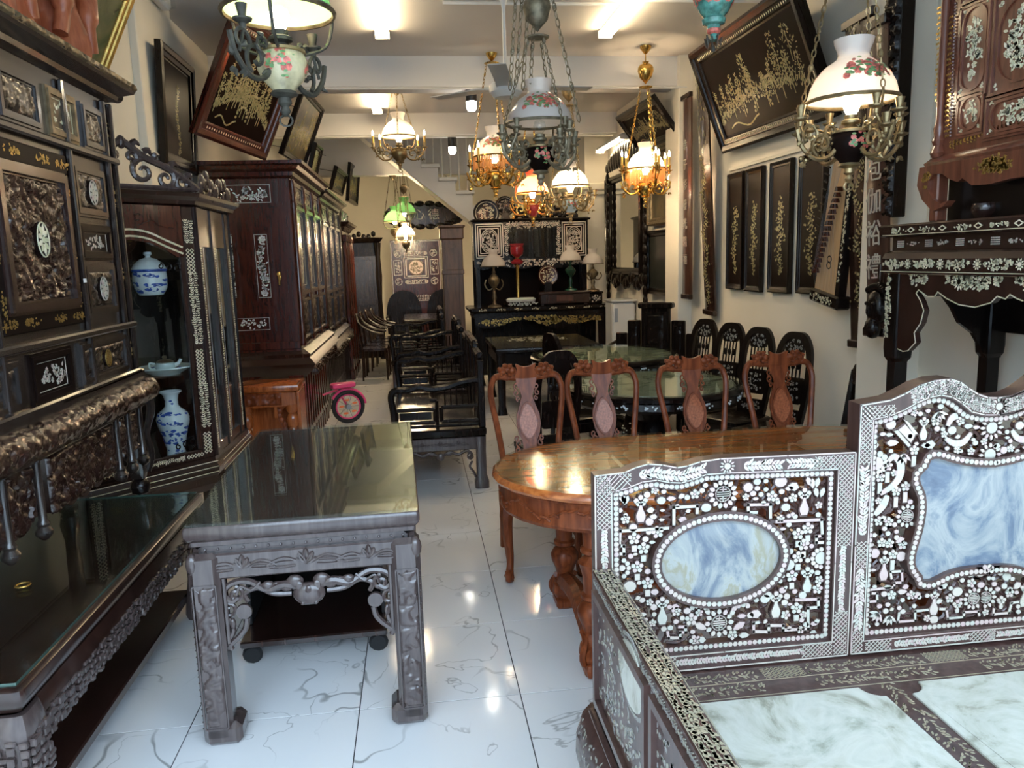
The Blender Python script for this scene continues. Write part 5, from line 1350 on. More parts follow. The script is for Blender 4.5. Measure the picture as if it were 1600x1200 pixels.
endpanel((348,288),(428,318),231,52,.015); endpanel((395,360),(426,471),232,44,.013); endpanel((354,360),(372,471),233,40,.013); endpanel((364,497),(426,516),234,34,.012)
MB(WI).box(-1.60,-.97,6.57,6.6,.955,1.02,.006).build('end_rail', MT['maroon'], wd)
q = x_(437,432); kb = MB(WI).tube([(q.x,6.598,q.z+.02),(q.x,6.57,q.z+.02)], .007, 6).ell((q.x,6.565,q.z+.02), (.016,.006,.02), 8, 5).box(q.x-.006,q.x+.006,6.57,6.576,q.z-.07,q.z+.0,.002).ell((q.x,6.594,q.z), (.015,.005,.035), 8, 5); kb.build('brass_key', MT['brass'], wd)
en = MB(WI).prism([(-1.60,.955),(-.965,.955),(-.93,.86),(-.965,.72),(-1.08,.70),(-1.10,.78),(-1.20,.80),(-1.28,.74),(-1.40,.70),(-1.5,.70),(-1.60,.74)], 6.56, 6.60).build('end_apron', MT['maroon'], wd)
k = Ink(236).bloom(-1.36,.875,.22,.04,46,.009); k.build('end_apron_inlay', MT['pearl'], en, WI @ Vector((0,6.56,0)), WI.to_3x3() @ Vector((1,0,0)), (0,0,1))
w2, _ = wardrobe('dark inlaid cabinet with gilded lacquer doors beyond the maroon wardrobe', 8.72, 10.85, .60, .85, 2.33, MT['ebony'], -1.0, seed=260)
# tall carved cupboard with fluted pilasters further back
c3 = thing('fluted_cupboard', 'tall dark red cupboard with fluted pilasters, third along the left wall', 'cupboard', (-.98,11.75,0), PI/2)
MB().box(-.60,.60,0,.62,0,2.12,.01).build('body', MT['dark'], c3, smooth=0)
cornice(c3,-.60,.60,0,.62,2.12,[(0,-.02),(.03,.0),(.05,.04),(.10,.07),(.12,.10),(.02,.11)],MT['dark'])
relief_band(c3,'crest_carving',MT['dark'],-.62,.62,2.22,2.42,.02,281,.06,.03,.02)
for x in (-.52,-.18,.18,.52):
    b = MB().box(x-.07,x+.07,-.05,.0,.12,2.0,.008)
    for d in (-.04,0,.04): b.tube([(x+d,-.05,.3),(x+d,-.05,1.85)], .012, 6)
    b.box(x-.085,x+.085,-.065,.0,.0,.14,.01).box(x-.085,x+.085,-.065,0,1.95,2.05,.01); b.build('pilaster', MT['maroon'], c3)
MI = inv(c3)
c4b = thing('dark_wardrobe', 'blue-black carved wardrobe with pierced crest at the far left end', 'wardrobe', (-.93,13.25,0), .10)
MB().box(-.36,.36,0,.6,.05,2.0,.01).build('body', MT['black'], c4b, smooth=0)
cornice(c4b,-.36,.36,0,.6,2.0,[(0,-.02),(.03,0),(.05,.03),(.07,.06),(.02,.07)],MT['black'])
for z0, z1 in ((1.05,1.7),(.35,.95)): panel(c4b,-.2,.24,z0,z1,0,'plain',MT['ebony'],3,w=.05,proud=.03)
cr_ = MB()
for i in range(8): cr_.ell((-.28+i*.08,.1,2.10+.03*math.sin(i*2)), (.04,.03,.05), 8, 5)
cr_.build('crest', MT['black'], c4b, kind='stuff')
b = MB().lathe([(.05,0),(.06,.1),(.035,.2),(.05,.5),(.035,1.0),(.055,1.4),(.04,1.7),(.06,1.95)], .33, -.03, .03, 12); b.build('turned_column', MT['black'], c4b)

# small red console in front of the wardrobe
sc2 = thing('carved_red_console', 'small orange-red carved console in front of the maroon wardrobe', 'console', (-1.145,6.08,0))
MB().loft(rrect(-.235,.235,-.18,.18,.01,2), [(-.03,.70),(-.005,.71),(0,.735),(-.006,.752),(-.02,.757)]).build('top', MT['orange'], sc2)
fz = MB().box(-.205,.205,-.155,.15,.585,.70,.006).build('frieze', MT['orange'], sc2)
relief_band(fz,'frieze_carving',MT['red'],-.20,.10,.60,.695,-.156,301,.035,.022,.008)
MB().box(-.19,.19,.10,.12,.06,.59,.004).build('back_panel', MT['orange'], sc2)
MB().box(-.21,.21,-.16,.15,.02,.07,.006).build('plinth', MT['orange'], sc2)
for x in (-.175,.165):
    MB().lathe([(.03,.07),(.045,.09),(.045,.12),(.03,.15),(.04,.22),(.048,.32),(.035,.40),(.028,.42),(.045,.44),(.048,.50),(.03,.53),(.046,.55),(.046,.60)], x, -.12, 0, 14).build('turned_leg', MT['orange'], sc2)
bk = MB()
for i in range(7): bk.ell((.085-.02*math.sin(i),-.13,.585-.035*i), (.028-.002*i,.02,.026), 8, 5)
bk.build('carved_bracket', MT['red'], sc2, kind='stuff')
MB().box(.035,.06,-.155,-.13,.50,.60,.004).build('frieze_drop', MT['orange'], sc2)
MB().box(.205,.23,-.14,.14,.02,.70,.004).build('side_post', MT['orange'], sc2)

# child's bicycle half hidden by the wardrobe legs
bw = az(546,661,0)
bk = thing('childs_bicycle', 'pink child bicycle parked at the end of the wardrobe, only its rear showing', 'bicycle', (bw.x,bw.y,0), .35)
r_ = .175
MB().tube([(r_*.88*math.cos(a),0,r_+r_*.88*math.sin(a)) for a in np.linspace(0,2*PI,29)[:-1]], .022, 8, True).build('tyre', MT['rubber'], bk)
MB().tube([(r_*.72*math.cos(a),0,r_+r_*.72*math.sin(a)) for a in np.linspace(0,2*PI,29)[:-1]], .010, 6, True).build('rim', MT['pink'], bk)
sp = MB()
for i in range(10): a = 2*PI*i/10; sp.tube([(0,0,r_),(r_*.72*math.cos(a),0,r_+r_*.72*math.sin(a))], .0028, 4)
sp.build('spokes', MT['steel'], bk, kind='stuff'); MB().lathe([(.001,-.03),(.028,-.03),(.028,.03),(.001,.03)],0,0,r_,10,'y').build('hub', MT['steel'], bk)
rf = MB()
for i in range(5): a = .5+2*PI*i/5; rf.ell((r_*.42*math.cos(a),-.012,r_+r_*.42*math.sin(a)), (.03,.006,.012), 7, 4)
rf.build('spoke_flowers', MT['orangepl'], bk, kind='stuff')
MB().tube([(r_*1.06*math.cos(a),0,r_+r_*1.06*math.sin(a)) for a in np.linspace(.1,2.6,14)], .014, 6).build('mudguard', MT['pink'], bk)
MB().tube([(0,.03,r_),(-.10,.02,.36),(-.36,0,.30)], .012, 6).build('frame', MT['pink'], bk)
MB().loft(spline([(-.16,-.06),(-.02,-.05),(.07,-.03),(.09,0),(.07,.03),(-.02,.05),(-.16,.06)],3,True), [(-.02,.375),(0,.39),(0,.42),(-.02,.435)]).build('saddle', MT['pink'], bk)
MB().tube([(-.10,.02,.36),(-.06,0,.40)], .010, 6).build('seat_post', MT['steel'], bk)
MB().tube([(r_*.88*math.cos(a)-.46,0,r_+r_*.88*math.sin(a)) for a in np.linspace(0,2*PI,25)[:-1]], .022, 8, True).build('tyre', MT['rubber'], bk)
MB().tube([(-.46,0,r_),(-.40,0,.42),(-.38,0,.52)], .012, 6).build('fork', MT['pink'], bk)

# ---------------------------------------------------------------- framed pictures
def framed(name, label, cat, BL, BR, TL, fw, frame_m, face_m, group=None, H=None, depth=.035, rows=1, art=None, art_m=None, seed=1, dots=None):
    BL, BR, TL = Vector(BL), Vector(BR), Vector(TL)
    U = BR-BL; W = U.length; U.normalize(); V = TL-BL; V -= U*V.dot(U); Hh = H or V.length; V.normalize(); N = U.cross(V)
    M = Matrix.Identity(4)
    for i in range(3): M[i][0] = U[i]; M[i][1] = -N[i]; M[i][2] = V[i]; M[i][3] = BL[i]
    t = bpy.data.objects.new(name, None); COL.objects.link(t); t.matrix_world = M; t.empty_display_size = .1; tag(t, label, cat, group)
    MB().box(.01,W-.01,.004,.018,.01,Hh-.01).build('backing', MT['black'], t, smooth=0)
    # frame: four mitred bars with a stepped profile
    prof = [(0,.018),(0,-depth*.7),(fw*.18,-depth),(fw*.45,-depth*.8),(fw*.5,-depth*.55),(fw*.8,-depth*.45),(fw*.86,-depth*.2),(fw,-.002),(fw,.016)]
    cs_ = [((0,0),(W,0)),((W,0),(W,Hh)),((W,Hh),(0,Hh)),((0,Hh),(0,0))]; ins = [(1,1),(-1,1),(-1,-1),(1,-1)]
    for i in range(4):
        (ax0,az0),(ax1,az1) = cs_[i]; s0, s1 = ins[i], ins[(i+1)%4]; vs = []
        for o, d in prof: vs += [(ax0+s0[0]*o,d,az0+s0[1]*o),(ax1+s1[0]*o,d,az1+s1[1]*o)]
        n_ = len(prof); MB().add(vs, [(2*k,2*k+1,2*k+3,2*k+2) for k in range(n_-1)]+[tuple(range(0,2*n_,2)), tuple(range(2*n_-1,0,-2))]).build('frame_bar', frame_m, t, smooth=20)
    pn = MB().box(fw*.9,W-fw*.9,-.004,.006,fw*.9,Hh-fw*.9).build('picture', face_m, t, smooth=0)
    if art:
        k = Ink(seed); art(k, fw, W-fw, fw, Hh-fw); k.clip(lambda u,v: fw+.006 < u < W-fw-.006 and fw+.006 < v < Hh-fw-.006)
        k.build('inlay', art_m or MT['goldart'], pn, (0,-.004,0))
    if dots:
        k = Ink(seed+1); u = fw
        while u < W-fw:
            k.poly([(u,fw*.62),(u+.006,fw*.58),(u+.012,fw*.66),(u+.004,fw*.74)]); k.poly([(u,Hh-fw*.62),(u+.006,Hh-fw*.58),(u+.012,Hh-fw*.66),(u+.004,Hh-fw*.74)]); u += .03
        k.build('frame_inlay', MT['shell'], t, (0,-depth*.52,0))
    return t
def landscape(k, u0, u1, v0, v1):
    """inlaid scene: hills, trees, a bridge and pavilions"""
    W, H = u1-u0, v1-v0; r = k.r
    def tree(x, z, h, w):
        k.strip([(x,z),(x+.05*w,z+h*.4),(x,z+h*.8)], .006)
        for _ in range(int(60*h/.3)):
            q = r.random(); a = r.uniform(-1,1); k.leaf(x+a*w*(1-q*.8), z+h*(.25+.75*q), r.random()*6, .020, .008)
    for i in range(15): tree(u0+W*(.04+.062*i+r.uniform(-.03,.03)), v0+H*(.10+.15*r.random()), H*r.uniform(.3,.55), W*.055)
    tree(u0+W*.42, v0+H*.30, H*.55, W*.09); tree(u0+W*.75, v0+H*.45, H*.45, W*.10); tree(u0+W*.88, v0+H*.5, H*.4, W*.10)
    for i in range(330):
        x = u0+W*r.random(); z = v0+H*(.12+.22*math.sin(3.1*(x-u0)/W)+.10*r.random()); k.leaf(x, z, 1.4+r.uniform(-.4,.4), .03*r.uniform(.6,1.3), .008)
    for px in (.30,.62):
        x, z = u0+W*px, v0+H*.38
        k.poly([(x-.05,z+.05),(x+.05,z+.05),(x+.03,z+.07),(x-.03,z+.07)]).strip([(x-.035,z),(x-.035,z+.05)], .008).strip([(x+.035,z),(x+.035,z+.05)], .008)
    k.strip([(u0+W*(.1+.03*i), v0+H*(.07+.04*math.sin(i*.7))) for i in range(12)], .012)
    for a in range(10):
        t = PI*a/9; k.disc(u0+W*(.50+.09*math.cos(t)), v0+H*(.16+.14*math.sin(t)), .012, 7)
def tallflower(k, u0, u1, v0, v1):
    W, H = u1-u0, v1-v0; c = (u0+u1)/2; r = k.r
    q = [(c+W*.10*math.sin(i*1.3), v0+H*(.10+.62*i/12)) for i in range(13)]
    k.vine(q, .022, .009, .03)
    for x, z in q[1:]: k.bloom(x, z, W*.5*math.sin(PI*(z-v0)/H)+.02, .07, 9, .010)
def p_ax(x, y, X): return ax(x, y, X)
a, b, c = p_ax(155,124,-1.70), None, p_ax(196,-20,-1.48)
framed('gilt_painting', 'dark oil painting in a gilt frame leaning behind the orange statues', 'painting', (a.x,a.y-1.0,a.z), a, (c.x,c.y-1.0,c.z), .075, MT['gilt'], MT['oilgreen'])
a, b, c = p_ax(252,262,-1.70), p_ax(296,284,-1.70), p_ax(221,52,-1.66)
framed('framed_lacquer_panel', 'dark upright framed lacquer picture on the left wall above the display cabinet', 'picture', (-1.68,5.72,2.36), (-1.68,6.52,2.36), (-1.64,5.72,3.17), .10, MT['black'], MT['lacq'], art=lambda k,a,b,c,d: k.vine([((a+b)/2+.03*math.sin(i),c+(d-c)*i/10) for i in range(9)], .03, .006, .02), seed=311)
a, b, c = p_ax(297,207,-1.6), p_ax(412,250,-1.25), p_ax(347,0,-1.25)
framed('inlaid_picture', 'large inlaid landscape picture leaning from the top of the left wall, nearest the front', 'picture', a, b, c, .13, MT['maroon'], MT['lacq'], art=landscape, seed=321, dots=1, group='leaning inlaid pictures')
def lean(BRp, TRp, X0, X1, wdt, label, art=landscape, fm='black', am=None, seed=1, face='lacq', swing=.05):
    br, tr = ax(*BRp, X0), ax(*TRp, X1); U = Vector((swing*1.0,1,0)).normalized()
    if label.startswith('#'): label = label[1:]
    t = framed('inlaid_picture', label, 'picture', br-U*wdt, br, tr-U*wdt, .07, MT[fm], MT[face], art=art, seed=seed, art_m=am, group='leaning inlaid pictures')
    m_ = tr-U*wdt*.5; I_ = t.matrix_world.inverted()
    MB(I_).tube([tuple(m_+Vector((-.02,0,-.03))), (XL+.002,m_.y,min(m_.z+.12,ZC-.02))], .004, 5).build('hanging_wire', MT['blackpl'], t)
    return t
lean((472,262),(516,184),-1.22,-.92,1.15,'square leaning picture with carved upper fret, second from the front on the left wall',seed=331,face='oil')
lean((490,284),(516,243),-1.15,-1.0,.45,'small green landscape picture leaning above the dark inlaid cabinet',None,seed=341,face='oilgreen')
lean((532,306),(541,272),-1.0,-.9,1.0,'narrow inlaid picture leaning on the left wall above the fluted cupboard',seed=351)
lean((556,322),(570,276),-.9,-.78,1.1,'farthest inlaid picture leaning on the left wall before the far room',seed=361)
# ---------------------------------------------------------------- right wall
def wallpic(name, label, cat, x0, x1, ytop, ybot, X, fw, fm, face, art=None, am=None, group=None, seed=1, lean_=0.0, depth=.03):
    """upright picture on the right wall between image columns x0 (far) and x1 (near)"""
    ym = (ytop+ybot)/2; a, b = ax(x0, ym, X), ax(x1-2.5, ym, X); xm = (x0+x1)/2
    zt, zb = ax(xm, ytop, X).z, ax(xm, ybot, X).z
    return framed(name, label, cat, (X,a.y,zb), (X,b.y,zb), (X-lean_,a.y,zt), fw, MT[fm], MT[face], art=art, art_m=am, group=group, seed=seed, depth=depth)
XW = 2.735
GP = 'four lacquer flower panels on the right wall'
wallpic('lacquer_panel', 'farthest of the four narrow black lacquer flower panels on the right wall', 'panel', 1137, 1164, 270, 452, XW, .05, 'black', 'lacq', tallflower, None, GP, 401, depth=.018)
wallpic('lacquer_panel', 'second from the far end of the four black lacquer flower panels', 'panel', 1165.5, 1194, 262, 456, XW, .05, 'black', 'lacq', tallflower, None, GP, 402, depth=.018)
wallpic('lacquer_panel', 'third from the far end of the four black lacquer flower panels', 'panel', 1203, 1239, 251, 458, XW, .05, 'black', 'lacq', tallflower, None, GP, 403, depth=.018)
wallpic('lacquer_panel', 'nearest black lacquer flower panel, half covered by the zither', 'panel', 1248, 1291, 240, 460, XW, .05, 'black', 'lacq', tallflower, None, GP, 404, depth=.018)
a, b, c = ax(1135,238,2.72), ax(1312,180,2.72), ax(1090,76,2.40)
framed('inlaid_picture', 'large inlaid landscape picture leaning from the top of the right wall', 'picture', a, b, c, .13, MT['black'], MT['lacq'], art=landscape, seed=411, dots=1, group='leaning inlaid pictures', depth=.05)
mir_ = wallpic('mirror', 'tall mirror in a black carved frame on the far right wall', 'mirror', 951, 1008, 268, 430, 2.70, .10, 'black', 'mirror', depth=.06)
a, b = ax(951,268,2.66), ax(1008,250,2.66)
mr = MB(mir_.matrix_world.inverted() @ Matrix.Translation((2.66,(a.y+b.y)/2,0)) @ Matrix.Rotation(-PI/2,4,'Z'))
hw_ = (a.y-b.y)/2; zt = a.z
for i in range(15):
    u = -hw_+i*2*hw_/14; h = .30*math.cos(PI*.42*(i-7)/7); mr.ell((u,-.01,zt+h*.5), (.12,.03,h*.5+.03), 8, 5)
    mr.ell((u,-.01,ax(980,432,2.66).z-.05+.04*math.sin(i*1.5)), (.10,.03,.08), 8, 5)
for k in range(14):
    for u in (-hw_-.03,hw_+.03): mr.ell((u,-.01,zt-.1-k*.12), (.05,.03,.08), 8, 5)
mr.build('carved_crest', MT['black'], mir_, kind='stuff')
wallpic('dark_painting', 'very dark canvas in a black frame low on the far right wall', 'painting', 1012, 1074, 358, 462, 2.70, .07, 'black', 'darkcanvas', depth=.045)
wallpic('gilt_painting', 'dark red oil painting in a bronze frame above the very dark canvas', 'painting', 1016, 1066, 222, 350, 2.70, .09, 'bronze', 'oil', depth=.05)
a, b, c = ax(1003,238,2.70), ax(1066,214,2.70), ax(990,166,2.40)
framed('inlaid_picture', 'inlaid picture leaning from the right wall behind the amber fringed lamp', 'picture', a, b, c, .10, MT['black'], MT['lacq'], art=landscape, seed=421, group='leaning inlaid pictures')

# couplet boards
_fonts = {}
def glyph(ch, size):
    cu = bpy.data.curves.new('glyph', 'FONT'); cu.body = ch; cu.size = size; cu.align_x = 'CENTER'; cu.align_y = 'CENTER'; cu.extrude = .002
    o = bpy.data.objects.new('glyph', cu); COL.objects.link(o)
    bpy.context.view_layer.update(); me = bpy.data.meshes.new_from_object(o); bpy.data.objects.remove(o); bpy.data.curves.remove(cu); return me
def board(label, top, bot, X0, X1, wd_, m, seed, inkm, chars=None, end=True):
    """board hung on the right wall; its middle runs from image point top to image point bot"""
    A, B = ax(*top, X0), ax(*bot, X1); V = (A-B); L = V.length; V.normalize(); U = Vector((0,-1,0)); U -= V*U.dot(V); U.normalize(); N = U.cross(V)
    t = bpy.data.objects.new('couplet_board', None); COL.objects.link(t); M = Matrix.Identity(4)
    for i in range(3): M[i][0] = U[i]; M[i][1] = -N[i]; M[i][2] = V[i]; M[i][3] = B[i]
    t.matrix_world = M; tag(t, label, 'board', 'inlaid couplet boards')
    pts = [(-wd_/2,0),(wd_/2,0),(wd_/2,L),(-wd_/2,L)]; n_ = 8; cs_ = []
    for i in range(n_+1): u = -wd_/2+wd_*i/n_; cs_.append((u,-.018*math.cos(PI*u/wd_)-.004))
    vs = []; 
    for z in (0,L): vs += [(u,d,z) for u,d in cs_]+[(u,.012,z) for u,d in reversed(cs_)]
    k = 2*(n_+1); fs = [(i,(i+1)%k,k+(i+1)%k,k+i) for i in range(k)]+[tuple(range(k-1,-1,-1)), tuple(range(k,2*k))]
    bd = MB().add(vs, fs).build('board', m, t, smooth=30)
    if end:
        MB().box(-wd_/2-.008,wd_/2+.008,-.028,.014,-.02,.03,.006).build('end_block', MT['dark'], t); MB().box(-wd_/2-.008,wd_/2+.008,-.028,.014,L-.03,L+.02,.006).build('end_block', MT['dark'], t)
    if chars:
        for i, (ch, f) in enumerate(chars):
            me = glyph(ch, wd_*(.78 if len(chars) < 5 else .5)); me.materials.clear(); me.materials.append(MT['pearl'])
            o = bpy.data.objects.new('character', me); COL.objects.link(o); o.parent = bd
            o.matrix_local = Matrix(((1,0,0,0),(0,0,-1,-.024),(0,1,0,L*f),(0,0,0,1)))
    else:
        k = Ink(seed); q = [(wd_*.16*math.sin(i*1.1), L*(.05+.6*i/22)) for i in range(23)]; k.vine(q, .026, .010, .03)
        for x, z in q[::2]: k.bloom(x, z, wd_*.6, .10, 8, .010)
        for _ in range(60): k.poly([(lambda x,z: (x,z))(k.r.uniform(-wd_*.38,wd_*.38), L*k.r.uniform(.66,.98))]*1) if 0 else k.leaf(k.r.uniform(-wd_*.38,wd_*.38), L*k.r.uniform(.66,.98), 1.57, .03, .008)
        k.build('inlay', inkm, bd, (0,-.024,0))
    return t
board('brown couplet board with small pale characters on the pier before the amber lamp', (1074,150), (1074,464), 2.655, 2.665, .22, MT['plank'], 431, MT['shell'], list(zip('幸子彩發光精福', (.76,.665,.565,.465,.37,.28,.19))))
board('long inlaid board leaning beside the pier, left of the four lacquer panels', (1096,100), (1110,489), 2.58, 2.71, .25, MT['dark'], 432, MT['goldart'])
board('dark inlaid board left of the large-character board by the altar', (1344,28), (1352,540), 2.60, 2.69, .30, MT['dark'], 433, MT['goldart'])
board('brown couplet board with four large pale characters beside the altar', (1372,36), (1371,520), 2.48, 2.50, .19, MT['plank'], 434, MT['pearl'], [('庖',.535),('伽',.43),('裕',.325),('禮',.215)])
cb = thing('carved_board', 'black deeply carved narrow board between the large-character board and the white pier', 'board', (2.52,ax(1396,180,2.52).y,1.80), -PI/2)
relief_band(cb, 'carving', MT['black'], -.055, .055, 0, 1.72, -.02, 441, .035, .03, .010); MB().box(-.055,.055,-.02,.06,0,1.72,.006).build('board', MT['black'], cb)
hd_ = thing('carved_mask', 'small dark carved wooden head hanging under the large-character board', 'carving', (2.45,ax(1370,490,2.45).y,1.16), -PI/2)
hm = MB().ell((0,0,.17), (.07,.05,.10), 12, 8).ell((0,-.045,.15), (.018,.02,.03), 8, 5).ell((-.03,-.04,.19), (.016,.014,.012), 8, 5).ell((.03,-.04,.19), (.016,.014,.012), 8, 5).ell((0,-.02,.06), (.05,.045,.06), 10, 6).ell((0,-.03,.10), (.035,.02,.012), 8, 5)
for i in range(9): hm.ell((-.07+.0175*i,.0,.26+.02*math.sin(PI*i/8)), (.016,.03,.025), 7, 5)
hm.build('mask', MT['black'], hd_); MB().box(-.012,.012,.0,.03,.28,.40,.004).build('hanging_strap', MT['dark'], hd_)

# zither leaning over the nearest lacquer panel
a, b, c = ax(1280,455,2.66), ax(1314,455,2.66), ax(1326,205,2.66)
zw = .26; L = 1.02; V = (c-(a+b)/2).normalized(); U = Vector((0,-1,0)); U -= V*U.dot(V); U.normalize(); N = U.cross(V); a = (a+b)/2-U*zw*.5
zt_ = bpy.data.objects.new('zither', None); COL.objects.link(zt_); M = Matrix.Identity(4)
for i in range(3): M[i][0] = U[i]; M[i][1] = -N[i]; M[i][2] = V[i]; M[i][3] = a[i]
zt_.matrix_world = M; tag(zt_, 'pale wooden zither with red bridges hung over the nearest lacquer panel', 'zither')
MB().prism([(0,0),(zw,0),(zw*.93,L),(zw*.30,L)], -.035, .01).build('soundboard', MT['zither'], zt_, smooth=0)
sd = MB().prism([(zw,-.02),(zw+.045,-.02),(zw*.93+.045,L),(zw*.93,L)], -.04, .012).build('side', MT['black'], zt_, smooth=0)
k = Ink(451).bloom(zw*.97+.03,L*.5,.03,L*.95,120,.009); k.build('side_inlay', MT['shell'], sd, (0,-.04,0))
lo = MB().box(-.02,zw+.07,-.06,.04,-.085,0,.012).build('tail_block', MT['black'], zt_); k = Ink(452).bloom(zw*.5,-.045,zw*1.1,.05,50,.008); k.build('tail_inlay', MT['shell'], lo, (0,-.06,0))
for i in range(16):
    f = i/15; MB().prism([(zw*(.06+.66*f)-.022,L*(.10+.52*f)),(zw*(.06+.66*f)+.022,L*(.10+.52*f)+.004),(zw*(.06+.66*f)+.008,L*(.10+.52*f)+.03),(zw*(.06+.66*f)-.008,L*(.10+.52*f)+.03)], -.07, -.035).build('bridge', MT['maroon'], zt_, smooth=0)
    MB().tube([(zw*(.30*f)+.004,-.05,L*(.30+.68*f)),(zw*(.30*f)-.045,-.05,L*(.31+.68*f))], .006, 5).build('tuning_peg', MT['black'], zt_)
sg_ = MB()
for i in range(16): f = i/15; sg_.tube([(zw*(.05+.9*f),-.038,.01),(zw*(.06+.66*f),-.071,L*(.115+.52*f)),(zw*(.30+.62*f),-.038,L)], .0005, 3)
sg_.build('strings', MT['steel'], zt_, kind='stuff')
k = Ink(453)
for dz in (.17,.21): e = oval(zw*.55,dz,.024,.02,14); k.strip(e+[e[0]], .006)
k.build('sound_holes', MT['black'], zt_, (0,-.035,0))
# cable trunking and switch
p, q = ax(1140,266,2.75), ax(1282,224,2.75)
tag(MB().box(2.742,2.76,q.y,p.y,p.z-.012,p.z+.012,.003).build('cable_trunking', MT['wall']), 'thin cable trunking on the right wall above the lacquer panels', 'trunking')
p = ax(1336,497,2.755); sw = thing('light_switch', 'white light switch plate on the right wall beside the inlaid board', 'switch', (2.76,p.y,p.z), -PI/2)
MB().box(-.035,.035,-.010,-.001,-.09,.09,.003).build('plate', MT['white'], sw); MB().box(-.012,.012,-.016,-.009,-.03,.0,.002).build('rocker', MT['bronze'], sw)

# ---------------------------------------------------------------- altar table and cabinet on the right
XA = 2.15
al = thing('inlaid_altar_table', 'tall dark altar table with pearl flower apron against the right wall', 'altar', (XA,2.77,0), -PI/2)
A = lambda px, py: (lambda q: (-(q.y-2.77), q.z))(ax(px, py, XA))
ul = A(1392,400)[0]; ur = .56; dp = .56
zt = A(1392,352)[1]
MB().loft(rrect(ul-.03,ur,-.03,dp,.006,1), [(-.01,zt-.055),(.012,zt-.05),(.014,zt-.008),(.004,zt)]).build('top', MT['dark'], al, smooth=20)
MB().box(ul+.01,ur-.02,.0,dp-.03,zt-.115,zt-.055).build('waist', MT['dark'], al, smooth=0)
MB().loft(rrect(ul-.02,ur,-.02,dp,.006,1), [(.0,zt-.215),(.006,zt-.20),(.012,zt-.15),(.0,zt-.125),(-.02,zt-.115)]).build('shoulder', MT['dark'], al, smooth=20)
k = Ink(501)
for i in range(6):
    u = ul+.05+i*.20; k.bloom(u+.06,zt-.028,.11,.022,22,.0055); k.strip([(u+.13,zt-.028),(u+.15,zt-.018),(u+.17,zt-.028),(u+.15,zt-.038),(u+.13,zt-.028)], .004)
k.strip([(ul,zt-.046),(ur,zt-.046)], .0025)
k.build('top_inlay', MT['shell'], al, (0,-.044,0))
k = Ink(502)
for i in range(6):
    u = ul+.05+i*.19
    for a in range(6):
        for b in range(4): k.disc(u+.008*a,zt-.098+.008*b,.003,6)
    k.bloom(u+.11,zt-.086,.08,.016,16,.005)
k.build('waist_inlay', MT['pearl'], al, (0,-.0005,0), t=.002)
k = Ink(503)
for i in range(6): u = ul+i*.21; k.bloom(u+.07,zt-.172,.15,.04,44,.0075); k.sun(u+.175,zt-.172,.022,10,.5)
k.strip([(ul-.02,zt-.205),(ur,zt-.205)], .003)
k.build('shoulder_inlay', MT['shell'], al, (0,-.034,0))
# apron with scalloped edge
pts = [A(*q) for q in ((1408,402),(1600,390))]
sc_ = [A(*q) for q in ((1404,545),(1412,549),(1420,548),(1432,535),(1430,520),(1440,505),(1445,485),(1440,470),(1433,458),(1437,453),(1450,463),(1462,463),(1467,456),(1480,466),(1500,476),(1525,480),(1550,473),(1560,463),(1573,467),(1580,460),(1590,466),(1600,470))]
zt2 = zt-.20
apr = [(ul+.01,zt2),(ur-.06,zt2),(ur-.06,sc_[-1][1]-.01),(sc_[-1][0]+.1,sc_[-1][1])]+list(reversed(sc_))+[(ul+.01,sc_[0][1])]
ap_ = MB().prism(apr, -.004, .022).build('apron', MT['dark'], al, smooth=20)
k = Ink(504); inn = inside(apr)
mid = A(1520,430)
for i in range(7):
    c = (mid[0]+.075*math.cos(i*.9), mid[1]+.03*math.sin(i*1.7)); k.sun(c[0], c[1], .034, 11, .45)
k.bloom(mid[0],mid[1]+.01,.34,.13,150,.011); c = A(1435,425); k.bloom(c[0],c[1],.15,.11,90,.009); k.bloom(ul+.04,zt2-.12,.05,.22,70,.008); c = A(1595,430); k.bloom(c[0]+.03,c[1],.10,.11,70,.009)
k.vine([(ul+.03,zt2-.02),(ul+.03,zt2-.30)], .012, .006, .012); k.clip(inn)
k.strip(sc_, .004).strip([(ul+.015,zt2-.012),(ur-.07,zt2-.012)], .010)
k.build('apron_inlay', MT['shell'], ap_, (0,-.004,0), t=.002)
for u, y in ((ul-.005,.0),(ul-.005,dp-.10),(ur-.09,0),(ur-.09,dp-.10)):
    zf_ = A(1395,545)[1]
    lg = MB().loft(rrect(u,u+.085,y-.012,y+.075,.01,2), [(-.014,0),(-.014,zf_-.06),(0,zf_-.04),(.004,zf_),(.0,zt-.2)]).build('leg', MT['black'], al, smooth=20)
    if y == 0:
        k = Ink(505).bloom(u+.022,zf_+.19,.035,.34,90,.008); k.bloom(u+.03,zf_-.3,.02,.2,24,.007); k.clip(lambda a,b: u < a < u+.08); k.build('leg_inlay', MT['shell'], lg, (0,-.0135,0), t=.002)
es = [(0,zt2),(dp-.02,zt2),(dp-.02,zt2-.42),(dp-.10,zt2-.42),(dp-.13,zt2-.36),(dp-.17,zt2-.30),(dp-.24,zt2-.25),(dp-.28,zt2-.18),(dp-.34,zt2-.11),(.06,zt2-.06)]
for u in (ul+.03,ur-.05):
    e_ = MB().prism(es, 0, .022); e_.v = [(u+b,a,c) for a,b,c in e_.v]; e_.build('end_apron', MT['black'], al, smooth=0)
MB().box(ul+.02,ur-.02,dp-.04,dp-.02,zt2-.30,zt2,.004).build('back_apron', MT['black'], al)
c = A(1458,423); MB().box(c[0]-.006,c[0]+.006,-.009,-.006,c[1]-.005,c[1]+.005).build('price_tag', MT['white'], al, smooth=0)
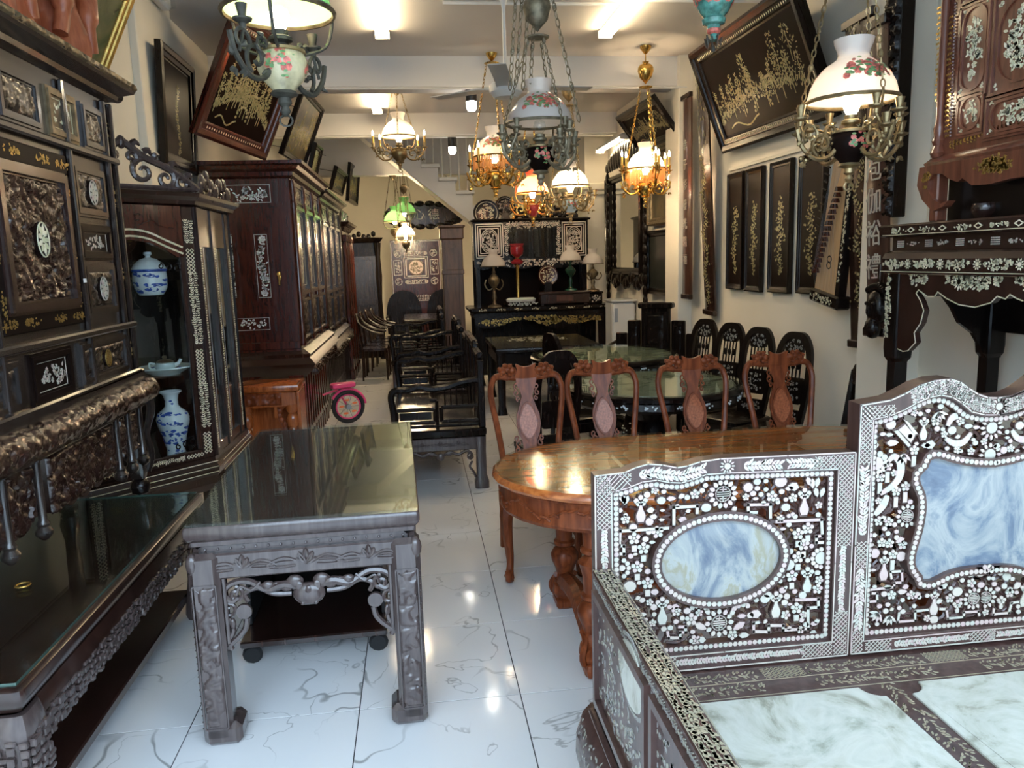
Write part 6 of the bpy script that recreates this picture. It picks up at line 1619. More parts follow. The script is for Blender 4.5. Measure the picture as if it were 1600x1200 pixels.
# brass drum and bowl on the altar
p = ax(1575,330,2.30); bz = zt
br_ = thing('brass_drum', 'short brass drum standing on the altar table under the upper cabinet', 'drum', (2.32,2.47,bz)); MB().lathe([(.001,0),(.075,0),(.078,.006),(.075,.012),(.075,.045),(.078,.05),(.070,.055),(.001,.055)], seg=24).build('drum', MT['brass'], br_)
bo_ = thing('wooden_bowl', 'small dark wooden bowl on the altar table at the foot of the upper cabinet', 'bowl', (2.22,2.83,bz)); MB().lathe([(.001,0),(.025,0),(.028,.006),(.045,.03),(.047,.045),(.042,.06),(.036,.062),(.001,.03)], seg=20).build('bowl', MT['dark'], bo_)
# upper cabinet
uc = thing('inlaid_shrine_cabinet', 'red-brown shrine cabinet with gold shell inlay standing on the altar table', 'cabinet', (XA+.03,2.77,0), -PI/2)
XU = XA+.03; Bq = lambda px, py: (lambda q: (-(q.y-2.77), q.z))(ax(px, py, XU))
u0 = Bq(1470,150)[0]; Rw = wood('warm_red_rosewood', (.10,.030,.016), (.19,.062,.034), .28)
zb_ = Bq(1465,248)[1]; ztop = 3.1
MB().box(u0,ur-.04,0,.46,zb_,ztop,.006).build('body', Rw, uc, smooth=0)
MB().loft(rrect(u0,ur-.04,0,.46,.004,1), [(.005,zb_-.05),(.04,zb_-.035),(.05,zb_-.02),(.025,zb_),(.0,zb_+.01)]).build('base_moulding', Rw, uc, smooth=20)
def upan(tl, br, kind, seed, n, r, round_=False):
    a, b = Bq(*tl), Bq(*br); x0, x1 = sorted((a[0],b[0])); z0, z1 = sorted((a[1],b[1]))
    p = panel(uc, x0, x1, z0, z1, 0, 'plain', Rw, seed, w=.012, proud=.012)
    k = Ink(seed); cx, cz = (x0+x1)/2, (z0+z1)/2; W, H = x1-x0, z1-z0
    rr = min(W,H)*.46; o_ = rrect(x0+W*.06,x1-W*.06,z0+H*.06,z1-H*.06,rr*.88,6)
    MB().ringprism(grow(o_,.006), grow(o_,-.004), -.011, -.004).build('panel_bead', Rw, p)
    k.bloom(cx,cz,W*.62,H*.66,n,r); k.clip(inside(grow(o_,-.01)))
    for sx in (-1,1):
        for sz in (-1,1): k.bloom(cx+sx*W*.43,cz+sz*H*.43,.02,.02,5,.006)
    k.build('panel_inlay', MT['shell'], p, (0,-.005,0), t=.003)
upan((1508,10),(1540,142),'x',511,66,.011); upan((1503,153),(1534,200),'x',512,26,.010); upan((1562,0),(1640,120),'x',513,110,.013); upan((1547,160),(1640,190),'x',514,60,.010); upan((1512,-100),(1542,-5),'x',515,50,.011)
k = Ink(516)
for pts_ in (((1470,10),(1465,160)),((1487,25),(1480,215)),((1553,30),(1545,95)),((1485,228),(1600,185))): 
    a, b = Bq(*pts_[0]), Bq(*pts_[1]); k.vine([a,b], .014, .006, .02)
k.build('body_inlay', MT['gilt'], uc, (0,-.002,0), t=.003)
bd_ = MB()
a, b = Bq(1495,5), Bq(1487,212)
for i in range(40): f = i/39; bd_.ell((a[0]+(b[0]-a[0])*f,-.006,a[1]+(b[1]-a[1])*f), .0055, 5, 4)
bd_.build('beading', Rw, uc, kind='stuff')
MB().lathe([(.02,zb_+.0),(.03,zb_+.02),(.018,zb_+.05),(.026,zb_+.07),(.018,zb_+.09),(.022,zb_+.12),(.016,zb_+.14),(.018,ztop)], u0+.015, -.01, 0, 12).build('corner_column', Rw, uc)
ap2 = [Bq(*q) for q in ((1452,262),(1600,236),(1600,278),(1560,288),(1535,289),(1520,278),(1512,284),(1500,280),(1487,271),(1475,272),(1466,282),(1465,296),(1472,310),(1485,318),(1497,313),(1490,322),(1472,330),(1456,312),(1448,290))]
ap2 = [(u,z) for u,z in ap2]; zx = ap2[1]
ap2 = [ap2[0],(ur-.05,ap2[0][1]),(ur-.05,zx[1]-.10)]+ap2[2:]
a2 = MB().prism(ap2, -.045, -.01).build('scroll_apron', Rw, uc, smooth=25)
k = Ink(517); c = Bq(1570,258); k.bloom(c[0],c[1],.18,.06,90,.010); c = Bq(1467,285); k.bloom(c[0]-.01,c[1]+.01,.06,.06,40,.008); k.clip(inside(ap2)); c = Bq(1570,258); k.sun(c[0],c[1],.02,9,.6); k.build('apron_inlay', MT['gilt'], a2, (0,-.045,0), t=.003)
MB().box(u0+.01,ur-.05,.05,.44,bz+.002,zb_-.03,.004).build('recess', MT['black'], uc, smooth=0)
for u in (u0+.005,ur-.10): MB().box(u,u+.05,-.03,.02,bz+.001,zb_-.04,.006).build('foot_post', Rw, uc)

# ---------------------------------------------------------------- black inlaid chairs along the right wall
def black_chair(label, loc, rot, group):
    t = thing('inlaid_side_chair', label, 'chair', loc, rot, group); K = MT['black']
    MB().loft(rrect(-.21,.21,-.22,.20,.03,3), [(-.01,.41),(0,.42),(0,.445),(-.012,.452)]).build('seat', K, t)
    MB().loft(grow(rrect(-.21,.21,-.22,.20,.03,3),-.025), [(0,.34),(0,.415)]).build('seat_rail', K, t)
    for s in (-1,1):
        MB().tube([(s*.18,-.19,.42),(s*.185,-.20,0)], .020, 6).build('front_leg', K, t); MB().tube([(s*.17,.18,.44),(s*.175,.22,0)], .020, 6).build('back_leg', K, t)
    sh = spline([(.14,.45),(.165,.62),(.175,.80),(.165,.95),(.125,1.04),(.07,1.085),(0,1.09)],4)
    o = [(x,z) for x,z in sh]+[(-x,z) for x,z in reversed(sh[:-1])]
    i_ = [(x*.74,.45+(z-.45)*.925+.03*(1-(z-.45)/.64)) for x,z in o]
    lean_ = lambda v: (v[0], v[1]+(v[2]-.45)*.16, v[2])
    f = MB().ringprism(o, i_, .165, .20); f.v = [lean_(v) for v in f.v]; f.build('back_frame', K, t)
    for z0, z1, nm in ((.47,.56,'lower_panel'),(.60,.78,'back_panel'),(.94,1.05,'crest_panel')):
        w_ = .115 if z0 < .9 else .085; pn = MB().prism(rrect(-w_,w_,z0,z1,.02,3), .172, .192); pn.v = [lean_(v) for v in pn.v]; p = pn.build(nm, K, t)
        k = Ink(int(z0*100)).bloom(0,(z0+z1)/2,w_*1.8,(z1-z0)*.85,46,.0085); k.build('inlay', MT['shell'], p, (0,.172+((z0+z1)/2-.45)*.16-.003,0), (1,0,0), Vector((0,.16,1)).normalized()*1.0, t=.004) if 0 else k.build('inlay', MT['grape'], p, (0,.172-.45*.16-.002,0), (1,0,0), (0,.16,1), t=.003)
    pb = MB()
    for x in (-.07,-.035,0,.035,.07): pb.tube([(x,.18+.33*.16,.78),(x,.18+.49*.16,.94)], .007, 5)
    for x in (-.05,0,.05): pb.ell((x,.18+.41*.16,.86), (.022,.012,.028), 8, 5)
    pb.build('pierced_carving', K, t, kind='stuff')
    pass
    t.scale = (.86,.9,1)
    return t
GB = 'black inlaid chairs along the right wall'
bc = black_chair('farthest black inlaid chair against the right wall', (2.22,6.22,0), -PI/2+.45, GB)
clone(bc, 'second farthest black inlaid chair against the right wall', (2.27,5.78,0), -PI/2+.45, GB)
clone(bc, 'third black inlaid chair from the far end of the right wall', (2.30,5.34,0), -PI/2+.45, GB)
clone(bc, 'fourth black inlaid chair from the far end of the right wall', (2.36,4.90,0), -PI/2+.45, GB)
clone(bc, 'black inlaid chair with its back turned, behind the leftmost red chair', (.80,4.80,0), PI+.15, GB)
clone(bc, 'black inlaid chair with its back turned, behind the second red chair', (1.22,5.72,0), PI*.5+.3, GB)
# rail-back chair in front of them
rb_ = thing('rail_back_chair', 'black chair with spindled low back standing nearest the daybed on the right', 'chair', (2.46,4.42,0), -PI/2-.2)
K = MT['black']
MB().loft(rrect(-.22,.22,-.22,.20,.03,3), [(-.01,.42),(0,.43),(0,.455),(-.01,.462)]).build('seat', K, rb_)
for s in (-1,1):
    MB().tube([(s*.19,-.19,.43),(s*.19,-.20,0)], .018, 6).build('front_leg', K, rb_); MB().tube([(s*.20,.26,.88),(s*.19,.19,.44),(s*.19,.23,0)], .020, 6).build('back_post', K, rb_)
p = MB().prism(spline([(-.19,.82),(.19,.82),(.17,.90),(.10,.935),(-.10,.935),(-.17,.90)],3,True), .24, .27).build('crest', MT['dark'], rb_)
for i in range(9): x = -.16+.04*i; MB().tube([(x,.205,.48),(x,.25,.83)], .009, 5).build('spindle', K, rb_)
MB().tube([(-.19,.25,.80),(.19,.25,.80)], .014, 6).build('rail', K, rb_); MB().tube([(-.19,.21,.50),(.19,.21,.50)], .014, 6).build('rail', K, rb_)
MB().tube([(-.19,-.19,.2),(.19,-.19,.2)], .010, 6).build('stretcher', K, rb_)
# ---------------------------------------------------------------- black benches along the aisle
def bar(mb, a, b, r=.012):
    return mb.tube([a,b], r, 6)
def bench(label, y0, y1, xf, xb, carved=True):
    hx = (y1-y0)/2; hy = (xb-xf)/2; K = MT['black']; G = MT['grey']  # paler wood on legs and end aprons puts their lit look into colour
    t = thing('black_bench', label, 'bench', ((xf+xb)/2,(y0+y1)/2,0), -PI/2)
    MB().loft(rrect(-hx,hx,-hy,hy,.012,2), [(-.03,.385),(-.004,.395),(0,.41),(0,.435),(-.01,.447)]).build('seat', K, t)
    for s in (-1,1):
        for q in (-1,1):
            lg = MB().loft(rrect(min(s*(hx-.005),s*(hx-.085)),max(s*(hx-.005),s*(hx-.085)),min(q*(hy-.005),q*(hy-.085)),max(q*(hy-.005),q*(hy-.085)),.012,2), [(.012,0),(.012,.05),(-.004,.10),(-.004,.28),(.0,.385)]).build('leg', G, t)
    for s in (1,-1):
        Ms = Matrix.Rotation(PI/2*s, 4, 'Z')                 # u along the end, front outwards
        e = MB(Ms).box(-hy+.06,hy-.06,-hx+.012,-hx+.04,.29,.385,.006).build('end_apron', G, t)
        rl = MB(Ms); lotus(rl,-.13,.335,.035,-hx+.010,.003); lotus(rl,.13,.335,.035,-hx+.010,.003); lotus(rl,0,.335,.04,-hx+.010,.003); rl.build('lotus_relief', G, e, kind='stuff')
        bt = MB(Ms); yy = -hx+.03
        for g in (-1,1):
            bt.tube(spline([(g*.02,yy,.25),(g*.07,yy,.275),(g*.13,yy,.255),(g*.19,yy,.28),(g*.23,yy,.25),(g*.20,yy,.225)],4), .011, 6)
            bt.tube([(x,yy,z) for x,z in spiral(g*.22,.235,.028,.008,90,90+g*400,12)], .007, 5)
            bt.tube(spline([(g*.23,yy,.20),(g*.21,yy,.16),(g*.235,yy,.12),(g*.25,yy,.08)],4), .009, 5)
            bt.ell((g*.06,yy,.265), (.03,.012,.016), 8, 5)
        bt.ell((0,yy-.008,.245), (.03,.015,.028), 10, 6); bt.build('pierced_bat', G, e, kind='stuff')
        # arm at this end: wavy top rail, post, key-fret panels
        xx_ = s*(hx-.03); y_f, y_b = -hy+.03, hy-.04
        am = MB().tube(spline([(xx_,y_f,.45),(xx_,y_f-.01,.60),(xx_,y_f-.02,.70),(xx_,y_f+.01,.745),(xx_,y_f+.10,.745),(xx_,y_f+.18,.765),(xx_,y_f+.26,.745),(xx_,y_f+.38,.755),(xx_,y_f+.48,.785),(xx_,y_b,.80)],4), .024, 7).build('arm_rail', K, t)
        fr = MB()
        for ya, yb2, za, zb2 in ((y_f+.01,y_f+.285,.505,.60),(y_f+.33,y_b-.01,.505,.61)):
            for p, q in (((xx_,ya,za),(xx_,yb2,za)),((xx_,yb2,za),(xx_,yb2,zb2)),((xx_,yb2,zb2),(xx_,ya,zb2)),((xx_,ya,zb2),(xx_,ya,za))): bar(fr, p, q, .017)
        bar(fr,(xx_,y_f+.30,.45),(xx_,y_f+.30,.66),.014); bar(fr,(xx_,y_f+.30,.66),(xx_,y_f+.25,.665),.013); bar(fr,(xx_,y_f,.475),(xx_,y_b,.475),.013)
        for i in range(6): bar(fr,(xx_,y_f+.36+.042*i,.61),(xx_,y_f+.36+.042*i,.75),.006)
        fr.build('arm_fret', K, t)
        MB().box(xx_-.008,xx_+.008,y_f+.035,y_f+.26,.525,.582,.004).build('arm_panel', K, t)
    # back
    MB().box(-hx+.01,hx-.01,hy-.05,hy-.01,.45,.50,.008).build('back_rail', K, t)
    n_ = 4
    for i in range(n_+1):
        x = -hx+.025+i*(2*hx-.05)/n_; MB().box(x-.02,x+.02,hy-.055,hy-.005,.45,1.02 if 0 < i < n_ else .94,.008).build('back_post', K, t)
    for i in range(n_):
        a = -hx+.05+i*(2*hx-.05)/n_; b = a+(2*hx-.05)/n_-.05; zt_ = .94+.05*(1 if i in (1,2) else 0)
        MB().box(a,b,hy-.045,hy-.02,.56,.76,.006).build('back_panel', K, t); MB().box(a-.02,b+.02,hy-.055,hy-.005,zt_,zt_+.05,.012).build('crest_rail', K, t)
        for k in range(7):
            x = a+(b-a)*(k+.5)/7; MB().tube([(x,hy-.03,.76),(x,hy-.03,zt_)], .008, 5).build('spindle', K, t)
        MB().box(a,b,hy-.04,hy-.02,.50,.56,.004).build('lower_fret', K, t)
    MB().tube([(-hx+.02,hy-.03,.98),(hx-.02,hy-.03,.98)], .018, 6).build('scroll_rail', K, t)
    return t
GN = 'black fret-armed benches right of the aisle'
bn = bench('nearest black bench with fret arms and bat-carved base right of the aisle', 5.42, 7.16, -.22, .46)
bn['group'] = GN
clone(bn, 'second black bench with fret arms, behind the nearest one on the aisle', (.12,8.47,0), -PI/2, GN)
clone(bn, 'third black bench with fret arms, farthest along the aisle', (-.0,10.4,0), -PI/2, GN)

# ---------------------------------------------------------------- round marble tables
def round_table(label, c, r, z, group):
    t = thing('round_marble_table', label, 'table', (c[0],c[1],0), 0, group); K = MT['black']
    MB().lathe([(r-.10,z-.115),(r-.03,z-.11),(r-.012,z-.09),(r-.02,z-.05),(r,z-.035),(r,z-.015),(r-.012,z-.004),(.001,z-.004)], seg=48).build('rim', K, t)
    MB().lathe([(.001,z-.006),(r-.06,z-.006),(r-.06,z-.001),(.001,z-.001)], seg=48).build('marble_top', MT['greenstone'], t)
    MB().lathe([(.001,z),(r-.01,z),(r-.01,z+.008),(.001,z+.008)], seg=48).build('glass_top', MT['topglass'], t)
    k = MB()
    ik = Ink(601)
    for i in range(20):
        a = 2*PI*i/20
        for d in range(9):
            b = a+ik.r.uniform(-.07,.07); zz_ = z-.072+ik.r.uniform(-.013,.013); q = ik.r.uniform(.006,.010)
            k.ell(((r-.016)*math.cos(b),(r-.016)*math.sin(b),zz_), (q,q,q*.8), 5, 4)
    k.build('rim_inlay', MT['aqua'], t, kind='stuff')
    MB().lathe([(.14,.10),(.10,.14),(.07,.22),(.09,.34),(.13,.45),(.10,.52),(.16,.60),(.20,z-.11)], seg=20).build('pedestal', K, t)
    for i in range(5):
        a = 2*PI*i/5+.4; MB().tube(spline([(.08*math.cos(a),.08*math.sin(a),.18),(.22*math.cos(a),.22*math.sin(a),.15),(.34*math.cos(a),.34*math.sin(a),.06),(.38*math.cos(a),.38*math.sin(a),.03)],4), [.05]*4+[.04]*5+[.03]*4, 7).build('pedestal_foot', K, t)
    for i in range(5):
        a = 2*PI*i/5; 
    return t
GR = 'round marble topped tables'
rt = round_table('round black table with grey-green marble top behind the red chairs', (1.58,5.06), .60, .78, GR)
clone(rt, 'larger-looking round marble table farther back beside the dark rectangular table', (1.62,6.62,0), 0, GR).scale = (1.08,1.08,1.02)
# round stools tucked at the nearer table
def drum_stool(label, c, group):
    t = thing('drum_stool', label, 'stool', (c[0],c[1],0), 0, group)
    MB().lathe([(.12,0),(.14,.02),(.135,.05),(.17,.15),(.18,.24),(.16,.36),(.145,.40),(.155,.42),(.15,.44),(.001,.445)], seg=20).build('body', MT['black'], t)
    MB().lathe([(.001,.446),(.11,.446),(.11,.45),(.001,.45)], seg=20).build('marble_seat', MT['greenstone'], t)
    k = MB(); rg_ = random.Random(3)
    for i in range(90):
        a = rg_.random()*2*PI; z = rg_.uniform(.06,.38); r = float(np.interp(z,[.05,.15,.24,.36],[.135,.17,.18,.16])); q = rg_.uniform(.006,.012); k.ell((r*math.cos(a),r*math.sin(a),z), (q,q,q*.7), 5, 4)
    k.build('inlay', MT['aqua'], t, kind='stuff'); return t
GS = 'inlaid drum stools at the round tables'
ds = drum_stool('black inlaid drum stool right of the nearer round marble table', (1.86,4.50), GS)
clone(ds, 'black inlaid drum stool at the farther round marble table', (1.75,5.82,0), 0, GS)

# dark rectangular table beyond
dt2 = thing('inlaid_tea_table', 'dark rectangular table with inlaid top before the black altar', 'table', (1.42,8.75,0))
MB().loft(rrect(-.62,.52,-.75,.5,.01,2), [(-.04,.66),(-.005,.67),(0,.70),(-.01,.72)]).build('top', MT['black'], dt2)
k = Ink(611).bloom(-.05,.05,.7,.5,170,.016); k.build('top_inlay', MT['shell'], dt2, (0,0,.72), (1,0,0), (0,1,0))
for x in (-.56,.46):
    for y in (-.69,.44): MB().loft(rrect(x-.045,x+.045,y-.045,y+.045,.01,2), [(.01,0),(-.008,.1),(0,.5),(.004,.67)]).build('leg', MT['black'], dt2)
for y in (-.70,.46): MB().box(-.55,.45,y-.015,y+.015,.54,.66,.004).build('apron', MT['black'], dt2)
for x in (-.58,.48): MB().box(x-.015,x+.015,-.68,.43,.54,.66,.004).build('apron', MT['black'], dt2)

# ---------------------------------------------------------------- black altar with pearl cabinet at the back
YA = 10.05
ba = thing('black_altar', 'wide black altar table with gold inlaid apron at the back of the shop', 'altar', (1.63,YA,0))
BI = inv(ba); q = lambda px, py, Y=YA: ay(px, py, Y)
xa0, xa1 = q(737,500).x, q(952,500).x; za = q(840,478).z
MB(BI).loft(rrect(xa0,xa1,YA-.02,YA+.72,.01,1), [(-.02,za-.075),(.0,za-.07),(.03,za-.04),(.03,za-.012),(.01,za)]).build('top', MT['black'], ba, smooth=20)
MB(BI).box(xa0+.03,xa1-.03,YA+.01,YA+.69,za-.14,za-.07).build('waist', MT['black'], ba, smooth=0)
apz = q(840,488).z; low = q(800,508).z
sc2_ = [(xa0+.04,za-.12),(xa1-.04,za-.12),(xa1-.04,low+.02)]+[(xa1-.04-(xa1-xa0-.08)*i/16, low+.05*math.sin(i*PI/4)-.03*math.sin(i*PI/8)) for i in range(1,16)]+[(xa0+.04,low+.02)]
a_ = MB(BI).prism(sc2_, YA-.03, YA).build('apron', MT['black'], ba, smooth=20)
k = Ink(621); k.bloom((xa0+xa1)/2,za-.18,(xa1-xa0)*.26,.14,120,.018); k.bloom(xa0+.45,za-.19,.7,.09,150,.015); k.bloom(xa1-.45,za-.19,.7,.09,150,.015); k.clip(inside(sc2_)); k.build('apron_inlay', MT['gilt'], a_, BI @ Vector((0,YA-.03,0)), t=.003)
k = Ink(622)
for i in range(8): k.bloom(xa0+.15+i*.23,za-.03,.12,.02,14,.008)
k.build('edge_inlay', MT['shell'], ba, BI @ Vector((0,YA-.052,0)))
for x in (xa0+.04,xa1-.14):
    for y in (YA,YA+.58): MB(BI).loft(rrect(x,x+.10,y,y+.10,.01,2), [(.02,0),(.0,.08),(-.01,.4),(.0,za-.14)]).build('leg', MT['black'], ba, smooth=20)
MB(BI).box(xa0+.08,xa1-.08,YA+.60,YA+.64,.05,za-.14).build('back_board', MT['black'], ba, smooth=0)
# cabinet on it
pc = thing('pearl_cabinet', 'black cabinet with pearl-framed oval doors and glass centre standing on the back altar', 'cabinet', (1.6,YA+.3,0))
PI_ = inv(pc); YP = YA+.28; f = lambda px, py: (ay(px,py,YP).x, ay(px,py,YP).z)
X0_, Z1_ = f(739,347); X1_, Z0_ = f(919,402)
zl_ = f(840,415)[1]
MB(PI_).box(X0_,X1_,YP,YP+.36,Z0_,Z1_).build('body', MT['black'], pc, smooth=0)
MB(PI_).loft(rrect(X0_,X1_,YP,YP+.36,.005,1), [(0,Z1_-.01),(.03,Z1_),(.04,Z1_+.02),(.0,Z1_+.035)]).build('cornice', MT['black'], pc, smooth=0)
for x in (X0_+.02,X1_-.07):
    for y in (YP+.01,YP+.28): MB(PI_).box(x,x+.05,y,y+.05,za,Z0_).build('leg', MT['black'], pc, smooth=0)
def pdoor(px0, px1, seed):
    x0, x1 = f(px0,375)[0], f(px1,375)[0]; z0, z1 = Z0_+.02, Z1_-.02
    d = MB(PI_).box(x0,x1,YP-.02,YP,z0,z1,.004).build('door', MT['lacq'], pc, smooth=0); k = Ink(seed)
    for e in (.012,.04,.07): k.strip([(x0+e,z0+e),(x1-e,z0+e),(x1-e,z1-e),(x0+e,z1-e),(x0+e,z0+e)], .012)
    cx, cz = (x0+x1)/2, (z0+z1)/2; rx, rz = (x1-x0)*.30, (z1-z0)*.34
    for g in (1.0,.85): ov_ = oval(cx,cz,rx*g,rz*g,22); k.strip(ov_+[ov_[0]], .010)
    k.bloom(cx,cz,rx*1.5,rz*1.5,95,.013); k.build('door_inlay', MT['pinky'], d, PI_ @ Vector((0,YP-.02,0)), t=.003)
pdoor(742,787,631); pdoor(877,916,632)
gx0, gx1 = f(789,375)[0], f(875,375)[0]; k = Ink(633); k.vine([(gx0+.02,Z1_-.04),(gx1-.02,Z1_-.04)], .03, .012, .02); k.vine([(gx0+.02,Z0_+.05),(gx0+.02,Z1_-.06)], .03, .012, .025).vine([(gx1-.02,Z0_+.05),(gx1-.02,Z1_-.06)], .03, .012, .025).bloom((gx0+gx1)/2,Z1_-.07,gx1-gx0-.1,.06,70,.012)
k.build('centre_inlay', MT['pinky'], pc, PI_ @ Vector((0,YP-.004,0)), t=.003)
MB(PI_).box(gx0+.05,gx1-.05,YP-.012,YP-.006,Z0_+.03,Z1_-.10).build('glass_pane', MT['pane'], pc, smooth=0)
MB(PI_).box((gx0+gx1)/2-.012,(gx0+gx1)/2+.012,YP-.02,YP,Z0_+.02,Z1_-.02).build('mullion', MT['black'], pc, smooth=0)
fr_ = [(X0_,Z0_),(X1_,Z0_),(X1_,zl_)]+[(X1_-(X1_-X0_)*i/14, zl_+.02*math.sin(i*1.3)-.02) for i in range(1,14)]+[(X0_,zl_)]
fr2 = MB(PI_).prism(fr_, YP-.02, YP).build('lower_frieze', MT['black'], pc, smooth=0); k = Ink(634).bloom((X0_+X1_)/2,(Z0_+zl_)/2,X1_-X0_,.09,190,.016); k.clip(inside(fr_)); k.build('frieze_inlay', MT['pinky'], fr2, PI_ @ Vector((0,YP-.02,0)), t=.003)
MB(PI_).box(X0_,X1_,YP+.34,YP+.36,za,Z0_).build('mirror_back', MT['lacq'], pc, smooth=0)
# things on the altar and on the cabinet
def plaque(name, label, px, py, Y, r, zbase, frame, face, inkm, seed):
    c = ay(px,py,Y); t = thing(name, label, 'plaque', (c.x,Y,c.z))
    MB().lathe([(r*.8,-.012),(r,-.02),(r*1.04,0),(r,.015),(.001,.015)], 0,0,0,28,'y').build('rim', frame, t)
    fc = MB().lathe([(.001,-.010),(r*.82,-.010)], 0,0,0,28,'y').build('disc', face, t)
    k = Ink(seed).bloom(0,0,r*1.3,r*1.3,60,r*.09); e = oval(0,0,r*.86,r*.86,22); k.strip(e+[e[0]], r*.05); k.build('inlay', inkm, fc, (0,-.012,0), t=.003)
    h = c.z-zbase
    MB().prism([(-r*.5,-h),(r*.5,-h),(r*.35,-r*.7),(-r*.35,-r*.7)], -.02, .05).build('stand', MT['black'], t, smooth=0)
    return t
plaque('round_plaque', 'round inlaid plaque on a stand on the back altar beside the mantel clock', 856, 430, YA+.12, .13, za, MT['maroon'], MT['lacq'], MT['shell'], 641)
plaque('round_plaque', 'large round carved plaque on top of the pearl cabinet at its left end', 760, 333, YP+.15, .17, Z1_+.035, MT['black'], MT['lacq'], MT['shell'], 642)
plaque('round_plaque', 'dark shield-shaped plaque on top of the pearl cabinet beside the round one', 789, 322, YP+.25, .13, Z1_+.035, MT['black'], MT['lacq'], MT['grape'], 643)
cs2 = MB()
cl = thing('carved_screen', 'black pierced carving standing along the top of the pearl cabinet', 'carving', (ay(840,338,YP+.3).x,YP+.3,Z1_+.036))
for i in range(16):
    for j in range(2): cs2.ell((-.30+i*.055,0,.05+.07*j+.02*math.sin(i*2+j)), (.04,.02,.045), 7, 5)
cs2.build('carving', MT['black'], cl, kind='stuff')
c = ay(878,462,YA+.15); ck = thing('wooden_chest', 'brown wooden chest standing on the back altar right of the round plaque', 'chest', (c.x,YA+.12,za))
MB().box(-.32,.34,-.14,.16,.02,.15,.008).build('body', MT['dark'], ck); MB().box(-.34,.36,-.16,.18,.15,.18,.008).build('lid', MT['dark'], ck)
for x in (-.29,.29): MB().box(x-.02,x+.02,-.13,-.09,0,.03).build('foot', MT['dark'], ck, smooth=0)
MB().box(-.10,.12,-.15,-.14,.05,.13,.003).build('drawer', MT['plank'], ck, smooth=0)
c = ay(928,463,YA+.1); bxx = thing('inlaid_box', 'small inlaid casket at the right end of the back altar under a lamp', 'box', (c.x,YA+.15,za))
MB().box(-.11,.11,-.08,.08,0,.13,.006).build('body', MT['black'], bxx); MB().box(-.12,.12,-.09,.09,.13,.16,.008).build('lid', MT['black'], bxx); k = Ink(645).bloom(0,.07,.18,.09,40,.010); k.build('inlay', MT['pinky'], bxx, (0,-.08,0))
c = ay(815,462,YA+.05); tr = thing('pearl_tray', 'oval pearl-inlaid tray box in front of the red oil lamp on the back altar', 'tray', (c.x,YA+.12,za))
MB().loft(oval(0,0,.23,.13,24), [(-.03,0),(0,.02),(0,.05),(-.02,.06)]).build('tray', MT['black'], tr); k = Ink(646).bloom(0,.035,.40,.04,60,.012); k.build('inlay', MT['aqua'], tr, (0,-.131,0))
k = MB().loft(oval(0,0,.19,.10,24), [(0,.06),(.01,.09),(-.02,.11)]).build('lid', MT['aqua'], tr)

# fridge and glasses
c0_, c1_ = ay(957,472,9.5), ay(992,530,9.5)
fg = thing('small_fridge', 'small white fridge against the far right wall', 'fridge', ((c0_.x+c1_.x)/2,9.5,0)); w_ = (c1_.x-c0_.x)/2; zt = c0_.z
MB().box(-w_,w_,.03,.38,.03,zt,.02).build('body', MT['fridge'], fg); MB().box(-w_,w_,-.02,.03,.06,zt-.02,.015).build('door', MT['fridge'], fg); MB().box(-w_-.02,w_+.04,-.04,.40,zt,zt+.025,.006).build('top', MT['fridge'], fg)
MB().box(-w_+.02,-w_+.06,-.035,-.018,zt-.25,zt-.08,.004).build('handle', MT['steel'], fg)
for i, px in enumerate((968,980)):
    c = ay(px,466,9.55); g_ = thing('drinking_glass', 'upturned glass on the small white fridge, %s' % ('left one' if i == 0 else 'right one'), 'glass', (c.x,9.62,zt+.025)); MB().lathe([(.035,0),(.035,.05),(.02,.085),(.001,.09)], seg=14).build('glass', MT['pane'], g_)

# dark suite by the far right wall
st2 = thing('dark_armchair', 'black high-backed armchair with stepped wings by the right wall beside the fridge', 'armchair', (2.24,7.34,0), -PI/2+.95); D = MT['black']
MB().box(-.42,.42,-.30,.30,.34,.42,.02).build('seat', D, st2); MB().box(-.15,.15,.24,.30,.42,1.13,.012).build('centre_back', D, st2)
MB().box(-.18,.18,.22,.32,1.11,1.17,.012).build('crest', D, st2)
for s in (-1,1):
    MB().box(min(s*.16,s*.30),max(s*.16,s*.30),.25,.30,.42,.99,.01).build('back_wing', D, st2); MB().box(min(s*.31,s*.43),max(s*.31,s*.43),.25,.30,.42,.86,.01).build('outer_wing', D, st2)
    MB().box(min(s*.36,s*.43),max(s*.36,s*.43),-.30,.28,.58,.63,.01).build('arm', D, st2)
    for y in (-.28,.22): MB().box(s*.40-.03,s*.40+.03,y,y+.06,0,.60,.01).build('leg', D, st2)
    panel(st2,min(s*.19,s*.27),max(s*.19,s*.27),.50,.93,.25,'carved',D,652+s,step=.014,w=.012)
panel(st2,-.09,.09,.52,1.05,.24,'carved',D,651,step=.014)
for i, (px, lab) in enumerate(((985,'low-backed dark chair left of the high-backed armchair by the right wall'),)):
    c = ay(px,540,8.2); t = thing('spindle_chair', lab, 'chair', (2.28,8.15,0), -.5)
    MB().loft(rrect(-.24,.24,-.22,.22,.03,3), [(0,.40),(0,.44)]).build('seat', MT['black'], t, smooth=20)
    MB().tube(spline([(-.25,-.15,.62),(-.25,.1,.66),(-.12,.24,.72),(.12,.24,.72),(.25,.1,.66),(.25,-.15,.62)],4), .018, 6).build('hoop_rail', MT['black'], t)
    for x, y in ((-.22,-.19),(.22,-.19),(-.2,.2),(.2,.2)): MB().tube([(x,y,.42),(x,y,0)], .018, 6).build('leg', MT['black'], t)
    for x in (-.12,-.06,0,.06,.12): MB().tube([(x,.22,.44),(x,.235,.70)], .009, 5).build('spindle', MT['black'], t)

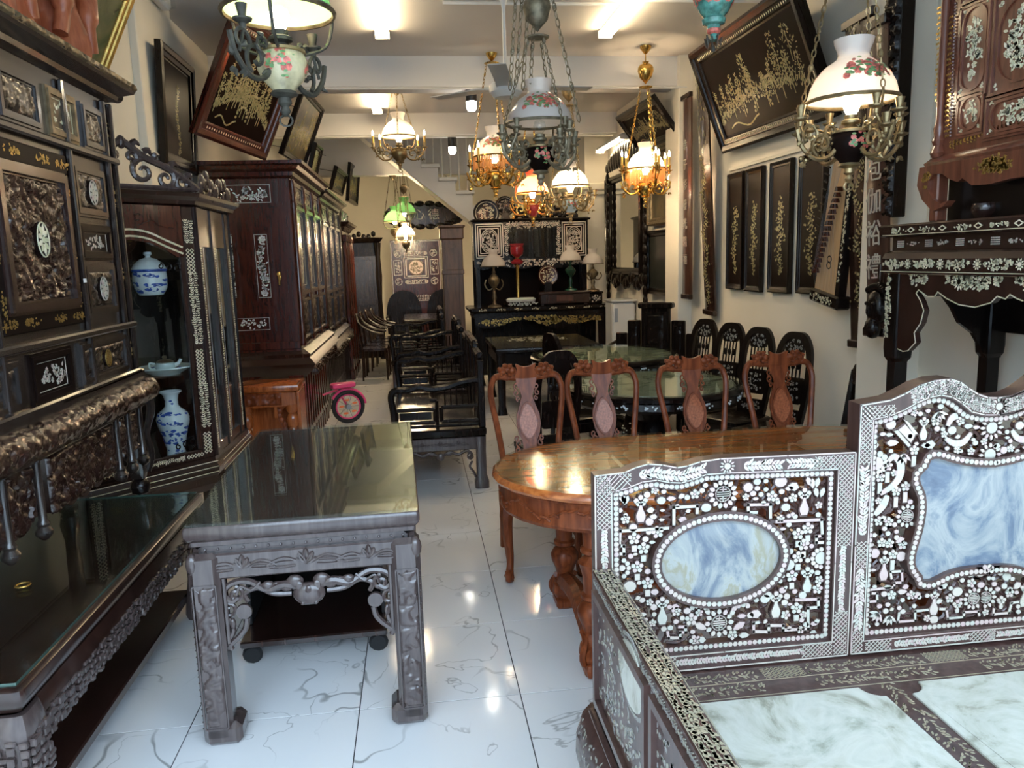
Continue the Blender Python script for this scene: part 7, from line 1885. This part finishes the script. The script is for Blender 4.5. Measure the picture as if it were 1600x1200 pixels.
# tall brown case
bc_ = thing('brown_clock_case', 'tall narrow brown oak case with sunk panels left of the back altar', 'cabinet', (ay(706,430,9.95).x+.02,9.95,0))
hw_ = (ay(722,430,9.95).x-ay(690,430,9.95).x)/2; zt = ay(706,352,9.95).z
MB().box(-hw_,hw_,0,.28,0,zt-.16,.008).build('body', MT['brown'], bc_); MB().loft(rrect(-hw_,hw_,0,.28,.004,1), [(0,zt-.18),(.02,zt-.16),(.02,zt-.04),(.04,zt-.02),(.04,zt)]).build('head', MT['brown'], bc_, smooth=20)
zm = ay(706,425,9.95).z
for z0, z1 in ((zm+.06,zt-.28),(.25,zm-.06)): panel(bc_,-hw_*.45,hw_*.55,z0,z1,0,'plain',MT['brown'],3,w=.03,proud=.02)
MB().box(-hw_-.01,hw_+.01,-.02,.28,zm-.03,zm+.03,.006).build('mid_rail', MT['brown'], bc_)

# ---------------------------------------------------------------- far room
fs = thing('inlaid_screen', 'square pearl-inlaid screen with round centre on the far back wall', 'screen', (0,0,0)); Yf = 14.2
c0_, c1_ = ay(609,376,Yf), ay(691,470,Yf); x0, x1, z0, z1 = c0_.x, c1_.x, c1_.z, c0_.z
fs.location = ((x0+x1)/2,Yf,0); FI = inv(fs)
MB(FI).box(x0,x1,Yf,Yf+.05,0,z1).build('board', MT['maroon'], fs, smooth=0)
k = Ink(661); W, H = x1-x0, z1-z0; cx, cz = (x0+x1)/2, z0+H*.56
def rectframe(a, b, c, d, w): k.strip([(a,c),(b,c),(b,d),(a,d),(a,c)], w)
for a, b, c, d in ((x0+.05,x0+W*.21,cz-.13,cz+.13),(x1-W*.21,x1-.05,cz-.13,cz+.13),(x0+W*.30,x1-W*.30,cz+.215,cz+.28),(x0+W*.30,x1-W*.30,cz-.29,cz-.225)):
    rectframe(a,b,c,d,.010); k.bloom((a+b)/2,(c+d)/2,(b-a)*.8,(d-c)*.8,26,.016)
for sx in (-1,1):
    for sz in (-1,1): e = oval(cx+sx*W*.36,cz+sz*.25,.06,.06,14); k.strip(e+[e[0]], .012); k.bloom(cx+sx*W*.36,cz+sz*.25,.09,.09,10,.014)
for s in (-1,1): k.disc(cx+s*W*.20,cz+.248,.032,12); k.disc(cx-s*W*.20,cz-.258,.032,12)
rectframe(cx-W*.24,cx+W*.24,cz-.185,cz+.185,.012); rectframe(cx-W*.20,cx+W*.20,cz-.155,cz+.155,.022); e = oval(cx,cz,.125,.125,24); k.poly(e); rectframe(x0+.015,x1-.015,z0+.02,z1-.02,.010)
for zz_ in (z0+.05,z0+.10): k.vine([(x0+.04,zz_),(x1-.04,zz_)], .02, .01, .03)
k.build('pearl_panels', MT['pinky'], fs, FI @ Vector((0,Yf,0)), t=.003)
k = Ink(662); k.bloom(cx,cz,.2,.2,60,.016); e = oval(cx,cz,.138,.138,24); k.strip(e+[e[0]], .012); k.build('scene_inlay', MT['bronze'], fs, FI @ Vector((0,Yf-.004,0)), t=.003)
# carved signboard with two characters
c = ay(664,338,13.9); sb_ = thing('carved_signboard', 'dark carved signboard with pale characters hanging above the far screen', 'sign', (c.x,13.9,c.z), 0)
w_ = .62; MB().prism(spline([(-w_,-.12),(-w_*.5,-.17),(0,-.18),(w_*.5,-.17),(w_,-.12),(w_*1.08,.02),(w_,.16),(w_*.5,.19),(0,.22),(-w_*.5,.19),(-w_,.16),(-w_*1.08,.02)],3,True), 0, .05).build('board', MT['dark'], sb_)
cvv = MB()
for i in range(22): a = 2*PI*i/22; cvv.ell((w_*1.02*math.cos(a),-.01,.02+.20*math.sin(a)), (.09,.03,.05), 8, 5)
cvv.build('carved_border', MT['black'], sb_, kind='stuff')
for i, ch in enumerate('心德'):
    me = glyph(ch,.20); me.materials.clear(); me.materials.append(MT['pearl']); o = bpy.data.objects.new('character', me); COL.objects.link(o); o.parent = sb_; o.matrix_local = Matrix(((1,0,0,-.10+.25*i),(0,0,-1,-.004),(0,1,0,.02),(0,0,0,1)))
for x in (-.4,.4): MB().tube([(x,.02,.18),(x,.02,ZC-c.z)], .006, 5).build('hanging_rod', MT['blackpl'], sb_)
# round-backed chairs in a row along the left of the aisle
def rattan_chair(label, loc, rot, group):
    t = thing('spindle_back_chair', label, 'chair', loc, rot, group); K = MT['dark']
    MB().loft(rrect(-.20,.20,-.20,.20,.04,3), [(0,.42),(0,.455)]).build('seat', K, t, smooth=20)
    MB().tube(spline([(-.23,-.16,.66),(-.235,.02,.70),(-.19,.20,.80),(-.14,.25,.92),(.14,.25,.92),(.19,.20,.80),(.235,.02,.70),(.23,-.16,.66)],4), .018, 6).build('hoop_rail', K, t)
    for i in range(8): x = -.14+.04*i; MB().tube([(x*.9,.19,.45),(x,.245,.91)], .008, 5).build('spindle', K, t)
    for x, y in ((-.18,-.18),(.18,-.18),(-.18,.18),(.18,.18)): MB().tube([(x,y,.43),(x*1.06,y*1.06,0)], .016, 6).build('leg', K, t)
    t.scale = (.9,.9,1)
    return t
GH = 'spindle-back chairs in the row left of the aisle'
ch0 = rattan_chair('nearest spindle-back chair in the dim row left of the aisle', (-.62,11.15,0), PI/2, GH)
for i, lab in enumerate(('second', 'third', 'farthest')): clone(ch0, lab+' spindle-back chair in the dim row left of the aisle', (-.60+.05*i,11.65+.50*i,0), PI/2, GH)
dk = thing('long_dark_table', 'long dark table in the dim far end of the aisle', 'table', (.12,12.9,0))
MB().loft(rrect(-.33,.38,-.8,.5,.02,2), [(0,.72),(.01,.74),(0,.765)]).build('top', MT['dark'], dk, smooth=20)
for x in (-.28,.33):
    for y in (-.75,.45): MB().box(x-.03,x+.03,y-.03,y+.03,0,.72,.006).build('leg', MT['dark'], dk)
for i, (x, lab) in enumerate(((-.22,'left of the two black carved armchairs before the far screen'),(.50,'right of the two black carved armchairs before the far screen'))):
    t = thing('carved_armchair', lab, 'armchair', (x,13.78,0), 0)
    MB().box(-.26,.26,-.22,.22,.34,.46,.02).build('seat', MT['black'], t); MB().prism(spline([(-.27,.46),(.27,.46),(.30,.85),(.20,1.08),(0,1.15),(-.20,1.08),(-.30,.85)],3,True), .17, .24).build('back', MT['black'], t)
    for s in (-1,1):
        MB().tube(spline([(s*.27,.15,.72),(s*.29,-.1,.70),(s*.27,-.22,.62),(s*.26,-.2,.42)],4), .03, 6).build('arm', MT['black'], t)
        for y in (-.18,.18): MB().tube([(s*.23,y,.36),(s*.23,y,0)], .025, 6).build('leg', MT['black'], t)
# ---------------------------------------------------------------- lamps
def lamp_light(parent, loc, watts, col=(1,.74,.44), r=.035):
    l = bpy.data.lights.new('bulb_light', 'POINT'); l.energy = watts*LAMP; l.color = col; l.shadow_soft_size = r
    o = bpy.data.objects.new('bulb_light', l); COL.objects.link(o); o.parent = parent; o.location = loc; return o
def chain_mesh(pts, link=.030, r=.0028, w=.009):
    mb = MB(); P = [Vector(p) for p in pts]; k = 0
    for a, b in zip(P[:-1], P[1:]):
        L = (b-a).length; n = max(1,int(L/link)); t = (b-a)/L; s = t.orthogonal().normalized(); u = t.cross(s)
        for i in range(n):
            c = a+(b-a)*((i+.5)/n); d = s if k % 2 else u; h = L/n*.60
            mb.tube([c+t*h*math.cos(q)+d*w*math.sin(q) for q in np.linspace(0,2*PI,9)[:-1]], r, 4, True); k += 1
            if k % 5 == 0: mb.ell(c, (.009,.009,.012), 6, 4)
    return mb
def scroll_arm(R, a, drop, m, cups, parent, candle=False, seed=1):
    """one branch of a candelabrum: curling stem, leaves, one or two cups"""
    M = Matrix.Rotation(a, 4, 'Z'); rg_ = random.Random(seed)
    z0 = -.95*R; ar = MB(M)
    ar.tube(spline([(.30*R,0,z0),(.55*R,0,z0-.30*R),(.95*R,0,z0-.35*R),(1.30*R,0,z0-.05*R),(1.42*R,0,z0+.30*R)],5), .010, 6)
    ar.tube([(x,0,z) for x,z in spiral(.75*R,z0-.02*R,.30*R,.06*R,-60,320,18)], .008, 5); ar.tube([(x,0,z) for x,z in spiral(1.12*R,z0+.22*R,.24*R,.05*R,200,-180,16)], .007, 5)
    ar.tube([(x,0,z) for x,z in spiral(.52*R,z0+.28*R,.20*R,.04*R,-90,260,14)], .007, 5)
    for i in range(14):
        q = rg_.random(); x = R*(.4+1.0*q); z = z0+R*(.30*math.sin(q*5)+rg_.uniform(-.25,.3)); b = rg_.random()*6
        ar.tube(spline([(x,0,z),(x+.05*R*math.cos(b),rg_.uniform(-.05,.05)*R,z+.06*R*math.sin(b)),(x+.14*R*math.cos(b+.5),rg_.uniform(-.08,.08)*R,z+.14*R*math.sin(b+.5))],2), [.004,.009,.010,.006,.002], 5)
    arm = ar.build('branch', m, parent, kind='stuff')
    for dx, dy, dz in cups:
        cp = MB(M).lathe([(.001,-.03),(.010,-.028),(.012,-.01),(.030,0),(.032,.006),(.012,.010),(.014,.022),(.020,.05),(.017,.05),(.010,.02),(.001,.018)], dx*R, dy*R, z0+dz*R, 12)
        cp.tube([(1.2*R if dx > .9 else .7*R,0,z0+.0*R),(dx*R,dy*R,z0+dz*R-.03)], .006, 5); cp.build('candle_cup', m, parent)
        if candle:
            MB(M).lathe([(.011,0),(.011,.10),(.001,.10)], dx*R, dy*R, z0+dz*R+.03, 10).build('candle_sleeve', MT['candle'], parent)
            MB(M).lathe([(.007,.0),(.012,.018),(.008,.04),(.001,.06)], dx*R, dy*R, z0+dz*R+.13, 8).build('candle_bulb', MT['flame'], parent)
def dome(R, k=1.0): return [(R,0),(R*.985,.12*R*k),(R*.93,.32*R*k),(R*.80,.56*R*k),(R*.62,.76*R*k),(R*.42,.89*R*k),(R*.36,.94*R*k),(R*.335,1.02*R*k),(R*.36,1.12*R*k),(R*.42,1.26*R*k),(R*.44,1.36*R*k)]
def posies(parent, prof, spots, s, mats=('rose','leafg'), out=.0015):
    zs = [p[1] for p in prof]; rs = [p[0] for p in prof]
    for mi_, mn in enumerate(mats):
        rg_ = random.Random(5+mi_); vs = []; fs = []
        for a0, z0, n in spots:
            for _ in range(n if mi_ == 0 else n):
                a = a0+rg_.gauss(0,.5)*s*4; z = z0+rg_.gauss(0,.5)*s*.5; q = s*rg_.uniform(.10,.24)*(1 if mi_ == 0 else .8); k0 = len(vs)
                for j in range(7):
                    t = 2*PI*j/7; zz_ = z+q*math.sin(t)*(1 if mi_ == 0 else .5); o = np.argsort(zs); r = float(np.interp(zz_, np.array(zs)[o], np.array(rs)[o]))+out*(1+mi_*.4)+rg_.random()*.0006
                    aa = a+q*math.cos(t)/max(r,.02); vs.append((r*math.cos(aa), r*math.sin(aa), zz_))
                fs.append(tuple(range(k0,k0+7)))
        MB().add(vs, fs).build('painted_'+('flowers' if mi_ == 0 else 'leaves'), MT[mn], parent, smooth=0, kind='stuff')
def oil_lamp(label, c, R, shade, metal, font, name='hanging_lamp', group='hanging oil lamps', arms=0, candle=False, watts=18, hang='chains', weight=True, flowers=True, kz=1.0, a_off=.3, font_flowers=True, ring=None, lining=None, hang_r=.95, ztop=None, fringe=None, lit=True, crown=4.2, cups=((1.42,0,.42),(1.0,.18,.62))):
    t = thing(name, label, 'lamp', c, 0, group); pr = dome(R,kz); ztop = (ZC if ztop is None else ztop)-c[2]
    sh = MB().shell(pr, seg=36).build('shade', MT[shade], t, smooth=60)
    if lining: MB().shell([(r*.985,z+.001) for r,z in pr[:7]], seg=36).build('shade_lining', MT[lining], sh, smooth=60)
    if flowers: posies(sh, pr, [(-1.55,.58*R*kz,16),(-1.1,.64*R*kz,11),(-2.0,.62*R*kz,11),(.9,.6*R*kz,14),(2.6,.6*R*kz,14)], R*.42)
    MB().tube([(R*1.015*math.cos(a),R*1.015*math.sin(a),0) for a in np.linspace(0,2*PI,37)[:-1]], .0085, 6, True).build('shade_ring', MT[ring or metal], t)
    if fringe: 
        fb = MB(); n = 72
        for i in range(n): a = 2*PI*i/n; fb.tube([(R*1.0*math.cos(a),R*1.0*math.sin(a),-.005),(R*1.0*math.cos(a),R*1.0*math.sin(a),-fringe*(1-.25*abs((i%6)-3)/3))], .0058, 4)
        fb.build('bead_fringe', MT['peach' if shade != 'opala' else 'opala'], t, kind='stuff')
    MB().lathe([(.001,.10*R),(.05*R,.12*R),(.16*R,.05*R),(.20*R,-.07*R),(.15*R,-.22*R),(.10*R,-.30*R),(.001,-.30*R)], seg=14).build('bulb', MT['bulb'] if lit else MT['pane'], t)
    MB().lathe([(.10*R,-.30*R),(.16*R,-.32*R),(.15*R,-.40*R),(.22*R,-.44*R),(.22*R,-.50*R),(.12*R,-.54*R),(.16*R,-.60*R),(.30*R,-.63*R),(.34*R,-.68*R)], seg=18).build('burner', MT[metal], t)
    fp = [(.34*R,-.66*R),(.42*R,-.74*R),(.47*R,-.86*R),(.46*R,-1.02*R),(.38*R,-1.20*R),(.24*R,-1.34*R),(.20*R,-1.42*R)]
    fo = MB().lathe(fp, seg=24).build('font', MT[font], t)
    if font_flowers: posies(fo, fp, [(-1.9,-.92*R,7),(-1.3,-1.06*R,8),(-1.5,-.84*R,5),(0,-.95*R,8),(2,-.95*R,8)], R*.30, ('rose','leafg'), .002)
    MB().lathe([(.36*R,-.655*R),(.44*R,-.665*R),(.45*R,-.72*R),(.41*R,-.73*R)], seg=24).build('font_collar', MT['oldbrass'], t)
    MB().lathe([(.22*R,-1.40*R),(.26*R,-1.46*R),(.12*R,-1.52*R),(.13*R,-1.62*R),(.07*R,-1.68*R),(.10*R,-1.76*R),(.05*R,-1.84*R),(.001,-1.86*R)], seg=16).build('finial', MT[metal], t)
    MB().tube([(.12*R*math.cos(a),0,-1.93*R+.10*R*math.sin(a)) for a in np.linspace(0,2*PI,13)[:-1]], .004, 5, True).build('pull_ring', MT[metal], t)
    for i in range(arms): scroll_arm(R, a_off+2*PI*i/arms, 0, MT[metal], cups, t, candle, i+3)
    # harp: two bars from the font collar up past the shade, then chains to the ceiling
    zc = 1.75*R*kz
    n = 3 if hang == 'chains' else 2
    for i in range(n):
        a = a_off+.5+2*PI*i/n; r0 = hang_r*R*1.12
        MB().tube(spline([(.44*R*math.cos(a),.44*R*math.sin(a),-.70*R),(.9*R*math.cos(a),.9*R*math.sin(a),-.5*R),(r0*math.cos(a),r0*math.sin(a),-.10*R),(r0*math.cos(a),r0*math.sin(a),.10*R)],4), .006, 6).build('harp_bar', MT[metal], t)
        top = min(ztop, crown*R) if weight else ztop
        chain_mesh([(r0*math.cos(a),r0*math.sin(a),.10*R),(.28*R*math.cos(a),.28*R*math.sin(a),top-.02)]).build('chain', MT[metal], t, kind='stuff')
    if weight:
        top = min(ztop, crown*R)
        MB().lathe([(.001,top-.10*R),(.34*R,top-.04*R),(.36*R,top),(.10*R,top+.05*R),(.001,top+.06*R)], seg=16).build('crown', MT[metal], t)
        if ztop-top > .3:
            u0 = top+.25*R
            MB().lathe([(.001,u0-.12*R),(.06*R,u0-.05*R),(.10*R,u0),(.32*R,u0+.22*R),(.42*R,u0+.55*R),(.40*R,u0+.72*R),(.30*R,u0+.85*R),(.14*R,u0+.92*R),(.18*R,u0+1.0*R),(.001,u0+1.02*R)], seg=18).build('counterweight', MT[metal], t)
            MB().tube([(0,0,u0+1.0*R),(0,0,ztop)], .005, 5).build('hanging_rod', MT[metal], t)
        else: MB().tube([(0,0,top),(0,0,ztop)], .006, 5).build('hanging_rod', MT[metal], t)
    MB().lathe([(.001,ztop-.07),(.015,ztop-.065),(.05,ztop-.02),(.055,ztop),(.001,ztop)], seg=14).build('canopy', MT[metal], t)
    if lit: lamp_light(t, (0,0,-.05*R), watts)
    return t
def spot(px, py, Y): q = ay(px, py, Y); return (q.x, Y, q.z)
oil_lamp('hanging lamp with wide green shade and painted font at the top left', spot(435,20,2.9), .185, 'opalg', 'verdigris', 'cream_font', arms=2, a_off=-2.05, watts=5, flowers=False, kz=.75, ring='bronze', lining='opalgin', cups=((1.05,.0,.55),))
cl_lamp = oil_lamp('hanging lamp with white rose-painted dome in the middle, nearest of the centre group', spot(843,193,4.6), .19, 'opalw', 'palebronze', 'lacq', arms=4, a_off=.5, watts=10, lit=False, crown=2.5, kz=.92, cups=((1.42,0,.55),(1.0,.18,.75),(1.2,-.2,.35)))
oil_lamp('large lit lamp with pink-white flowered dome and black floral font at the right', spot(1331,158,3.35), .19, 'opalw', 'oldbrass', 'lacq', arms=4, a_off=.12, watts=3, cups=((1.42,.12,.50),(1.15,-.25,.62),(1.30,-.1,.2)))
oil_lamp('chandelier with garlanded white dome hanging beyond the first beam on the left', spot(623,214,9.0), .19, 'opalw', 'oldbrass', 'oldbrass', arms=2, a_off=0.0, watts=18, font_flowers=False, flowers=False, weight=False, candle=True, cups=((1.5,0,.35),(1.1,.2,.1)))
oil_lamp('brass lamp with amber glass skirt and candles left of the centre group', spot(773,245,7.5), .20, 'opalw', 'brass', 'brass', arms=5, a_off=.2, watts=16, candle=True, fringe=.13, font_flowers=False, cups=((1.25,0,.62),))
oil_lamp('lamp with coral red shade low in the centre group', spot(832,302,8.5), .175, 'opalr', 'brass', 'ruby', arms=5, a_off=.4, watts=14, font_flowers=False, flowers=False, cups=((1.3,0,.5),))
oil_lamp('lamp with plain white dome and white font at the right of the centre group', spot(891,291,7.8), .185, 'opalw', 'oldbrass', 'porcelain', arms=5, a_off=.25, watts=16, flowers=False, cups=((1.5,0,.5),(1.2,.2,.3)))
oil_lamp('brass lamp with peach bead fringe and candles beside the right wall', spot(1009,264,7.25), .175, 'opalw', 'brass', 'brass', arms=4, a_off=.1, watts=18, candle=True, fringe=.16, font_flowers=False, flowers=False, cups=((1.35,0,.85),(1.2,.22,.75)))
oil_lamp('far green-shaded lamp hanging before the signboard, right one', spot(632,333,13.4), .19, 'opalg', 'bronze', 'bronze', watts=7, flowers=False, font_flowers=False)
oil_lamp('far green-shaded lamp hanging before the signboard, left one', spot(617,346,12.5), .17, 'opalg', 'bronze', 'bronze', watts=6, flowers=False, font_flowers=False, ztop=2.98)
oil_lamp('far white-globed lamp hanging below the green ones', spot(634,368,12.1), .14, 'opalw', 'bronze', 'bronze', watts=14, flowers=False, font_flowers=False)
for i, (x0_, x1_, y1_) in enumerate(((806,797,140),(816,806,132),(826,817,140),(836,829,130),(862,905,190))):
    a, b = ay(x0_,-8,4.62), ay(x1_,y1_,4.55); L_ = cl_lamp.location
    chain_mesh([b-L_, a-L_, Vector((a.x,a.y,ZC))-L_], .045, .0035, .012).build('ornate_chain', MT['palebronze'], cl_lamp, kind='stuff')
# turquoise majolica lamp, only its foot in view
c = spot(1115,58,3.6); tq = thing('majolica_lamp', 'turquoise and red majolica lamp foot hanging at the top right, mostly cut off', 'lamp', c, 0, 'hanging oil lamps')
MT['turq'] = plain('turquoise_majolica', (.10,.30,.25), .15, coat=.6, var=.6, scale=30)
MB().lathe([(.001,-.02),(.02,-.015),(.012,.0),(.022,.02),(.03,.028),(.03,.05),(.05,.056),(.055,.075),(.045,.085),(.06,.10),(.085,.14),(.10,.19),(.095,.24),(.06,.28),(.04,.30),(.001,.30)], seg=22).build('font', MT['turq'], tq)
fp = [(.06,.10),(.085,.14),(.10,.19),(.095,.24),(.06,.28)]; posies(tq.children[0], fp, [(-1.9,.19,6),(-1.2,.2,6),(-.4,.19,6),(-2.6,.19,6)], .12, ('rose','rose'))
MB().lathe([(.021,.012),(.031,.02),(.031,.034),(.024,.04)], seg=16).build('red_band', MT['rose'], tq)
dr = MB()
for i in range(9): a = 2*PI*i/9; dr.tube(spline([(.01*math.cos(a),.01*math.sin(a),-.01),(.03*math.cos(a),.03*math.sin(a),-.02),(.04*math.cos(a),.04*math.sin(a),-.005+.01*(i%2)),(.03*math.cos(a),.03*math.sin(a),-.045)],2), .004, 5)
dr.ell((0,0,-.05), (.012,.012,.018), 8, 5); dr.build('leaf_finial', MT['verdigris'], tq, kind='stuff')
MB().shell([(r,z+.50) for r,z in dome(.19)], seg=30).build('shade', MT['opalw'], tq); MB().lathe([(.04,.30),(.05,.32),(.03,.36),(.03,.42)], seg=14).build('burner', MT['bronze'], tq)
for a in (.4,2.5,4.6): chain_mesh([(.10*math.cos(a),.10*math.sin(a),.24),(.20*math.cos(a),.20*math.sin(a),.5),(.03*math.cos(a),.03*math.sin(a),ZC-c[2])]).build('chain', MT['bronze'], tq, kind='stuff')

MT['jade'] = plain('dark_green_glass', (.012,.05,.03), .2, coat=.4, var=.3)
# table lamps on the back altar
def table_lamp(label, px, py, Y, R, zb, stem, shade='opalw', arms=0):
    c = ay(px, py, Y); t = thing('table_lamp', label, 'lamp', (c.x,Y,zb), 0, 'table lamps on the back altar'); h = c.z-zb
    MB().shell([(r,z+h) for r,z in dome(R)], seg=28).build('shade', MT[shade], t, smooth=60); MB().tube([(R*math.cos(a),R*math.sin(a),h) for a in np.linspace(0,2*PI,25)[:-1]], .006, 5, True).build('shade_ring', MT['bronze'], t)
    MB().lathe([(.001,0),(.09,0),(.085,.02),(.03,.04),(.02,.08),(.03,.12),(.018,h*.45),(.03,h*.48),(.07,h*.6),(.075,h*.68),(.05,h*.76),(.02,h*.82),(.025,h*.86),(.015,h*.9),(.015,h+R*.9)], seg=16).build('stem', MT[stem], t)
    MB().ell((0,0,h+.02), (.03,.03,.045), 10, 6).build('bulb', MT['pane'], t)
    k = Ink(3)
    for i in range(arms):
        a = 2*PI*i/arms; MB().tube(spline([(0,0,h*.5),(.07*math.cos(a),.07*math.sin(a),h*.42),(.12*math.cos(a),.12*math.sin(a),h*.55),(.10*math.cos(a),.10*math.sin(a),h*.68)],4), .008, 5).build('arm', MT[stem], t)
    return t
table_lamp('white domed table lamp on the left of the back altar', 771, 416, YA+.07, .16, za, 'bronze', arms=4)
table_lamp('white domed table lamp with green stem on the right of the back altar', 891, 407, YA+.10, .145, za+.181, 'jade')
table_lamp('white domed table lamp at the right end of the back altar above the casket', 926, 412, YA+.10, .145, za+.161, 'bronze', arms=3)
c = ay(808,470,YA+.1); rl_ = thing('ruby_oil_lamp', 'oil lamp with ruby glass tulip shade and gilt column on the back altar', 'lamp', (c.x+.02,YA+.42-.16-.12,za), 0, 'table lamps on the back altar')
ht = ay(808,412,YA+.1).z-za
MB().lathe([(.06,.0),(.055,.02),(.03,.04),(.022,.06),(.022,ht-.04),(.03,ht-.02)], seg=14).build('column', MT['brass'], rl_); MB().lathe([(.03,ht-.02),(.08,ht),(.085,ht+.03),(.05,ht+.06),(.02,ht+.07)], seg=18).build('font', MT['ruby'], rl_)
MB().shell([(.03,ht+.08),(.08,ht+.12),(.09,ht+.18),(.085,ht+.22),(.11,ht+.26)], seg=22).build('tulip_shade', MT['ruby'], rl_); MB().shell([(.025,ht+.09),(.03,ht+.2),(.02,ht+.42)], seg=14).build('chimney', MT['pane'], rl_); MB().lathe([(.02,ht+.06),(.03,ht+.08),(.02,ht+.1)], seg=12).build('burner', MT['brass'], rl_)

# white fitting high on the left pier
c = ax(246,2,-1.68); em = thing('emergency_light', 'white plastic emergency light high on the left wall above the framed lacquer picture', 'light', (-1.70,c.y,c.z), PI/2)
MB().box(-.16,.16,-.07,.008,-.02,.16,.02).build('housing', MT['white'], em)
for x in (-.09,.09): MB().lathe([(.001,-.035),(.04,-.03),(.045,0),(.03,.02),(.001,.02)], x, -.075, .02, 14, 'y').build('lamp_head', MT['pane'], em)
